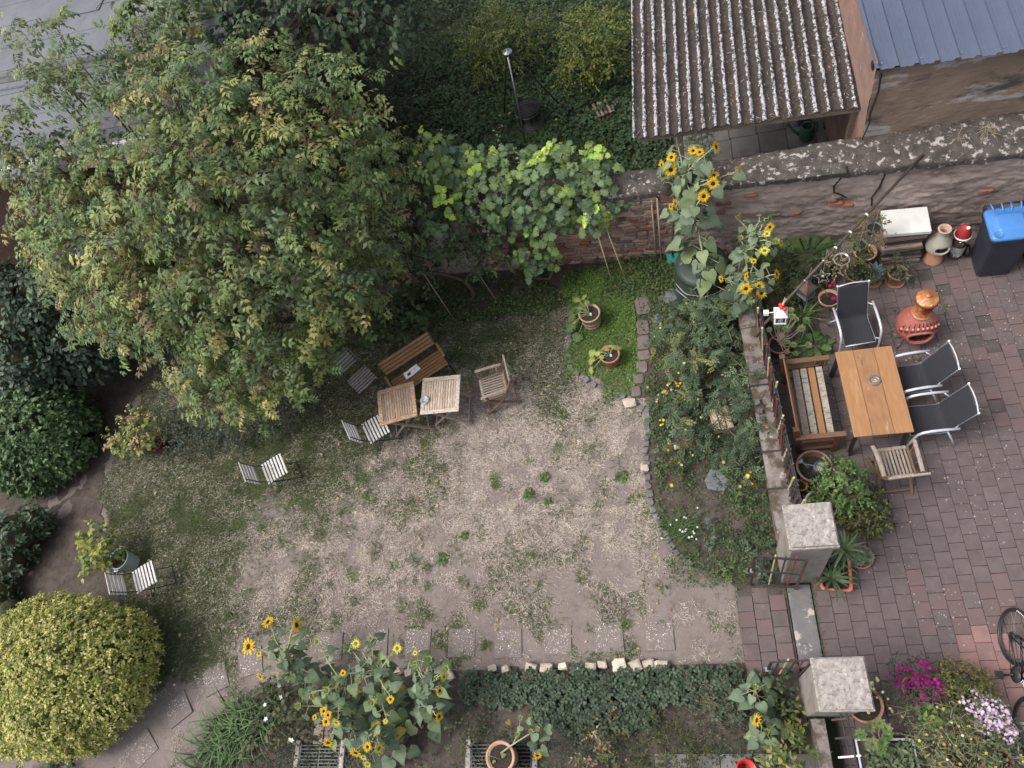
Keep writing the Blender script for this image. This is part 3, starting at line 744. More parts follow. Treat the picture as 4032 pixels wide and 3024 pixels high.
# ---- flat felt roof of the building on the left
fb = thing("flat_roof_building", "low building with grey felt flat roof behind the elder tree", "building", (-12, 12, 0))
BZ = 3.85
def bl(x): return 8.95 - .02 * (x + 12)
mb = MB(); mb.box((-.9, 5, BZ / 2 - .1), (12, 16, BZ - .25))
M['dark_brick'] = pmat("dark_brick_wall", (.14, .075, .058), (.085, .055, .046), 9, .95, .6, st=(1, 1, 3), spots=(((.05, .04, .035), 3, .55, .7),), rand=False)
o = mb.build("wall", M['dark_brick'], fb)
mb = MB(); mb.box((-.9, 5, BZ - .11), (12.1, 16.1, .22)); rf = mb.build("roof", M['felt'], fb)
mb = MB(); mb.box((-.9, -3.075, BZ - .02), (12.2, .07, .13)); mb.build("roof_edge", M['white_trim'], rf, bev=.01)
for (y0, y1) in ((.05, .75), (.75, 1.45), (1.45, 2.15), (-.65, .05), (-1.35, -.65), (-2.05, -1.35), (-2.9, -2.05), (2.15, 2.85), (2.85, 3.6)):
    mb = MB(); mb.box((-.9, (y0 + y1) / 2 - .35, BZ + .004 + .003 * random.random()), (12.0, (y1 - y0) - .014, .014), Matrix.Rotation(-.06, 3, 'Z'))
    mb.build("felt_strip", M['felt'], rf, bev=.004)
for (pts, r) in (([(-6.8, .15), (5, -.98)], .06), ([(-6.8, -.25), (5, -1.36)], .03)):
    mb = MB(); mb.tube([(pts[0][0], pts[0][1], BZ + .01), (pts[1][0], pts[1][1], BZ + .01)], r, 8); mb.build("felt_ridge", M['felt'], rf, True)
mb = MB(); mb.box((-.2, -.62, BZ + .015), (8, .14, .02), Matrix.Rotation(-.095, 3, 'Z')); mb.build("wet_gutter_strip", M['felt_dark'], rf)
mb = MB(); mb.box((1.25, 1.3, BZ + .02), (1.5, 1.0, .03), Matrix.Rotation(-.08, 3, 'Z')); mb.build("felt_patch", M['felt'], rf, bev=.005)

# ---- corrugated lean-to
lt = thing("corrugated_lean_to", "open lean-to with mossy grey corrugated cement roof behind the wall", "shelter", (1.4, 9.6, 0))
def crest_mat():
    m, nt, b = _new("mossy_cement_sheet"); co = _coords(nt, (1, .7, 1), False)
    at = nt.nodes.new("ShaderNodeAttribute"); at.attribute_name = "tint"
    n1 = _noise(nt, co, 26, 6, .7); n2 = _noise(nt, co, 60, 4, .7); n3 = _noise(nt, co, 3, 3)
    sp_ = nt.nodes.new("ShaderNodeSeparateColor"); nt.links.new(at.outputs['Color'], sp_.inputs[0])
    ad = nt.nodes.new("ShaderNodeMath"); ad.operation = 'MULTIPLY_ADD'; ad.inputs[1].default_value = .50
    nt.links.new(sp_.outputs[0], ad.inputs[0]); nt.links.new(n1, ad.inputs[2])
    ad2 = nt.nodes.new("ShaderNodeMath"); ad2.operation = 'MULTIPLY_ADD'; ad2.inputs[1].default_value = .25
    nt.links.new(n3, ad2.inputs[0]); nt.links.new(ad.outputs[0], ad2.inputs[2])
    moss = _mix(nt, _ramp(nt, n2, .4, .62), (.036, .029, .026), (.088, .069, .061))
    moss = _mix(nt, _ramp(nt, n3, .55, .72), moss, (.095, .060, .045))
    grey = _mix(nt, _ramp(nt, n2, .4, .6), (.27, .275, .285), (.58, .585, .60))
    col = _mix(nt, _ramp(nt, ad2.outputs[0], 1.05, 1.10), moss, grey)
    n4 = _noise(nt, co, 34, 5, .75); col = _mix(nt, _ramp(nt, n4, .55, .60), col, (.035, .032, .030))
    nt.links.new(col, b.inputs['Base Color']); b.inputs['Roughness'].default_value = .95; b.inputs['Specular IOR Level'].default_value = .2
    _bump(nt, b, n1, .8, .02); return m
M['cement'] = crest_mat()
A, Bq = np.array([-.36, 8.64, 2.1]), np.array([3.03, 8.41, 2.1])
Lb, Rb = np.array([-.12, 11.6, 2.56]), np.array([3.10, 11.2, 2.56])
waves = 19; per = 14
def sheet_part(w0, w1, dz):
    nu, nv = (w1 - w0) * per + 1, 150
    u = np.linspace(w0 / waves, w1 / waves, nu); v = np.linspace(0, 1, nv)
    U, Vv = np.meshgrid(u, v, indexing='ij'); U, Vv = U.ravel(), Vv.ravel()
    P = (A[None] * (1 - U)[:, None] + Bq[None] * U[:, None]) * (1 - Vv)[:, None] + (Lb[None] * (1 - U)[:, None] + Rb[None] * U[:, None]) * Vv[:, None]
    ph = U * waves * 2 * PI; c = np.cos(ph)
    P[:, 2] += .034 * c + dz + (fbm(P, 2.0, 61) - .5) * .05
    P[:, 1] += np.where(Vv < .02, (fbm(P, 9, 62) - .5) * .07, 0)
    tr = smooth(.25, .85, -c)                                             # debris lies in the troughs
    P[:, 2] += tr * (.022 * fbm(P, 22, 63)) + smooth(.3, .9, c) * (vnoise(P, 34, 64) - .5) * .012
    t = np.stack([(c + 1) / 2] * 3, 1)
    o = np_obj("corrugated_sheet", P - np.array(lt.location), grid_faces(nu, nv), M['cement'], lt, t, None, True)
    s = o.modifiers.new("solid", 'SOLIDIFY'); s.thickness = .012; s.offset = -1
for i, (a, b) in enumerate(((0, 5), (5, 10), (10, 15), (15, 19))): sheet_part(a, b, .010 * (i % 2))
# straw and moss tufts caught in the troughs
n = 2600; wv = rng.integers(0, waves, n); U = (wv + .5 + rng.normal(0, .13, n)) / waves; Vv = rng.uniform(0, 1, n)
P = (A[None] * (1 - U)[:, None] + Bq[None] * U[:, None]) * (1 - Vv)[:, None] + (Lb[None] * (1 - U)[:, None] + Rb[None] * U[:, None]) * Vv[:, None]
P[:, 2] += -.004 + .028 * np.cos(U * waves * 2 * PI) + .02
f = Fol(); f.add(strap(3, .06, 1.2, .5), P, np.array([[0, 0, 1.]]) + rng.normal(size=(n, 3)) * .3, rdir(n) * (1, 1, .2), rng.uniform(.03, .09, n), pick([(.05, .036, .026), (.09, .06, .045), (.30, .27, .24), (.045, .05, .02)], n, [5, 4, 2.0, 1]))
f.build("trough_moss", M['straw'], lt, "stuff", lt.location)
for (x, y, h) in ((.36, 8.75, 2.02), (2.9, 8.62, 2.02), (.3, 10.63, 2.36)):
    mb = MB(); mb.box((x, y, h / 2), (.09, .09, h)); mb.build("post", M['wood_raw'], lt, bev=.004, world=True)
mb = MB(); mb.bar((-.3, 8.72, 2.02), (3.0, 8.5, 2.02), .07, .10); mb.build("beam", M['wood_raw'], lt, world=True)
lp = sheet("lean_to_paving", [(.3, 9.2), (2.9, 9.2), (2.9, 11.6), (.3, 11.6)], .012, M['joint'])
for i in range(6):
    for j in range(4):
        mb = MB(); mb.box((0, 0, 0), (.475, .475, .04)); o = mb.build("slab", M['patio_slab'], lp, bev=.006); o.location = (.62 + .485 * i - .03, 9.5 + .485 * j, .018); o.rotation_euler.z = -.05

# ---- shed with the blue metal roof
sh = thing("outbuilding", "plastered outbuilding with blue-grey ribbed metal roof standing on the wall", "shed", (4.6, 9.6, 0))
M['shed_wall'] = pmat("brown_render", (.185, .135, .10), (.24, .18, .14), 1.8, .95, .7, spots=(((.33, .30, .275), 1.3, .54, .58), ((.075, .062, .052), 2.4, .55, .66)), rand=False, st=(.5, 1, 1.5), bdist=.03)
M['shed_pink'] = pmat("pink_render", (.28, .165, .130), (.21, .135, .11), 4, .95, .7, spots=(((.20, .16, .14), 3, .58, .66), ((.42, .36, .32), 7, .64, .72)), rand=False, bdist=.02)
nx, nz = 120, 60
xs, zs = np.meshgrid(np.linspace(2.93, 7.2, nx), np.linspace(0, 3.0, nz), indexing='ij')
P = np.stack([xs.ravel(), 8.14 + 0 * xs.ravel() - .02 * (xs.ravel() - 2.9), zs.ravel()], 1); P[:, 1] -= (fbm(P, 2.5, 71, 5) - .5) * .06
np_obj("front_wall", P - np.array(sh.location), grid_faces(nx, nz)[:, ::-1], M['shed_wall'], sh, None, None, True)
ys, zs = np.meshgrid(np.linspace(8.14, 13.5, nx), np.linspace(0, 3.15, nz), indexing='ij')
P = np.stack([2.93 + 0 * ys.ravel(), ys.ravel(), zs.ravel()], 1); P[:, 0] += (fbm(P, 3, 73, 5) - .5) * .05
np_obj("side_wall", P - np.array(sh.location), grid_faces(nx, nz), M['shed_pink'], sh, None, None, True)
mb = MB(); mb.tube([(2.98, 8.10, 3.0), (3.0, 8.09, 2.7), (2.95, 8.09, 2.3), (2.97, 8.09, 2.1), (2.92, 8.09, 1.8)], [.02, .014, .018, .012, .008], 5); mb.build("crack", M['soot'], sh, world=True)
# ribbed roof
prof = []; x = 0.0; pitch = .235
for k in range(20):
    prof += [(x, .035), (x + .05, .035), (x + .07, 0), (x + .125, 0), (x + .128, .006), (x + .16, .006), (x + .163, 0), (x + pitch - .02, 0)]; x += pitch
prof.append((x, .035)); V = []
for (vy, vz) in ((0, 0), (.12, .008), (5.5, .50)):
    for (px, pz) in prof: V.append((2.90 + px, 8.10 - .10 * px + vy, 3.06 + vz + pz))
k = len(prof); F = [(r * k + i, r * k + i + 1, (r + 1) * k + i + 1, (r + 1) * k + i) for r in range(2) for i in range(k - 1)]
mb = MB(); mb.add(V, F); o = mb.build("metal_roof", M['blue_roof'], sh, world=True); s = o.modifiers.new("solid", 'SOLIDIFY'); s.thickness = .006
for i in range(9):
    for j, yy in enumerate((.10, 1.5)):
        mb = MB(); mb.lathe([(.014, 0), (.014, .006), (.001, .008)], 8, (2.90 + .235 * i * 2 + .10, 8.10 - .10 * (.47 * i + .1) + yy, 3.063 + .09 * yy)); mb.build("roof_screw", M['steel'], o if False else sh, world=True)
mb = MB(); mb.box((5.0, 8.2, 3.0), (4.2, .1, .08), Matrix.Rotation(-.03, 3, 'Z')); mb.build("eaves_beam", M['soot'], sh, world=True)

# ---- pillars, low wall, trellis fence and gates
def pillar(x, y, label):
    t = thing("gate_pillar", label, "pillar", (x, y, 0), 0, "concrete gate pillars")
    mb = MB(); nz = 14
    w, d = .235, .235
    mb.box((0, 0, 1.0), (2 * w, 2 * d, 2.0)); mb.build("shaft", M['concrete_side'], t, bev=.012)
    mb = MB(); mb.box((0, 0, 2.03), (.54, .53, .06)); mb.build("cap_base", M['concrete'], t, bev=.008)
    bm = bmesh.new(); bmesh.ops.create_grid(bm, x_segments=20, y_segments=20, size=.245)
    me = bpy.data.meshes.new("cap_slab"); r = bmesh.ops.extrude_face_region(bm, geom=bm.faces[:])
    for v in [e for e in r['geom'] if isinstance(e, bmesh.types.BMVert)]: v.co.z += .05
    bmesh.ops.recalc_face_normals(bm, faces=bm.faces[:])
    for v in bm.verts: v.co += Vector((random.gauss(0, .0015), random.gauss(0, .0015), random.gauss(0, .0015)))
    bm.to_mesh(me); bm.free(); me.materials.append(M['concrete'])
    o = bpy.data.objects.new("cap_slab", me); link(o, t); o.location = (0, 0, 2.061)
    return t
pillar(1.19, 2.345, "square concrete gate pillar between the flower bed and the potted shrubs")
pillar(1.21, .665, "square concrete gate pillar beside the yellow and magenta flower pots")
lw = thing("low_wall", "low mossy concrete wall carrying the trellis fence along the flower bed", "wall", (1.1, 4.8, 0))
M['lowwall'] = pmat("mossy_low_wall", (.23, .20, .185), (.14, .118, .105), 5, .95, .8, spots=(((.085, .062, .045), 4.2, .47, .56), ((.42, .37, .34), 9, .64, .70)), rand=False, bdist=.02)
for (y0, y1) in ((2.59, 3.30), (3.31, 3.85), (3.86, 4.9), (4.91, 5.9), (5.91, 7.5)):
    ny = int((y1 - y0) / .05) + 2; V = []
    for y in np.linspace(y0, y1, ny):
        for (dx, z) in ((-.15, 0), (-.15, .3), (-.16, .44), (-.165, .5), (-.08, .515), (0, .52), (.10, .515), (.20, .5), (.20, .3), (.19, 0)): V.append((1.1 + .012 * (4.5 - y) + dx, y, z))
    V = np.array(V); V += np.stack([(fbm(V, 7, 81 + i) - .5) * .035 for i in range(3)], 1) * np.array([1, 0, 1])
    o = np_obj("wall_section", V - np.array(lw.location), grid_faces(ny, 10)[:, ::-1], M['lowwall'], lw, None, None, True)
    for y in (y0, y1):
        pass
for y in (3.305, 3.855, 4.905):
    mb = MB(); mb.bar((.93, y, .53), (1.26, y, .53), .02, .02); mb.bar((.93, y, .25), (.93, y, .53), .02, .02); mb.bar((1.25, y, .53), (1.25, y, .95), .02, .02); mb.build("wall_bracket", M['iron'], lw, world=True)
fe = thing("trellis_fence", "black metal trellis fence with bamboo and red rods on the low wall", "fence", (1.2, 4.6, .52))
def rail(a, b, r=.010, m='iron', nm="rail"):
    mb = MB(); mb.tube([a, b], r, 6); return mb.build(nm, M[m], fe, world=True)
def fx(y, z): return 1.185 + .012 * (4.5 - y) + (z - .53) * (.0 + .06 * (4.4 - y) / 2)
for z, o_ in ((.68, 0), (.71, .018), (1.14, 0), (1.17, .02), (.93, .01)):
    rail((fx(2.6, z) + o_, 2.6, z), (fx(6.75, z) + o_, 6.75, z), .012)
y = 2.68; i = 0
while y < 6.7:
    m = ('iron', 'iron', 'bamboo', 'iron', 'red_rod')[i % 5]; lean = random.uniform(-.06, .06); zt = random.uniform(1.15, 1.36)
    mb = MB(); mb.tube([(fx(y, .53), y, .52), (fx(y, zt) + random.uniform(-.03, .03), y + lean, zt)], .014 if m != 'bamboo' else .015, 6); mb.build("picket", M[m], fe, world=True)
    if i % 2 == 0:
        mb = MB(); mb.bar((fx(y, .55) + .01, y, .55), (fx(y, 1.17) + .01, y + .26, 1.17), .022, .012); mb.build("lattice_bar", M['iron'], fe, world=True)
    y += .085; i += 1
def gate(name, label, h0, a, b, z0, z1, hinge):
    t = thing("metal_gate", label, "gate", (a[0], a[1], z0))
    ax, ay = b[0] - a[0], b[1] - a[1]; L = math.hypot(ax, ay); t.rotation_euler.z = math.atan2(ay, ax); H = z1 - z0
    def bar(p, q, nm, m='iron', w=.025, h=.012):
        mb = MB(); mb.bar(p, q, w, h, (0, 1, 0)); mb.build(nm, M[m], t)
    bar((0, 0, 0), (0, 0, H), "stile", 'iron', .03, .02); bar((L, 0, 0), (L, 0, H), "stile", 'rust_iron', .03, .02)
    for z in (.08, .13, .52 * H, .52 * H + .05, H - .06, H): bar((0, 0, z), (L, 0, z), "rail", 'iron', .02, .012)
    for k, m in enumerate(('iron', 'bamboo', 'iron', 'red_rod')):
        x = L * (k + 1) / 5; mb = MB(); mb.tube([(x, .01, -.02 + .05), (x, .01, H + (.05 if k % 2 else .02))], .011, 6); mb.build("picket", M[m], t)
    mb = MB(); mb.box((-.015, 0, .52 * H), (.04, .05, .05)); mb.build("latch", M['steel'], t)
    return t
gate("g", "black metal garden gate with a yellow rod, open in front of the upper pillar", 0, (.55, 2.10), (1.12, 2.02), .06, 1.80, 1)
gate("g", "black metal garden gate standing open against the lower pillar", 0, (.56, .925), (1.0, .935), .06, 1.80, 1)
lw2 = thing("low_wall", "short low wall beneath the fence rails behind the lower pillar", "wall", (1.08, .0, 0))
mb = MB(); mb.box((1.08, -.55, .24), (.16, 1.9, .48)); mb.build("wall_section", M['lowwall'], lw2, bev=.012, world=True)
f2 = thing("rail_fence", "grey iron rail fence below the lower gate pillar next to the planter", "fence", (1.3, 0, .4))
for x, z in ((1.27, 1.08), (1.33, 1.10)):
    mb = MB(); mb.tube([(x, .43, z), (x + .02, -1.2, z)], .010, 6); mb.build("rail", M['iron'], f2, world=True)
for i, y in enumerate((.36, .17, -.02, -.2, -.4)):
    mb = MB(); mb.bar((1.16, y, 1.09), (1.40, y + .02, 1.09), .02, .012); mb.build("crossbar", M[('rust_iron', 'iron', 'white', 'iron', 'iron')[i]], f2, world=True)
for y in (.40, -.5):
    mb = MB(); mb.tube([(1.3, y, .0), (1.3, y, 1.09)], .012, 6); mb.build("post", M['iron'], f2, world=True)

# ================================================================== FURNITURE
def slat(t, name, c, d, mat, rz=0.0, tilt=0.0, bev=.004):
    """one board as its own object: centre, size, turn"""
    mb = MB(); mb.box((0, 0, 0), d); o = mb.build(name, mat, t, bev=bev)
    o.location = c; o.rotation_euler = (0, tilt, rz); return o
def bistro(label, loc, rz, wm):
    t = thing("folding_chair", label, "chair", loc, rz, "slatted folding garden chairs")
    for i in range(7):
        slat(t, "seat_slat", (-.17 + .058 * i, 0, .452 - .008 * abs(i - 3) * .5), (.036, .42, .014), M[wm])
    for i in range(5):
        z = .60 + .062 * i; slat(t, "back_slat", (-.245 - .04 * i * .5 - .03, 0, z), (.014, .41, .044), M[wm], 0, -.28)
    for s in (-1, 1):
        y = .17 * s
        mb = MB(); mb.tube([(-.34, y, .88), (-.26, y, .60), (-.17, y, .44), (.02, y, .22), (.24, y, .012), (.27, y, .012)], .009, 6); mb.build("leg", M['black'], t, True)
        mb = MB(); mb.tube([(.20, y * .85, .445), (0, y * .85, .23), (-.20, y * .85, .012), (-.24, y * .85, .012)], .009, 6); mb.build("leg", M['black'], t, True)
        mb = MB(); mb.bar((-.19, y, .437), (.20, y, .437), .012, .016); mb.build("seat_rail", M['black'], t)
    mb = MB(); mb.tube([(.25, -.17, .012), (.25, .17, .012)], .008, 6); mb.build("foot_bar", M['black'], t, True)
    mb = MB(); mb.tube([(-.21, -.145, .03), (-.21, .145, .03)], .008, 6); mb.build("foot_bar", M['black'], t, True)
    return t
bistro("white slatted folding chair standing alone in the middle of the lawn", (-6.96, 4.37, .015), R(29), 'white_slat')
bistro("white slatted folding chair pushed against the left wooden table", (-5.14, 4.92, .015), R(28), 'white_slat')
bistro("grey weathered slatted folding chair in shade left of the wooden bench", (-5.49, 5.90, .015), R(-47), 'grey_slat')
bistro("white slatted folding chair beside the mint bucket and yellow-green dome shrub", (-9.11, 2.66, .015), R(29), 'white_slat')

def folding_table(label, loc, rz, fm, sm_):
    t = thing("folding_table", label, "table", loc, rz, "square folding wooden tables")
    S, z = .66, .715
    for s in (-1, 1):
        slat(t, "frame_board", (0, s * (S / 2 - .035), z), (S, .07, .026), M[fm])
        slat(t, "frame_board", (s * (S / 2 - .035), 0, z - .001), (.07, S - .142, .026), M[fm])
    for i in range(12):
        slat(t, "top_slat", (-.2365 + .043 * i, 0, z - .003), (.036, S - .15, .020), M[sm_], 0, 0, .003)
    for s in (-1, 1):
        y = .25 * s
        mb = MB(); mb.bar((-.27, y, .69), (.33, y, .02), .022, .045, (0, 1, 0)); mb.build("leg", M['grey_teak'], t, bev=.003)
        mb = MB(); mb.bar((.27, y - .026 * s, .69), (-.33, y - .026 * s, .02), .022, .045, (0, 1, 0)); mb.build("leg", M['grey_teak'], t, bev=.003)
    for x in (.29, -.29):
        mb = MB(); mb.bar((x, -.25, .06), (x, .25, .06), .022, .04); mb.build("stretcher", M['grey_teak'], t, bev=.003)
    mb = MB(); mb.bar((0, -.26, .35), (0, .26, .35), .02, .02); mb.build("stretcher", M['grey_teak'], t)
    return t
M['slat_mix'] = pmat("patchy_table_slat", (.40, .27, .18), (.24, .175, .135), 5, .8, .35, spots=(((.56, .48, .40), 12, .57, .64), ((.11, .085, .07), 4, .60, .70)), st=(7, 1.2, 7), vary=.22)
M['slat_pale'] = pmat("pale_table_slat", (.54, .45, .36), (.40, .28, .18), 5, .8, .35, spots=(((.64, .59, .53), 12, .55, .62), ((.22, .16, .12), 4, .64, .72)), st=(7, 1.2, 7), vary=.18)
folding_table("orange-brown square slatted folding table, left of the pair on the lawn", (-4.66, 5.20, .012), R(9.6), 'flaky_orange', 'slat_mix')
folding_table("whitish flaking square slatted folding table with a glass ashtray on it", (-3.90, 5.27, .012), R(-1), 'flaky_white', 'slat_pale')

def lawn_bench():
    t = thing("garden_bench", "brown slatted garden bench with steel legs on the lawn, magazine on its seat", "bench", (-4.41, 5.88, .012), R(30.5))
    for i in range(6):
        slat(t, "seat_slat", (0, .155 - .062 * i, .44 + .006 * abs(i - 2.5) * .4), (1.0, .052, .020), M['bench_wood'], 0, 0, .008)
    for i in range(4):
        o = slat(t, "back_slat", (0, .255 + .028 * i, .60 + .068 * i), (1.02, .018, .058), M['bench_wood'], 0, 0, .007); o.rotation_euler.x = -.38
    for s in (-1, 1):
        x = .52 * s
        slat(t, "armrest", (x, .03, .635), (.045, .32, .022), M['bench_wood'], 0, 0, .005)
        mb = MB(); mb.tube([(x * .97, .36, .86), (x * .97, .23, .55), (x * .97, .19, .42), (x * .97, .27, .01)], .012, 6); mb.build("leg", M['black'], t, True)
        mb = MB(); mb.tube([(x * .97, .19, .425), (x * .97, -.14, .425), (x * .97, -.17, .01)], .012, 6); mb.build("leg", M['black'], t, True)
        mb = MB(); mb.tube([(x * .98, -.12, .43), (x * .99, -.11, .62), (x * .99, .2, .62)], .009, 6); mb.build("arm_support", M['black'], t, True)
    mb = MB(); mb.tube([(-.5, .24, .52), (.5, .24, .52)], .005, 6); mb.tube([(-.5, .21, .43), (.5, .21, .43)], .005, 6); mb.build("crossbar", M['black'], t, True)
lawn_bench()
# magazine and cards on the bench seat
mg = thing("magazine", "white printed leaflets with grey and red print lying on the bench seat", "magazine", (-4.555, 5.905, .466), R(33))
M['paper'] = pmat("white_paper", (.82, .82, .82), (.76, .76, .77), 3, .6, 0)
M['print_dark'] = pmat("dark_print", (.08, .08, .085), (.05, .05, .055), 5, .6, 0)
M['print_red'] = pmat("red_print", (.55, .05, .10), (.48, .045, .09), 5, .6, 0)
def flat(t, nm, pts, z, h, m):
    k = len(pts); mb = MB(); mb.add([(x, y, z) for x, y in pts] + [(x, y, z + h) for x, y in pts], [tuple(range(k, 2 * k))] + [(i, (i + 1) % k, (i + 1) % k + k, i + k) for i in range(k)]); return mb.build(nm, m, t)
flat(mg, "sheet", [(-.14, -.065), (.02, -.075), (.06, .06), (-.13, .075)], 0, .004, M['paper'])
flat(mg, "leaflet", [(-.02, .02), (.15, .03), (.15, .075), (-.01, .07)], .005, .004, M['paper'])
flat(mg, "leaflet", [(.00, -.075), (.165, -.06), (.16, .02), (.01, .015)], .005, .006, M['paper'])
flat(mg, "wrapper", [(.03, -.055), (.178, -.055), (.178, .055), (.05, .06)], -.001, .004, M['print_dark'])
flat(mg, "printed_shape", [(-.085, -.03), (-.03, -.035), (-.012, -.005), (-.03, .025), (-.08, .02)], .0042, .001, M['print_dark'])
flat(mg, "printed_shape", [(-.02, .03), (.01, -.02), (.02, .0), (.012, .05), (-.01, .055)], .0042, .001, M['print_red'])
flat(mg, "printed_bar", [(.075, -.01), (.082, -.01), (.082, .012), (.075, .012)], .0112, .001, M['print_dark'])
def ashtray(label, loc, m, r=.075):
    t = thing("ashtray", label, "ashtray", loc)
    mb = MB(); mb.lathe([(r * .6, 0), (r * .9, .004), (r, .03), (r * .97, .034), (r * .72, .033), (r * .6, .012), (.001, .010)], 28); mb.build("bowl", M[m], t, True)
    for a in (0, 2.1, 4.2):
        mb = MB(); mb.box((r * .85 * math.cos(a), r * .85 * math.sin(a), .0355), (.02, .014, .004), Matrix.Rotation(a, 3, 'Z')); mb.build("rest", M['steel'], t)
    for q in ((.012, .01), (-.01, -.014), (.02, -.012)):
        mb = MB(); mb.tube([(q[0] - .012, q[1], .017), (q[0] + .012, q[1] + .006, .018)], .004, 6); mb.build("cigarette_end", M['white'], t)
ashtray("round glass ashtray on the whitish folding table on the lawn", (-4.155, 5.185, .742), 'glass')
ashtray("round grey metal ashtray on the long brown patio table", (2.545, 4.665, .752), 'zinc', .080)

def teak_chair(label, loc, rz):
    """slatted wooden folding armchair; forward is +x"""
    t = thing("wooden_armchair", label, "chair", loc, rz, "wooden folding armchairs")
    for s in (-1, 1):
        slat(t, "seat_frame", (0, s * .205, .44), (.42, .035, .026), M['brown_teak'])
        slat(t, "seat_frame", (s * .20, 0, .441), (.045, .375, .026), M['grey_teak'])
    for i in range(8):
        slat(t, "seat_slat", (0, -.162 + .0463 * i, .443), (.352, .028, .016), M['grey_teak'], 0, 0, .003)
    for s in (-1, 1):
        y = .245 * s
        mb = MB(); mb.tube([(-.19, y * .95, .655), (-.05, y, .66), (.1, y * 1.03, .655), (.24, y * 1.08, .63)], .001, 4)
        pts = [(-.24, y * .97, .655), (-.05, y, .664), (.1, y * 1.03, .658), (.21, y * 1.07, .64)]
        mb = MB()
        for p, q in zip(pts, pts[1:]): mb.bar(p, q, .05, .022)
        mb.build("armrest", M['grey_teak'], t, bev=.003)
        mb = MB(); mb.bar((.12, y * .96, .44), (.13, y, .64), .03, .025, (0, 1, 0)); mb.build("arm_post", M['brown_teak'], t)
        pts = [(-.36, y * .94, .89), (-.27, y * .94, .66), (-.18, y * .94, .45), (.02, y * .94, .22), (.26, y * .94, .015)]
        mb = MB()
        for p, q in zip(pts, pts[1:]): mb.bar(p, q, .026, .042, (0, 1, 0))
        mb.build("back_leg", M['brown_teak'], t, bev=.003)
        mb = MB(); mb.bar((.20, y * .82, .43), (-.34, y * .82, .015), .024, .04, (0, 1, 0)); mb.build("front_leg", M['brown_teak'], t, bev=.003)
    for i in range(6):
        mb = MB(); mb.bar((-.245, -.175 + .07 * i, .54), (-.335, -.175 + .07 * i, .86), .022, .012, (0, 1, 0)); mb.build("back_slat", M['brown_teak'], t)
    mb = MB(); mb.bar((-.35, -.25, .885), (-.35, .25, .885), .03, .05); mb.build("top_rail", M['grey_teak'], t, bev=.006)
    mb = MB(); mb.bar((-.235, -.22, .53), (-.235, .22, .53), .022, .035); mb.build("lower_rail", M['brown_teak'], t)
    for p in ((-.28, .06), (.20, .06)):
        mb = MB(); mb.bar((p[0], -.22, p[1]), (p[0], .22, p[1]), .022, .035); mb.build("stretcher", M['brown_teak'], t)
teak_chair("weathered wooden folding armchair on the lawn right of the two folding tables", (-3.08, 5.44, .012), R(192))
teak_chair("weathered wooden folding armchair on the patio at the end of the long table", (2.62, 3.55, .036), R(93))

def sling_chair(label, loc, rz):
    t = thing("sling_chair", label, "chair", loc, rz, "black fabric patio chairs with silver frames")
    prof = [(.27, .405), (.24, .43), (.10, .425), (-.05, .405), (-.16, .40), (-.205, .43), (-.235, .50), (-.30, .66), (-.37, .82), (-.435, .975)]
    ny = 9; V = []
    for (x, z) in prof:
        for j in range(ny):
            y = -.205 + .41 * j / (ny - 1); V.append((x, y, z - .018 * (1 - (y / .205) ** 2)))
    F = [(i * ny + j, i * ny + j + 1, (i + 1) * ny + j + 1, (i + 1) * ny + j) for i in range(len(prof) - 1) for j in range(ny - 1)]
    mb = MB(); mb.add(V, F); o = mb.build("fabric", M['sling'], t, True); s = o.modifiers.new("solid", 'SOLIDIFY'); s.thickness = .005
    o.modifiers.new("sub", 'SUBSURF').render_levels = 1
    for s in (-1, 1):
        y = .215 * s
        mb = MB(); mb.tube([(x, y, z) for x, z in prof], .008, 8); mb.build("side_rail", M['zinc'], t, True)
        yy = .275 * s
        mb = MB(); mb.tube([(-.28, yy, .655), (-.10, yy, .672), (.06, yy, .670), (.16, yy, .645), (.215, yy, .59), (.235, yy, .50), (.27, yy * .99, .2), (.285, yy * .98, .0)], [.018, .020, .020, .019, .018, .017, .016, .016], 10); mb.build("armrest", M['silver'], t, True)
        mb = MB(); mb.tube([(-.285, y, .63), (-.22, yy, .655)], .010, 6); mb.build("arm_bracket", M['silver'], t, True)
        mb = MB(); mb.tube([(-.20, y, .43), (-.30, yy * .97, .20), (-.36, yy * .97, .0)], .013, 8); mb.build("rear_leg", M['silver'], t, True)
        mb = MB(); mb.tube([(.20, y, .425), (.235, yy, .44)], .009, 6); mb.build("seat_bracket", M['silver'], t, True)
        mb = MB(); mb.ball((-.438, y, .985), .017, 10, 6); mb.build("end_cap", M['white'], t, True)
    mb = MB(); mb.tube([(-.437, -.215, .975), (-.452, -.1, .982), (-.456, 0, .984), (-.452, .1, .982), (-.437, .215, .975)], .010, 8); mb.build("top_rail", M['silver'], t, True)
    mb = MB(); mb.tube([(.26, -.215, .408), (.26, .215, .408)], .009, 6); mb.build("front_rail", M['silver'], t, True)
sling_chair("black fabric patio chair at the head of the table in front of the pot plants", (2.545, 5.69, .036), R(-87))
sling_chair("black fabric patio chair on the long side of the table, nearer the red chimenea", (3.09, 4.78, .036), R(183))
sling_chair("black fabric patio chair on the long side of the table, nearer the wooden armchair", (3.16, 4.14, .036), R(181))

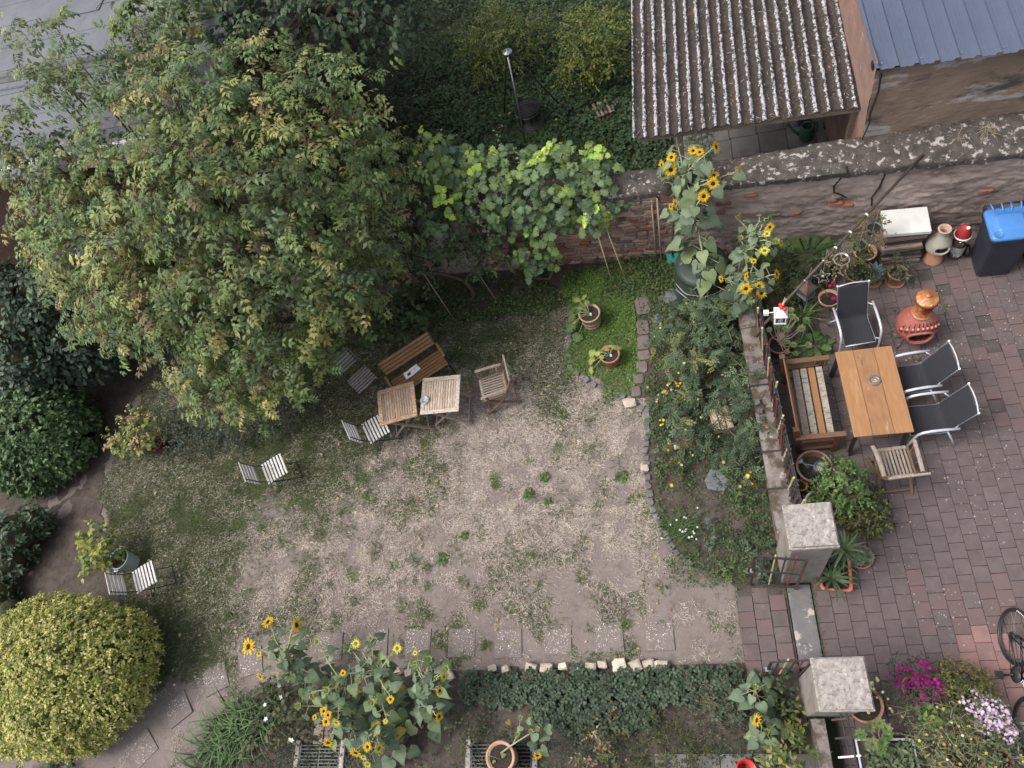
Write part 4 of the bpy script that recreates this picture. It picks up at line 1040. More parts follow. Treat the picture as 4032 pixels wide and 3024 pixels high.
tb = thing("patio_table", "long brown three-plank table with black legs on the patio", "table", (2.50, 4.52, .036))
M['table_top'] = pmat("table_plank", (.34, .175, .078), (.28, .140, .060), 4, .5, .12, spots=(((.42, .25, .135), 2.2, .56, .78), ((.24, .135, .075), 5, .66, .72)), st=(8, 1.1, 8), vary=.06)
M['table_mid'] = pmat("stained_table_plank", (.32, .165, .078), (.25, .130, .062), 4, .5, .12, spots=(((.16, .095, .06), 2.4, .58, .70), ((.50, .32, .18), 3, .60, .74)), st=(5, 1.4, 5))
for i, (w, x) in enumerate(((.235, -.255), (.265, 0), (.235, .255))):
    o = slat(tb, "plank", (x, 0, .717), (w, 1.32, .030), M['table_mid' if i == 1 else 'table_top'], 0, 0, .003)
mb = MB(); mb.box((0, 0, .693), (.66, 1.2, .02)); mb.build("under_frame", M['black'], tb)
for sx in (-1, 1):
    for sy in (-1, 1):
        mb = MB(); mb.bar((sx * .325, sy * .60, .70), (sx * .345, sy * .635, 0), .055, .055); mb.build("leg", M['black'], tb, bev=.005)
    mb = MB(); mb.bar((sx * .335, -.6, .66), (sx * .335, .6, .66), .03, .05); mb.build("apron", M['black'], tb)

gb = thing("wooden_bench", "wooden patio bench with flaking pale and orange seat boards by the trellis fence", "bench", (1.74, 4.57, .036))
for i, m in enumerate(('grey_teak', 'green_flake', 'flaky_orange', 'green_flake')):
    slat(gb, "seat_board", (-.155 + .108 * i, 0, .43 + .003 * i), (.088, 1.10, .024), M[m] if i != 2 else M['teak'], 0, 0, .004).rotation_euler.z = -.02
M['green_flake_y'] = M['green_flake']
for s in (-1, 1):
    y = .60 * s
    slat(gb, "armrest", (-.01, y, .60), (.66, .075, .05), M['brown_bench'])
    slat(gb, "front_leg", (.22, y, .29), (.07, .06, .58), M['brown_bench'])
    o = slat(gb, "rear_leg", (-.30, y * .95, .44), (.08, .07, .88), M['brown_bench']); o.rotation_euler.y = -.12
    slat(gb, "side_rail", (-.03, y * .985, .39), (.44, .04, .09), M['brown_bench'])
    slat(gb, "side_rail", (-.03, y * .985, .12), (.44, .04, .06), M['brown_bench'])
for i in range(4):
    o = slat(gb, "back_board", (-.265 - .022 * i, 0, .545 + .095 * i), (.02, 1.12, .075), M['bench_wood']); o.rotation_euler.y = -.2
slat(gb, "front_apron", (.20, 0, .39), (.03, 1.12, .07), M['brown_bench'])

# ------------------------------------------------------------------ chimeneas
ch = thing("chimenea", "red clay chimenea with orange mottled lid on a black iron stand", "chimenea", (3.40, 5.70, .036))
body = [(.02, .10), (.13, .11), (.22, .16), (.275, .24), (.285, .32), (.265, .41), (.225, .49), (.175, .56), (.13, .62), (.115, .66)]
neck = [(.125, .655), (.115, .70), (.108, .80), (.112, .90), (.125, .96), (.145, .985)]
def belly(name, prof, mouth_c, mouth_r, mat, t, n=56):
    P = []; k = len(prof)
    prof2 = []
    for (a, b) in zip(prof, prof[1:]):
        for q in range(4): prof2.append((a[0] + (b[0] - a[0]) * q / 4, a[1] + (b[1] - a[1]) * q / 4))
    prof2.append(prof[-1]); mb = MB(); mb.lathe(prof2, n)
    mc = Vector(mouth_c)
    F = []
    for f in mb.f:
        c = sum((Vector(mb.v[i]) for i in f), Vector()) / len(f); d = c - mc
        if (d.x / mouth_r[0]) ** 2 + (d.z / mouth_r[1]) ** 2 < 1 and c.y < 0: continue
        F.append(f)
    mb.f = F; o = mb.build(name, mat, t, True); s = o.modifiers.new("solid", 'SOLIDIFY'); s.thickness = .022; s.offset = -1; return o
belly("body", body, (-.01, -.26, .345), (.165, .115), M['redclay'], ch)
mb = MB(); mb.ball((0, 0, .36), .235, 20, 12); mb.build("sooty_inside", M['soot'], ch, True)
def on_belly(a, z):
    r = np.interp(z, [p[1] for p in body], [p[0] for p in body]); return Vector((r * math.sin(a), -r * math.cos(a), z))
ring_ = []
for i in range(33):
    xx, zz = .170 * math.cos(2 * PI * i / 32), .345 + .118 * math.sin(2 * PI * i / 32); r_ = on_belly(0, zz).y; ring_.append((xx - .01, -math.sqrt(max(r_ * r_ - xx * xx, 1e-4)) - .006, zz))
mb = MB(); mb.tube(ring_, .022, 8, False); mb.build("mouth_rim", M['redclay'], ch, True)
mb = MB(); mb.lathe([(.118, .64), (.14, .66)] + neck, 32); mb.build("neck", M['orangeclay'], ch, True)
mb = MB(); mb.lathe([(.128, .965), (.158, .985), (.160, 1.01), (.150, 1.02), (.12, 1.02)], 32); mb.build("neck_rim", M['darkclay'], ch, True)
mb = MB(); mb.lathe([(.148, 1.021), (.150, 1.03), (.13, 1.045), (.085, 1.055), (.08, 1.066), (.03, 1.075), (.028, 1.09), (.036, 1.10), (.03, 1.115), (.001, 1.118)], 32); mb.build("lid", M['orangeclay'], ch, True)
M['flame_pale'] = pmat("pale_flame_glaze", (.52, .25, .21), (.45, .2, .17), 5, .5, .1)
for i in range(9):                                        # raised flame relief above the mouth
    a = -1.15 + 2.3 * i / 8; zb = .50 - .10 * (a / 1.15) ** 2; zt = zb + .10
    mb = MB(); w = .11
    pts = [on_belly(a - w, zb - .03), on_belly(a - w * .4, zb + .03), on_belly(a, zt), on_belly(a + w * .4, zb + .03), on_belly(a + w, zb - .03), on_belly(a, zb - .04)]
    out = [p + Vector((p.x, p.y, .3 * (p.z - .36))).normalized() * .012 for p in pts]
    mb.add(pts + out, [(6, 7, 8, 9, 10, 11)[::-1], (6, 7, 8, 9, 10, 11)] + [(j, (j + 1) % 6, (j + 1) % 6 + 6, j + 6) for j in range(6)]); mb.build("flame_relief", M['darkclay'], ch)
    p = on_belly(a, zb + .025); p = p + Vector((p.x, p.y, 0)).normalized() * .010
    mb = MB(); mb.ball(p, .024, 8, 6, (1, 1, 1.2)); mb.build("flame_drop", M['flame_pale'], ch, True)
mb = MB(); c = Vector((.0, -.122, .85)); n = 12
V = [c + Vector((0, -.012, 0))]
for i in range(2 * n):
    r = .085 if i % 2 == 0 else .04; a = PI * i / n; x = r * math.cos(a); V.append(Vector((x, -math.sqrt(max(.118 ** 2 - x * x, .001)) - .004, .85 + r * math.sin(a))))
mb.add(V, [(0, 1 + (i + 1) % (2 * n), 1 + i) for i in range(2 * n)]); o = mb.build("sun_emblem", M['darkclay'], ch); s = o.modifiers.new("solid", 'SOLIDIFY'); s.thickness = .008
mb = MB(); mb.ball((0, -.128, .85), .03, 10, 6, (1, .4, 1)); mb.build("sun_face", M['darkclay'], ch, True)
for a in (-2.45, -1.35, 1.2):
    x, y = math.cos(a), math.sin(a)
    mb = MB(); mb.tube([(x * .15, y * .15, .19), (x * .2, y * .2, .16), (x * .26, y * .26, .05), (x * .30, y * .30, .005), (x * .335, y * .335, .015), (x * .33, y * .33, .04)], .008, 6); mb.build("stand_leg", M['iron'], ch, True)
mb = MB(); mb.tube([(.17 * math.cos(2 * PI * i / 20), .17 * math.sin(2 * PI * i / 20), .16) for i in range(21)], .008, 6, False); mb.build("stand_ring", M['iron'], ch, True)

c2 = thing("chimenea", "small pale clay chimenea standing on an upturned terracotta pot", "chimenea", (3.99, 6.99, .036))
mb = MB(); mb.lathe([(.135, 0), (.14, .03), (.125, .035), (.10, .24), (.001, .242)], 28); mb.build("pot_base", M['terracotta'], c2, True)
o = belly("body", [(.06, .245), (.13, .27), (.175, .33), (.180, .39), (.160, .48), (.105, .58), (.065, .65), (.065, .73)], (.0, -.17, .43), (.10, .062), M['paleclay'], c2)
mb = MB(); mb.ball((0, 0, .42), .14, 16, 10, (1, 1, .9)); mb.build("sooty_inside", M['soot'], c2, True)
mb = MB(); mb.tube([(.105 * math.cos(2 * PI * i / 24), -math.sqrt((.172 - .05 * max(0, math.sin(2 * PI * i / 24))) ** 2 - (.102 * math.cos(2 * PI * i / 24)) ** 2) - .004, .43 + .065 * math.sin(2 * PI * i / 24)) for i in range(25)], .012, 7, False); mb.build("mouth_rim", M['paleclay'], c2, True)
mb = MB(); mb.lathe([(.064, .72), (.09, .755), (.097, .775), (.085, .785), (.06, .77), (.045, .70), (.04, .6)], 28); mb.build("neck_rim", M['terra_pale'], c2, True)
lg = thing("carved_log", "dark log carved with a bearded face wearing a red cap, beside the bin", "ornament", (4.30, 7.02, .036))
mb = MB(); mb.lathe([(.105, 0), (.11, .05), (.10, .3), (.098, .50), (.085, .58)], 20); mb.build("log_body", M['log'], lg, True)
mb = MB(); mb.lathe([(.108, .50), (.112, .54), (.095, .62), (.06, .70), (.02, .735), (.001, .74)], 20); mb.build("cap", M['red'] if False else pmat("dull_red_cap", (.36, .03, .03), (.28, .025, .028), 8, .7, .2), lg, True)
mb = MB(); mb.tube([(.112 * math.cos(2 * PI * i / 20), .112 * math.sin(2 * PI * i / 20), .515) for i in range(21)], .014, 6, False); mb.build("cap_trim", M['white'], lg, True)
mb = MB(); mb.ball((.01, -.05, .735), .03, 8, 6); mb.build("pompom", M['white'], lg, True)
mb = MB(); mb.ball((0, -.108, .40), .022, 8, 6, (1, 1, 1.4)); mb.build("nose", M['log'], lg, True)
for s in (-1, 1):
    mb = MB(); mb.ball((.04 * s, -.094, .45), .013, 8, 6, (1.3, .6, .8)); mb.build("eye", M['white'], lg, True)
mb = MB(); mb.tube([(.06 * math.sin(a), -.107 * math.cos(a * .6), .345 - .015 * math.cos(a)) for a in (-.8, -.4, 0, .4, .8)], .012, 6); mb.build("mouth", M['soot'], lg, True)
f = Fol(); n = 420; a = rng.uniform(-1.2, 1.2, n); z = .33 - .19 * rng.uniform(0, 1, n) * np.cos(a * .9) - .02; f.add(strap(3, .05, .3, .2), np.stack([.108 * np.sin(a), -.108 * np.cos(a), z], 1), np.stack([np.sin(a), -np.cos(a), 0 * a], 1), np.stack([np.sin(a) * .3, -np.cos(a) * .2, -1 + 0 * a], 1), rng.uniform(.04, .08, n), pick([(.62, .62, .60), (.5, .5, .49)], n)); f.build("beard", M['straw'], lg, "stuff")

# ------------------------------------------------------------------ bins and stand
def wheelie(label, loc, rz, lidm, group="wheeled bins"):
    t = thing("wheelie_bin", label, "bin", loc, rz, group)
    def ring(w, d, z, r=.05, n=5):
        out = []
        for (sx, sy, a0) in ((1, 1, 0), (-1, 1, 90), (-1, -1, 180), (1, -1, 270)):
            for i in range(n):
                a = R(a0 + 90 * i / (n - 1)); out.append((sx * (w / 2 - r) + r * math.cos(a), sy * (d / 2 - r) + r * math.sin(a), z))
        return out
    def shell(rings, nm, m, smo=True):
        k = len(rings[0]); mb = MB(); mb.add([p for r_ in rings for p in r_], [(i * k + j, i * k + (j + 1) % k, (i + 1) * k + (j + 1) % k, (i + 1) * k + j) for i in range(len(rings) - 1) for j in range(k)] + [tuple(range((len(rings) - 1) * k, len(rings) * k))]); return mb.build(nm, M[m], t, smo)
    o = shell([ring(.40, .40, .0), ring(.44, .44, .03), ring(.55, .53, .93), ring(.60, .57, .94), ring(.60, .57, .985)], "body", 'bin_body', False)
    shell([ring(.57, .54, .987, .07), ring(.595, .565, 1.0, .07), ring(.575, .545, 1.035, .08), ring(.50, .47, 1.05, .08), ring(.36, .30, 1.052, .05), ring(.35, .29, 1.066, .05), ring(.30, .25, 1.070, .05)], "lid", lidm)
    for x in (-.19, -.06, .06, .19):
        mb = MB(); mb.tube([(x * .9, .20, 1.052), (x, .30, 1.075), (x, .335, 1.06)], .012, 6); mb.build("lid_rib", M[lidm], t, True)
    mb = MB(); mb.tube([(-.25, .34, 1.04), (.25, .34, 1.04)], .014, 8); mb.build("handle", M['bin_body'], t, True)
    for s in (-1, 1):
        mb = MB(); mb.box((.25 * s, .30, .99), (.03, .10, .09)); mb.build("handle_bracket", M['bin_body'], t)
        mb = MB(); mb.tube([(.26 * s, .24, .10), (.31 * s, .24, .10)], .10, 20); mb.build("wheel", M['black'], t, True)
    mb = MB(); mb.lathe([(.001, 1.054), (.05, 1.054), (.06, 1.062)], 14, (-.2, -.2, 0)); mb.build("lid_grip", M[lidm], t, True)
wheelie("dark wheeled bin with bright blue lid against the wall", (4.72, 6.75, .036), R(-3), 'bin_blue')
wheelie("dark wheeled bin half hidden at the right edge behind the blue-lidded bin", (5.42, 6.84, .036), R(-3), 'bin_body')
st = thing("wood_stand", "stacked timber stand with thick white stone top against the wall", "stand", (3.49, 7.2, .036))
mb = MB(); mb.box((0, 0, .80), (.64, .46, .07), Matrix.Rotation(-.09, 3, 'Z')); mb.build("stone_top", M['whitetop'], st, bev=.008)
for i in range(7):
    mb = MB(); mb.bar((-.28 + random.uniform(-.04, .02), -.16 + random.uniform(-.03, .03), .05 + .1 * i), (.27 + random.uniform(-.02, .04), -.17 + random.uniform(-.03, .02), .05 + .1 * i + random.uniform(-.01, .01)), .10, .05 + .02 * random.random()); mb.build("timber", M[('wood_raw', 'grey_teak', 'log')[i % 3]], st, bev=.004)
    mb = MB(); mb.bar((-.25, .1, .05 + .1 * i), (.25, .1, .05 + .1 * i), .12, .06); mb.build("timber", M['grey_teak'], st, bev=.004)
for x in (-.24, .24):
    mb = MB(); mb.box((x, 0, .385), (.05, .3, .72)); mb.build("leg", M['wood_raw'], st, bev=.004)
mb = MB(); mb.bar((.31, -.12, .0), (.24, -.1, .72), .05, .03); mb.build("prop", M['wood_raw'], st)

# ------------------------------------------------------------------ iron pole with hanging things
pl = thing("iron_pole", "long rusty iron pole slanting from the trellis fence up to the wall top", "pole", (1.2, 5.55, .9))
PA, PB = Vector((1.13, 5.52, 1.12)), Vector((3.62, 7.60, 1.82))
M['pole'] = pmat("brown_iron_pole", (.085, .058, .045), (.06, .045, .04), 8, .6, .2)
mb = MB(); mb.tube([PA, PB], .021, 12); mb.build("pole_tube", M['pole'], pl, True, world=True)
def onp(t): return PA + (PB - PA) * t
for t in (.28, .395, .47, .56, .66):
    mb = MB(); d = (PB - PA).normalized(); mb.tube([onp(t) - d * .012, onp(t) + d * .012], .027, 12); mb.build("clamp", M['white' if t > .4 else 'steel'], pl, True, world=True)
mb = MB(); mb.tube([PA + Vector((-.06, -.06, -.1)), PA + Vector((-.02, -.02, -.03)), PA], [.03, .032, .028], 10); mb.build("elbow", M['pole'], pl, True, world=True)
M['wire'] = pmat("wire", (.5, .5, .5), (.4, .4, .4), 5, .4, 0, metal=.5)
def lantern(nm, label, top, h, w, fm, roofm, glassm, loc):
    t = thing(nm, label, "lantern", loc)
    x = w / 2
    mb = MB(); mb.box((0, 0, .012), (w * 1.1, w * 1.1, .024)); mb.build("base", M[fm], t)
    for sx in (-1, 1):
        for sy in (-1, 1):
            mb = MB(); mb.box((sx * x * .93, sy * x * .93, h * .5), (.014, .014, h - .03)); mb.build("corner_post", M[fm], t)
    for (a, b) in ((0, -1), (0, 1), (1, 0), (-1, 0)):
        mb = MB(); mb.box((a * x * .9, b * x * .9, h * .5), (.004 if a else w * .84, .004 if b else w * .84, h - .05)); mb.build("pane", M[glassm], t)
    if fm == 'white':
        for z in (.3, .5, .7):
            mb = MB(); mb.tube([(-.03, -x * .93, h * z), (-.01, -x * .93, h * z + .012), (.01, -x * .93, h * z - .012), (.03, -x * .93, h * z)], .003, 5); mb.build("scroll", M['white'], t)
        mb = MB(); mb.tube([(0, -x * .93, h * .15), (0, -x * .93, h * .85)], .003, 5); mb.build("scroll", M['white'], t)
    mb = MB(); e = x * 1.25; mb.add([(-e, -e, h), (e, -e, h), (e, e, h), (-e, e, h), (-.02, -.02, h + top), (.02, -.02, h + top), (.02, .02, h + top), (-.02, .02, h + top)], [(0, 1, 5, 4), (1, 2, 6, 5), (2, 3, 7, 6), (3, 0, 4, 7), (4, 5, 6, 7), (3, 2, 1, 0)]); mb.build("lantern_roof", M[roofm], t)
    mb = MB(); mb.lathe([(.022, h + top), (.03, h + top + .015), (.001, h + top + .03)], 10); mb.build("finial", M[roofm], t, True)
    mb = MB(); mb.lathe([(.025, .025), (.025, .09), (.001, .092)], 12); mb.build("candle", M['white'], t, True)
    return t
M['glass_dark'] = pmat("dark_lantern_glass", (.05, .06, .06), (.09, .10, .10), 6, .1, 0, spec=.6)
lr = lantern("lantern", "rusty blue-grey metal lantern hanging from the iron pole", .09, .20, .17, 'zinc', 'rust_iron', 'glass_dark', (1.90, 6.20, .78))
mb = MB(); mb.tube([(0, 0, .31), (.0, .02, .36), (.06, .02, .62)], .004, 5); mb.build("hook", M['wire'], lr); lr.rotation_euler.z = .6
lwh = lantern("lantern", "white metal lantern with red bow and scrollwork hung at the lower end of the pole", .11, .20, .15, 'white', 'white', 'glass_dark', (1.42, 5.62, 1.13))
lwh.rotation_euler.z = -.12
for q in ((.0, 0, .345), (.045, -.02, .33), (-.01, .03, .36)):
    mb = MB(); mb.ball(q, .032, 10, 6); mb.build("red_bow", M['red'], lwh, True)
mb = MB(); mb.ball((.02, .02, .39), .02, 8, 6, (1, 1, 1.5)); mb.build("orange_bead", pmat("amber_bead", (.75, .38, .05), (.65, .3, .04), 5, .3, 0), lwh, True)
mb = MB(); mb.tube([(.02, .05, .36), (.07, .09, .42), (.05, .12, .40), (.02, .06, .36)], .005, 5); mb.build("hanger", M['white'], lwh, True)
mb = MB(); mb.tube([(-.02, 0, .33), (-.10, -.02, .25), (-.16, -.02, .24)], .008, 6); mb.box((-.2, -.02, .24), (.07, .07, .05)); mb.build("bracket", M['white'], lwh)
sr = thing("star_holder", "wire star-shaped candle holder with a glass tealight behind the chair", "candle holder", (2.17, 6.42, .86))
n = 5; pts = [((.13 if i % 2 == 0 else .055) * math.cos(PI * i / n + .3), (.13 if i % 2 == 0 else .055) * math.sin(PI * i / n + .3), 0) for i in range(2 * n + 1)]
mb = MB(); mb.tube(pts, .0045, 5, False); mb.build("star_wire", M['wire'], sr, True)
mb = MB(); mb.lathe([(.001, -.01), (.033, -.01), (.036, .05), (.031, .05), (.029, .005), (.001, .005)], 16); mb.build("tealight_glass", pmat("brown_glass", (.15, .08, .055), (.12, .065, .05), 5, .15, 0), sr, True)
mb = MB(); mb.lathe([(.02, .006), (.02, .02), (.001, .022)], 12); mb.build("candle", M['white'], sr, True)
mb = MB(); mb.tube([(.03, .09, 0), (.03, .12, .2), (.05, .16, .44)], .004, 5); mb.build("hook", M['wire'], sr)

# ------------------------------------------------------------------ grill tripod, drum, firewood
tp = thing("swing_grill_tripod", "tall black steel tripod with round top plate over the fire drum", "tripod", (-2.50, 11.6, 0))
apex = Vector((0.02, -.02, 1.86))
for (x, y, m) in ((-.07, -.62, 'steel'), (-.55, .48, 'iron'), (.72, .30, 'iron')):
    mb = MB(); mb.tube([apex + Vector((x, y, 0)).normalized() * .03, (x, y, .0)], .016, 8); mb.build("leg", M[m], tp, True)
mb = MB(); mb.lathe([(.001, 1.845), (.085, 1.85), (.095, 1.87), (.085, 1.885), (.02, 1.89), (.018, 1.91), (.001, 1.915)], 24, (apex.x, apex.y, 0)); mb.build("top_plate", M['steel'], tp, True)
mb = MB(); mb.lathe([(.03, 1.72), (.035, 1.84), (.001, 1.845)], 12, (apex.x, apex.y, 0)); mb.build("hub", M['black'], tp, True)
dr = thing("fire_drum", "sooty round steel fire drum with a grill grate on top, under the tripod", "fire pit", (-2.46, 11.66, 0))
mb = MB(); mb.lathe([(.27, 0), (.275, .02), (.265, .03), (.265, .36), (.275, .37), (.265, .39), (.25, .39), (.245, .05), (.001, .05)], 36); mb.build("drum_wall", M['drum'], dr, True)
mb = MB(); mb.tube([(.255 * math.cos(2 * PI * i / 30), .255 * math.sin(2 * PI * i / 30), .43) for i in range(31)], .018, 8, False); mb.build("grate_ring", M['soot'], dr, True)
for i in range(13):
    y = -.228 + .038 * i; x = math.sqrt(.25 ** 2 - y * y); mb = MB(); mb.tube([(-x, y, .43), (x, y, .43)], .007, 6); o = mb.build("grate_bar", M['iron'], dr, True)
mb = MB(); mb.disc((0, 0, .33), .245, 28); mb.build("ash_bed", M['soot'], dr)
fw = thing("firewood_stack", "small crossed stack of split firewood on the grass by the lean-to", "firewood", (-.98, 11.54, .0))
for lay in range(3):
    for i in range(4):
        a = 0 if lay % 2 else PI / 2; o_ = -.12 + .08 * i; L = random.uniform(.17, .23)
        p, q = ((-L, o_, .035 + .05 * lay), (L, o_ + random.uniform(-.03, .03), .035 + .05 * lay)) if a == 0 else ((o_, -L, .035 + .05 * lay), (o_ + random.uniform(-.03, .03), L, .035 + .05 * lay))
        mb = MB(); mb.bar(p, q, .05, .045); mb.build("log_piece", M['wood_raw'], fw, bev=.006)
fw.rotation_euler.z = .25
rc = thing("slatted_chair", "reddish-brown slatted garden chair behind the corrugated roof, mostly hidden", "chair", (.98, 13.4, 0), R(40))
for i in range(6):
    slat(rc, "seat_slat", (-.2 + .075 * i, 0, .45), (.06, .5, .02), M['bench_wood'])
for sx in (-1, 1):
    for sy in (-1, 1):
        mb = MB(); mb.box((sx * .2, sy * .22, .22), (.04, .04, .44)); mb.build("leg", M['bench_wood'], rc)
for i in range(3): slat(rc, "back_slat", (-.26 - .03 * i, 0, .58 + .1 * i), (.02, .5, .08), M['bench_wood'])

# ------------------------------------------------------------------ watering cans, tools, tubs
def watering_can(label, loc, rz, m, s=1.0, lie=0, topm=None):
    t = thing("watering_can", label, "watering can", loc, rz)
    B = MB(); B.lathe([(.001, 0), (.095, 0), (.10, .01), (.095, .12), (.098, .125), (.09, .2), (.082, .235), (.075, .235), (.078, .2), (.08, .03), (.001, .03)], 24); B.v = [(x * s, y * s, z * s) for x, y, z in B.v]; B.build("can_body", M[m], t, True)
    B = MB(); B.tube([(.08 * s, 0, .05 * s), (.16 * s, 0, .11 * s), (.26 * s, 0, .25 * s)], [.026 * s, .02 * s, .015 * s], 10); sp2 = B.build("spout", M[m], t, True)
    B = MB(); B.tube([(.25 * s, 0, .24 * s), (.275 * s, 0, .27 * s)], [.016 * s, .045 * s], 16); B.build("rose", M[m], t, True)
    B = MB(); B.tube([(.05 * s, 0, .235 * s), (.02 * s, 0, .30 * s), (-.06 * s, 0, .31 * s), (-.13 * s, 0, .25 * s), (-.14 * s, 0, .15 * s), (-.09 * s, 0, .07 * s)], .012 * s, 8); B.build("handle", M[m], t, True)
    B = MB(); B.bar((.06 * s, 0, .20 * s), (.20 * s, 0, .17 * s), .012 * s, .008 * s); B.build("brace", M[m], t)
    if topm: 
        B = MB(); B.disc((0, 0, .18 * s), .078 * s, 20); B.build("water", M[topm], t)
    t.rotation_euler.y = lie
    return t
watering_can("green plastic watering can on the paving under the corrugated roof", (2.60, 9.93, .04), R(165), 'green_plastic', 1.25)
watering_can("dark blue plastic watering can behind the green one under the roof edge", (2.62, 10.28, .04), R(120), 'navy_plastic', 1.2)
gp = thing("glazed_pot", "big round brown glazed pot with a watering can standing in it", "pot", (1.60, 3.60, .036))
mb = MB(); mb.lathe([(.001, 0), (.13, 0), (.16, .03), (.215, .22), (.235, .38), (.245, .42), (.24, .44), (.215, .445), (.205, .42), (.195, .30), (.001, .30)], 36); mb.build("pot_body", M['brown_glaze'], gp, True)
mb = MB(); mb.disc((0, 0, .305), .195, 24); mb.build("soil", M['potsoil'], gp)
watering_can("grey zinc watering can standing inside the brown glazed pot", (1.66, 3.56, .345), R(160), 'zinc', .95, 0, 'glass')
def pot(t, r, h, m, rim=.02, soil=True, off=(0, 0, 0), sy=1.0):
    mb = MB(); mb.lathe([(.001, 0), (r * .68, 0), (r * .72, .01), (r * .90, h - .05), (r * .98, h - .045), (r, h - .005), (r * .98, h), (r - rim, h), (r - rim * 1.6, h - .05), (.001, h - .05)], 32, off, 1, sy)
    p_ = mb.build("pot", M[m] if isinstance(m, str) else m, t, True)
    if soil:
        mb = MB(); mb.disc((off[0], off[1], off[2] + h - .045), r - rim * 1.5, 24, 1, sy); mb.build("soil", M['potsoil'], t)
    return p_
cp = thing("composter", "dark green round plastic composter in the corner beside the wall", "composter", (.46, 7.02, .03))
mb = MB(); mb.lathe([(.47, 0), (.46, .06), (.445, .30), (.45, .33), (.425, .60), (.43, .63), (.41, .72), (.42, .74), (.34, .78), (.001, .80)], 36); mb.build("barrel", M['compost'], cp, True)
mb = MB(); mb.tube([(.45 * math.cos(a), .45 * math.sin(a), .36 + .03 * math.sin(a * 7)) for a in np.linspace(-2.9, -1.5, 14)], .007, 5); mb.build("trim_line", M['glass'], cp, True)
mb = MB(); mb.tube([(.445 * math.cos(a), .445 * math.sin(a), .50 + .02 * math.sin(a * 9)) for a in np.linspace(-2.9, -1.4, 14)], .006, 5); mb.build("trim_line", M['glass'], cp, True)
for z in np.linspace(.08, .62, 8):
    mb = MB(); mb.tube([(.52 * math.cos(a), .52 * math.sin(a), z) for a in np.linspace(-1.5, -.3, 8)], .004, 5); mb.build("mesh_wire", M['wire'], cp)
for a in np.linspace(-1.5, -.3, 7):
    mb = MB(); mb.tube([(.52 * math.cos(a), .52 * math.sin(a), .0), (.52 * math.cos(a), .52 * math.sin(a), .64)], .004, 5); mb.build("mesh_wire", M['wire'], cp)
sv = thing("spade", "teal-bladed spade with dark handle leaning on the wall beside the composter", "spade", (.03, 7.60, .03))
mb = MB(); mb.add([(-.09, 0, .02), (.09, 0, .02), (.1, .05, .28), (-.1, .05, .28), (-.06, .015, -.0), (.06, .015, .0)], [(0, 1, 2, 3), (0, 4, 5, 1)]); o = mb.build("blade", M['teal'], sv); s = o.modifiers.new("solid", 'SOLIDIFY'); s.thickness = .008
mb = MB(); mb.tube([(0, .04, .26), (.03, .12, .6), (.08, .22, 1.0)], .016, 8); mb.build("handle", M['log'], sv, True)
mb = MB(); mb.tube([(.0, .04, .2), (.02, .09, .42)], .02, 8); mb.build("socket", M['teal'], sv, True)
for i, (a, b) in enumerate((((-.25, 7.72, .02), (-.19, 7.83, 1.66)), ((-.17, 7.66, .02), (-.10, 7.80, 1.64)))):
    t = thing("wooden_post", "thin wooden post leaning on the wall, " + ("left one" if i == 0 else "right one") + " of the pair by the sunflowers", "post", a, 0, "posts leaning on the wall")
    mb = MB(); mb.tube([a, b], .016, 8); mb.build("shaft", M['grey_teak'], t, True, world=True)
    mb = MB(); mb.tube([Vector(b), Vector(b) + Vector((0, 0, .03))], .019, 8); mb.build("post_cap", M['soot'], t, True, world=True)
wc = thing("seed_crate", "small pale wooden crate lying among the tomato plants", "crate", (.46, 4.58, .03), R(8))
for i in range(3):
    slat(wc, "crate_slat", (-.09 + .09 * i, 0, .155), (.075, .36, .012), M['plate_wood'])
    for s in (-1, 1): slat(wc, "crate_slat", (s * .14, 0, .03 + .048 * i), (.012, .36, .038), M['plate_wood'])
for s in (-1, 1): slat(wc, "crate_end", (0, s * .17, .08), (.27, .014, .13), M['plate_wood'])
gt = thing("plastic_tub", "dark green plastic tub half buried under the tomato leaves", "tub", (.06, 5.18, .03))
mb = MB(); mb.box((0, 0, .09), (.34, .22, .18)); o = mb.build("tub_body", M['compost'], gt, bev=.02)
mb = MB(); mb.box((0, 0, .185), (.36, .24, .02)); mb.build("tub_lid", M['compost'], gt, bev=.008)
for i, (a, b) in enumerate((((-.20, 6.07, .0), (-.27, 6.12, 1.0)), ((.34, 6.60, 0), (.40, 6.5, 1.2)), ((.58, 5.97, 0), (.63, 6.08, 1.05)), ((.30, 6.9, 0), (.38, 6.7, 1.25)))):
    t = thing("plant_stake", ("dark green plant stake near the stone path", "dark plant stake in front of the composter", "dark green plant stake among the tomatoes near the fence", "thin dark plant stake right beside the composter")[i], "stake", a, 0, "plant stakes in the bed")
    mb = MB(); mb.tube([a, b], .008, 6); mb.build("cane", M['compost'], t, True, world=True)
rp = thing("bucket", "bright red plastic bucket lying at the bottom edge near the paving", "bucket", (.13, -.18, .06))
mb = MB(); mb.lathe([(.001, 0), (.09, 0), (.12, .20), (.128, .20), (.128, .22), (.115, .22), (.085, .02), (.001, .02)], 28); o = mb.build("bucket_body", M['red'], rp, True)
mb = MB(); mb.tube([(.12, 0, .2), (.13, .06, .12), (.10, .12, .08)], .006, 6); mb.build("bail", M['black'], rp)
rp.rotation_euler = (0, R(14), R(20))
for (x, y, z, s, l) in ((.98, 4.62, .55, .09, "larger grey cobble on the low wall by the trellis fence"), (1.0, 4.47, .55, .07, "middle grey cobble lying on the low wall by the trellis"), (1.01, 4.36, .55, .065, "smallest grey cobble in the row on top of the low wall")):
    o = bpy.data.objects.new("loose_cobble", stone_mesh("loose_cobble", M['grey_cobble'], (s, s, .07), int(s * 1e4))); link(o); o.location = (x, y, z); tag(o, l, "stone")
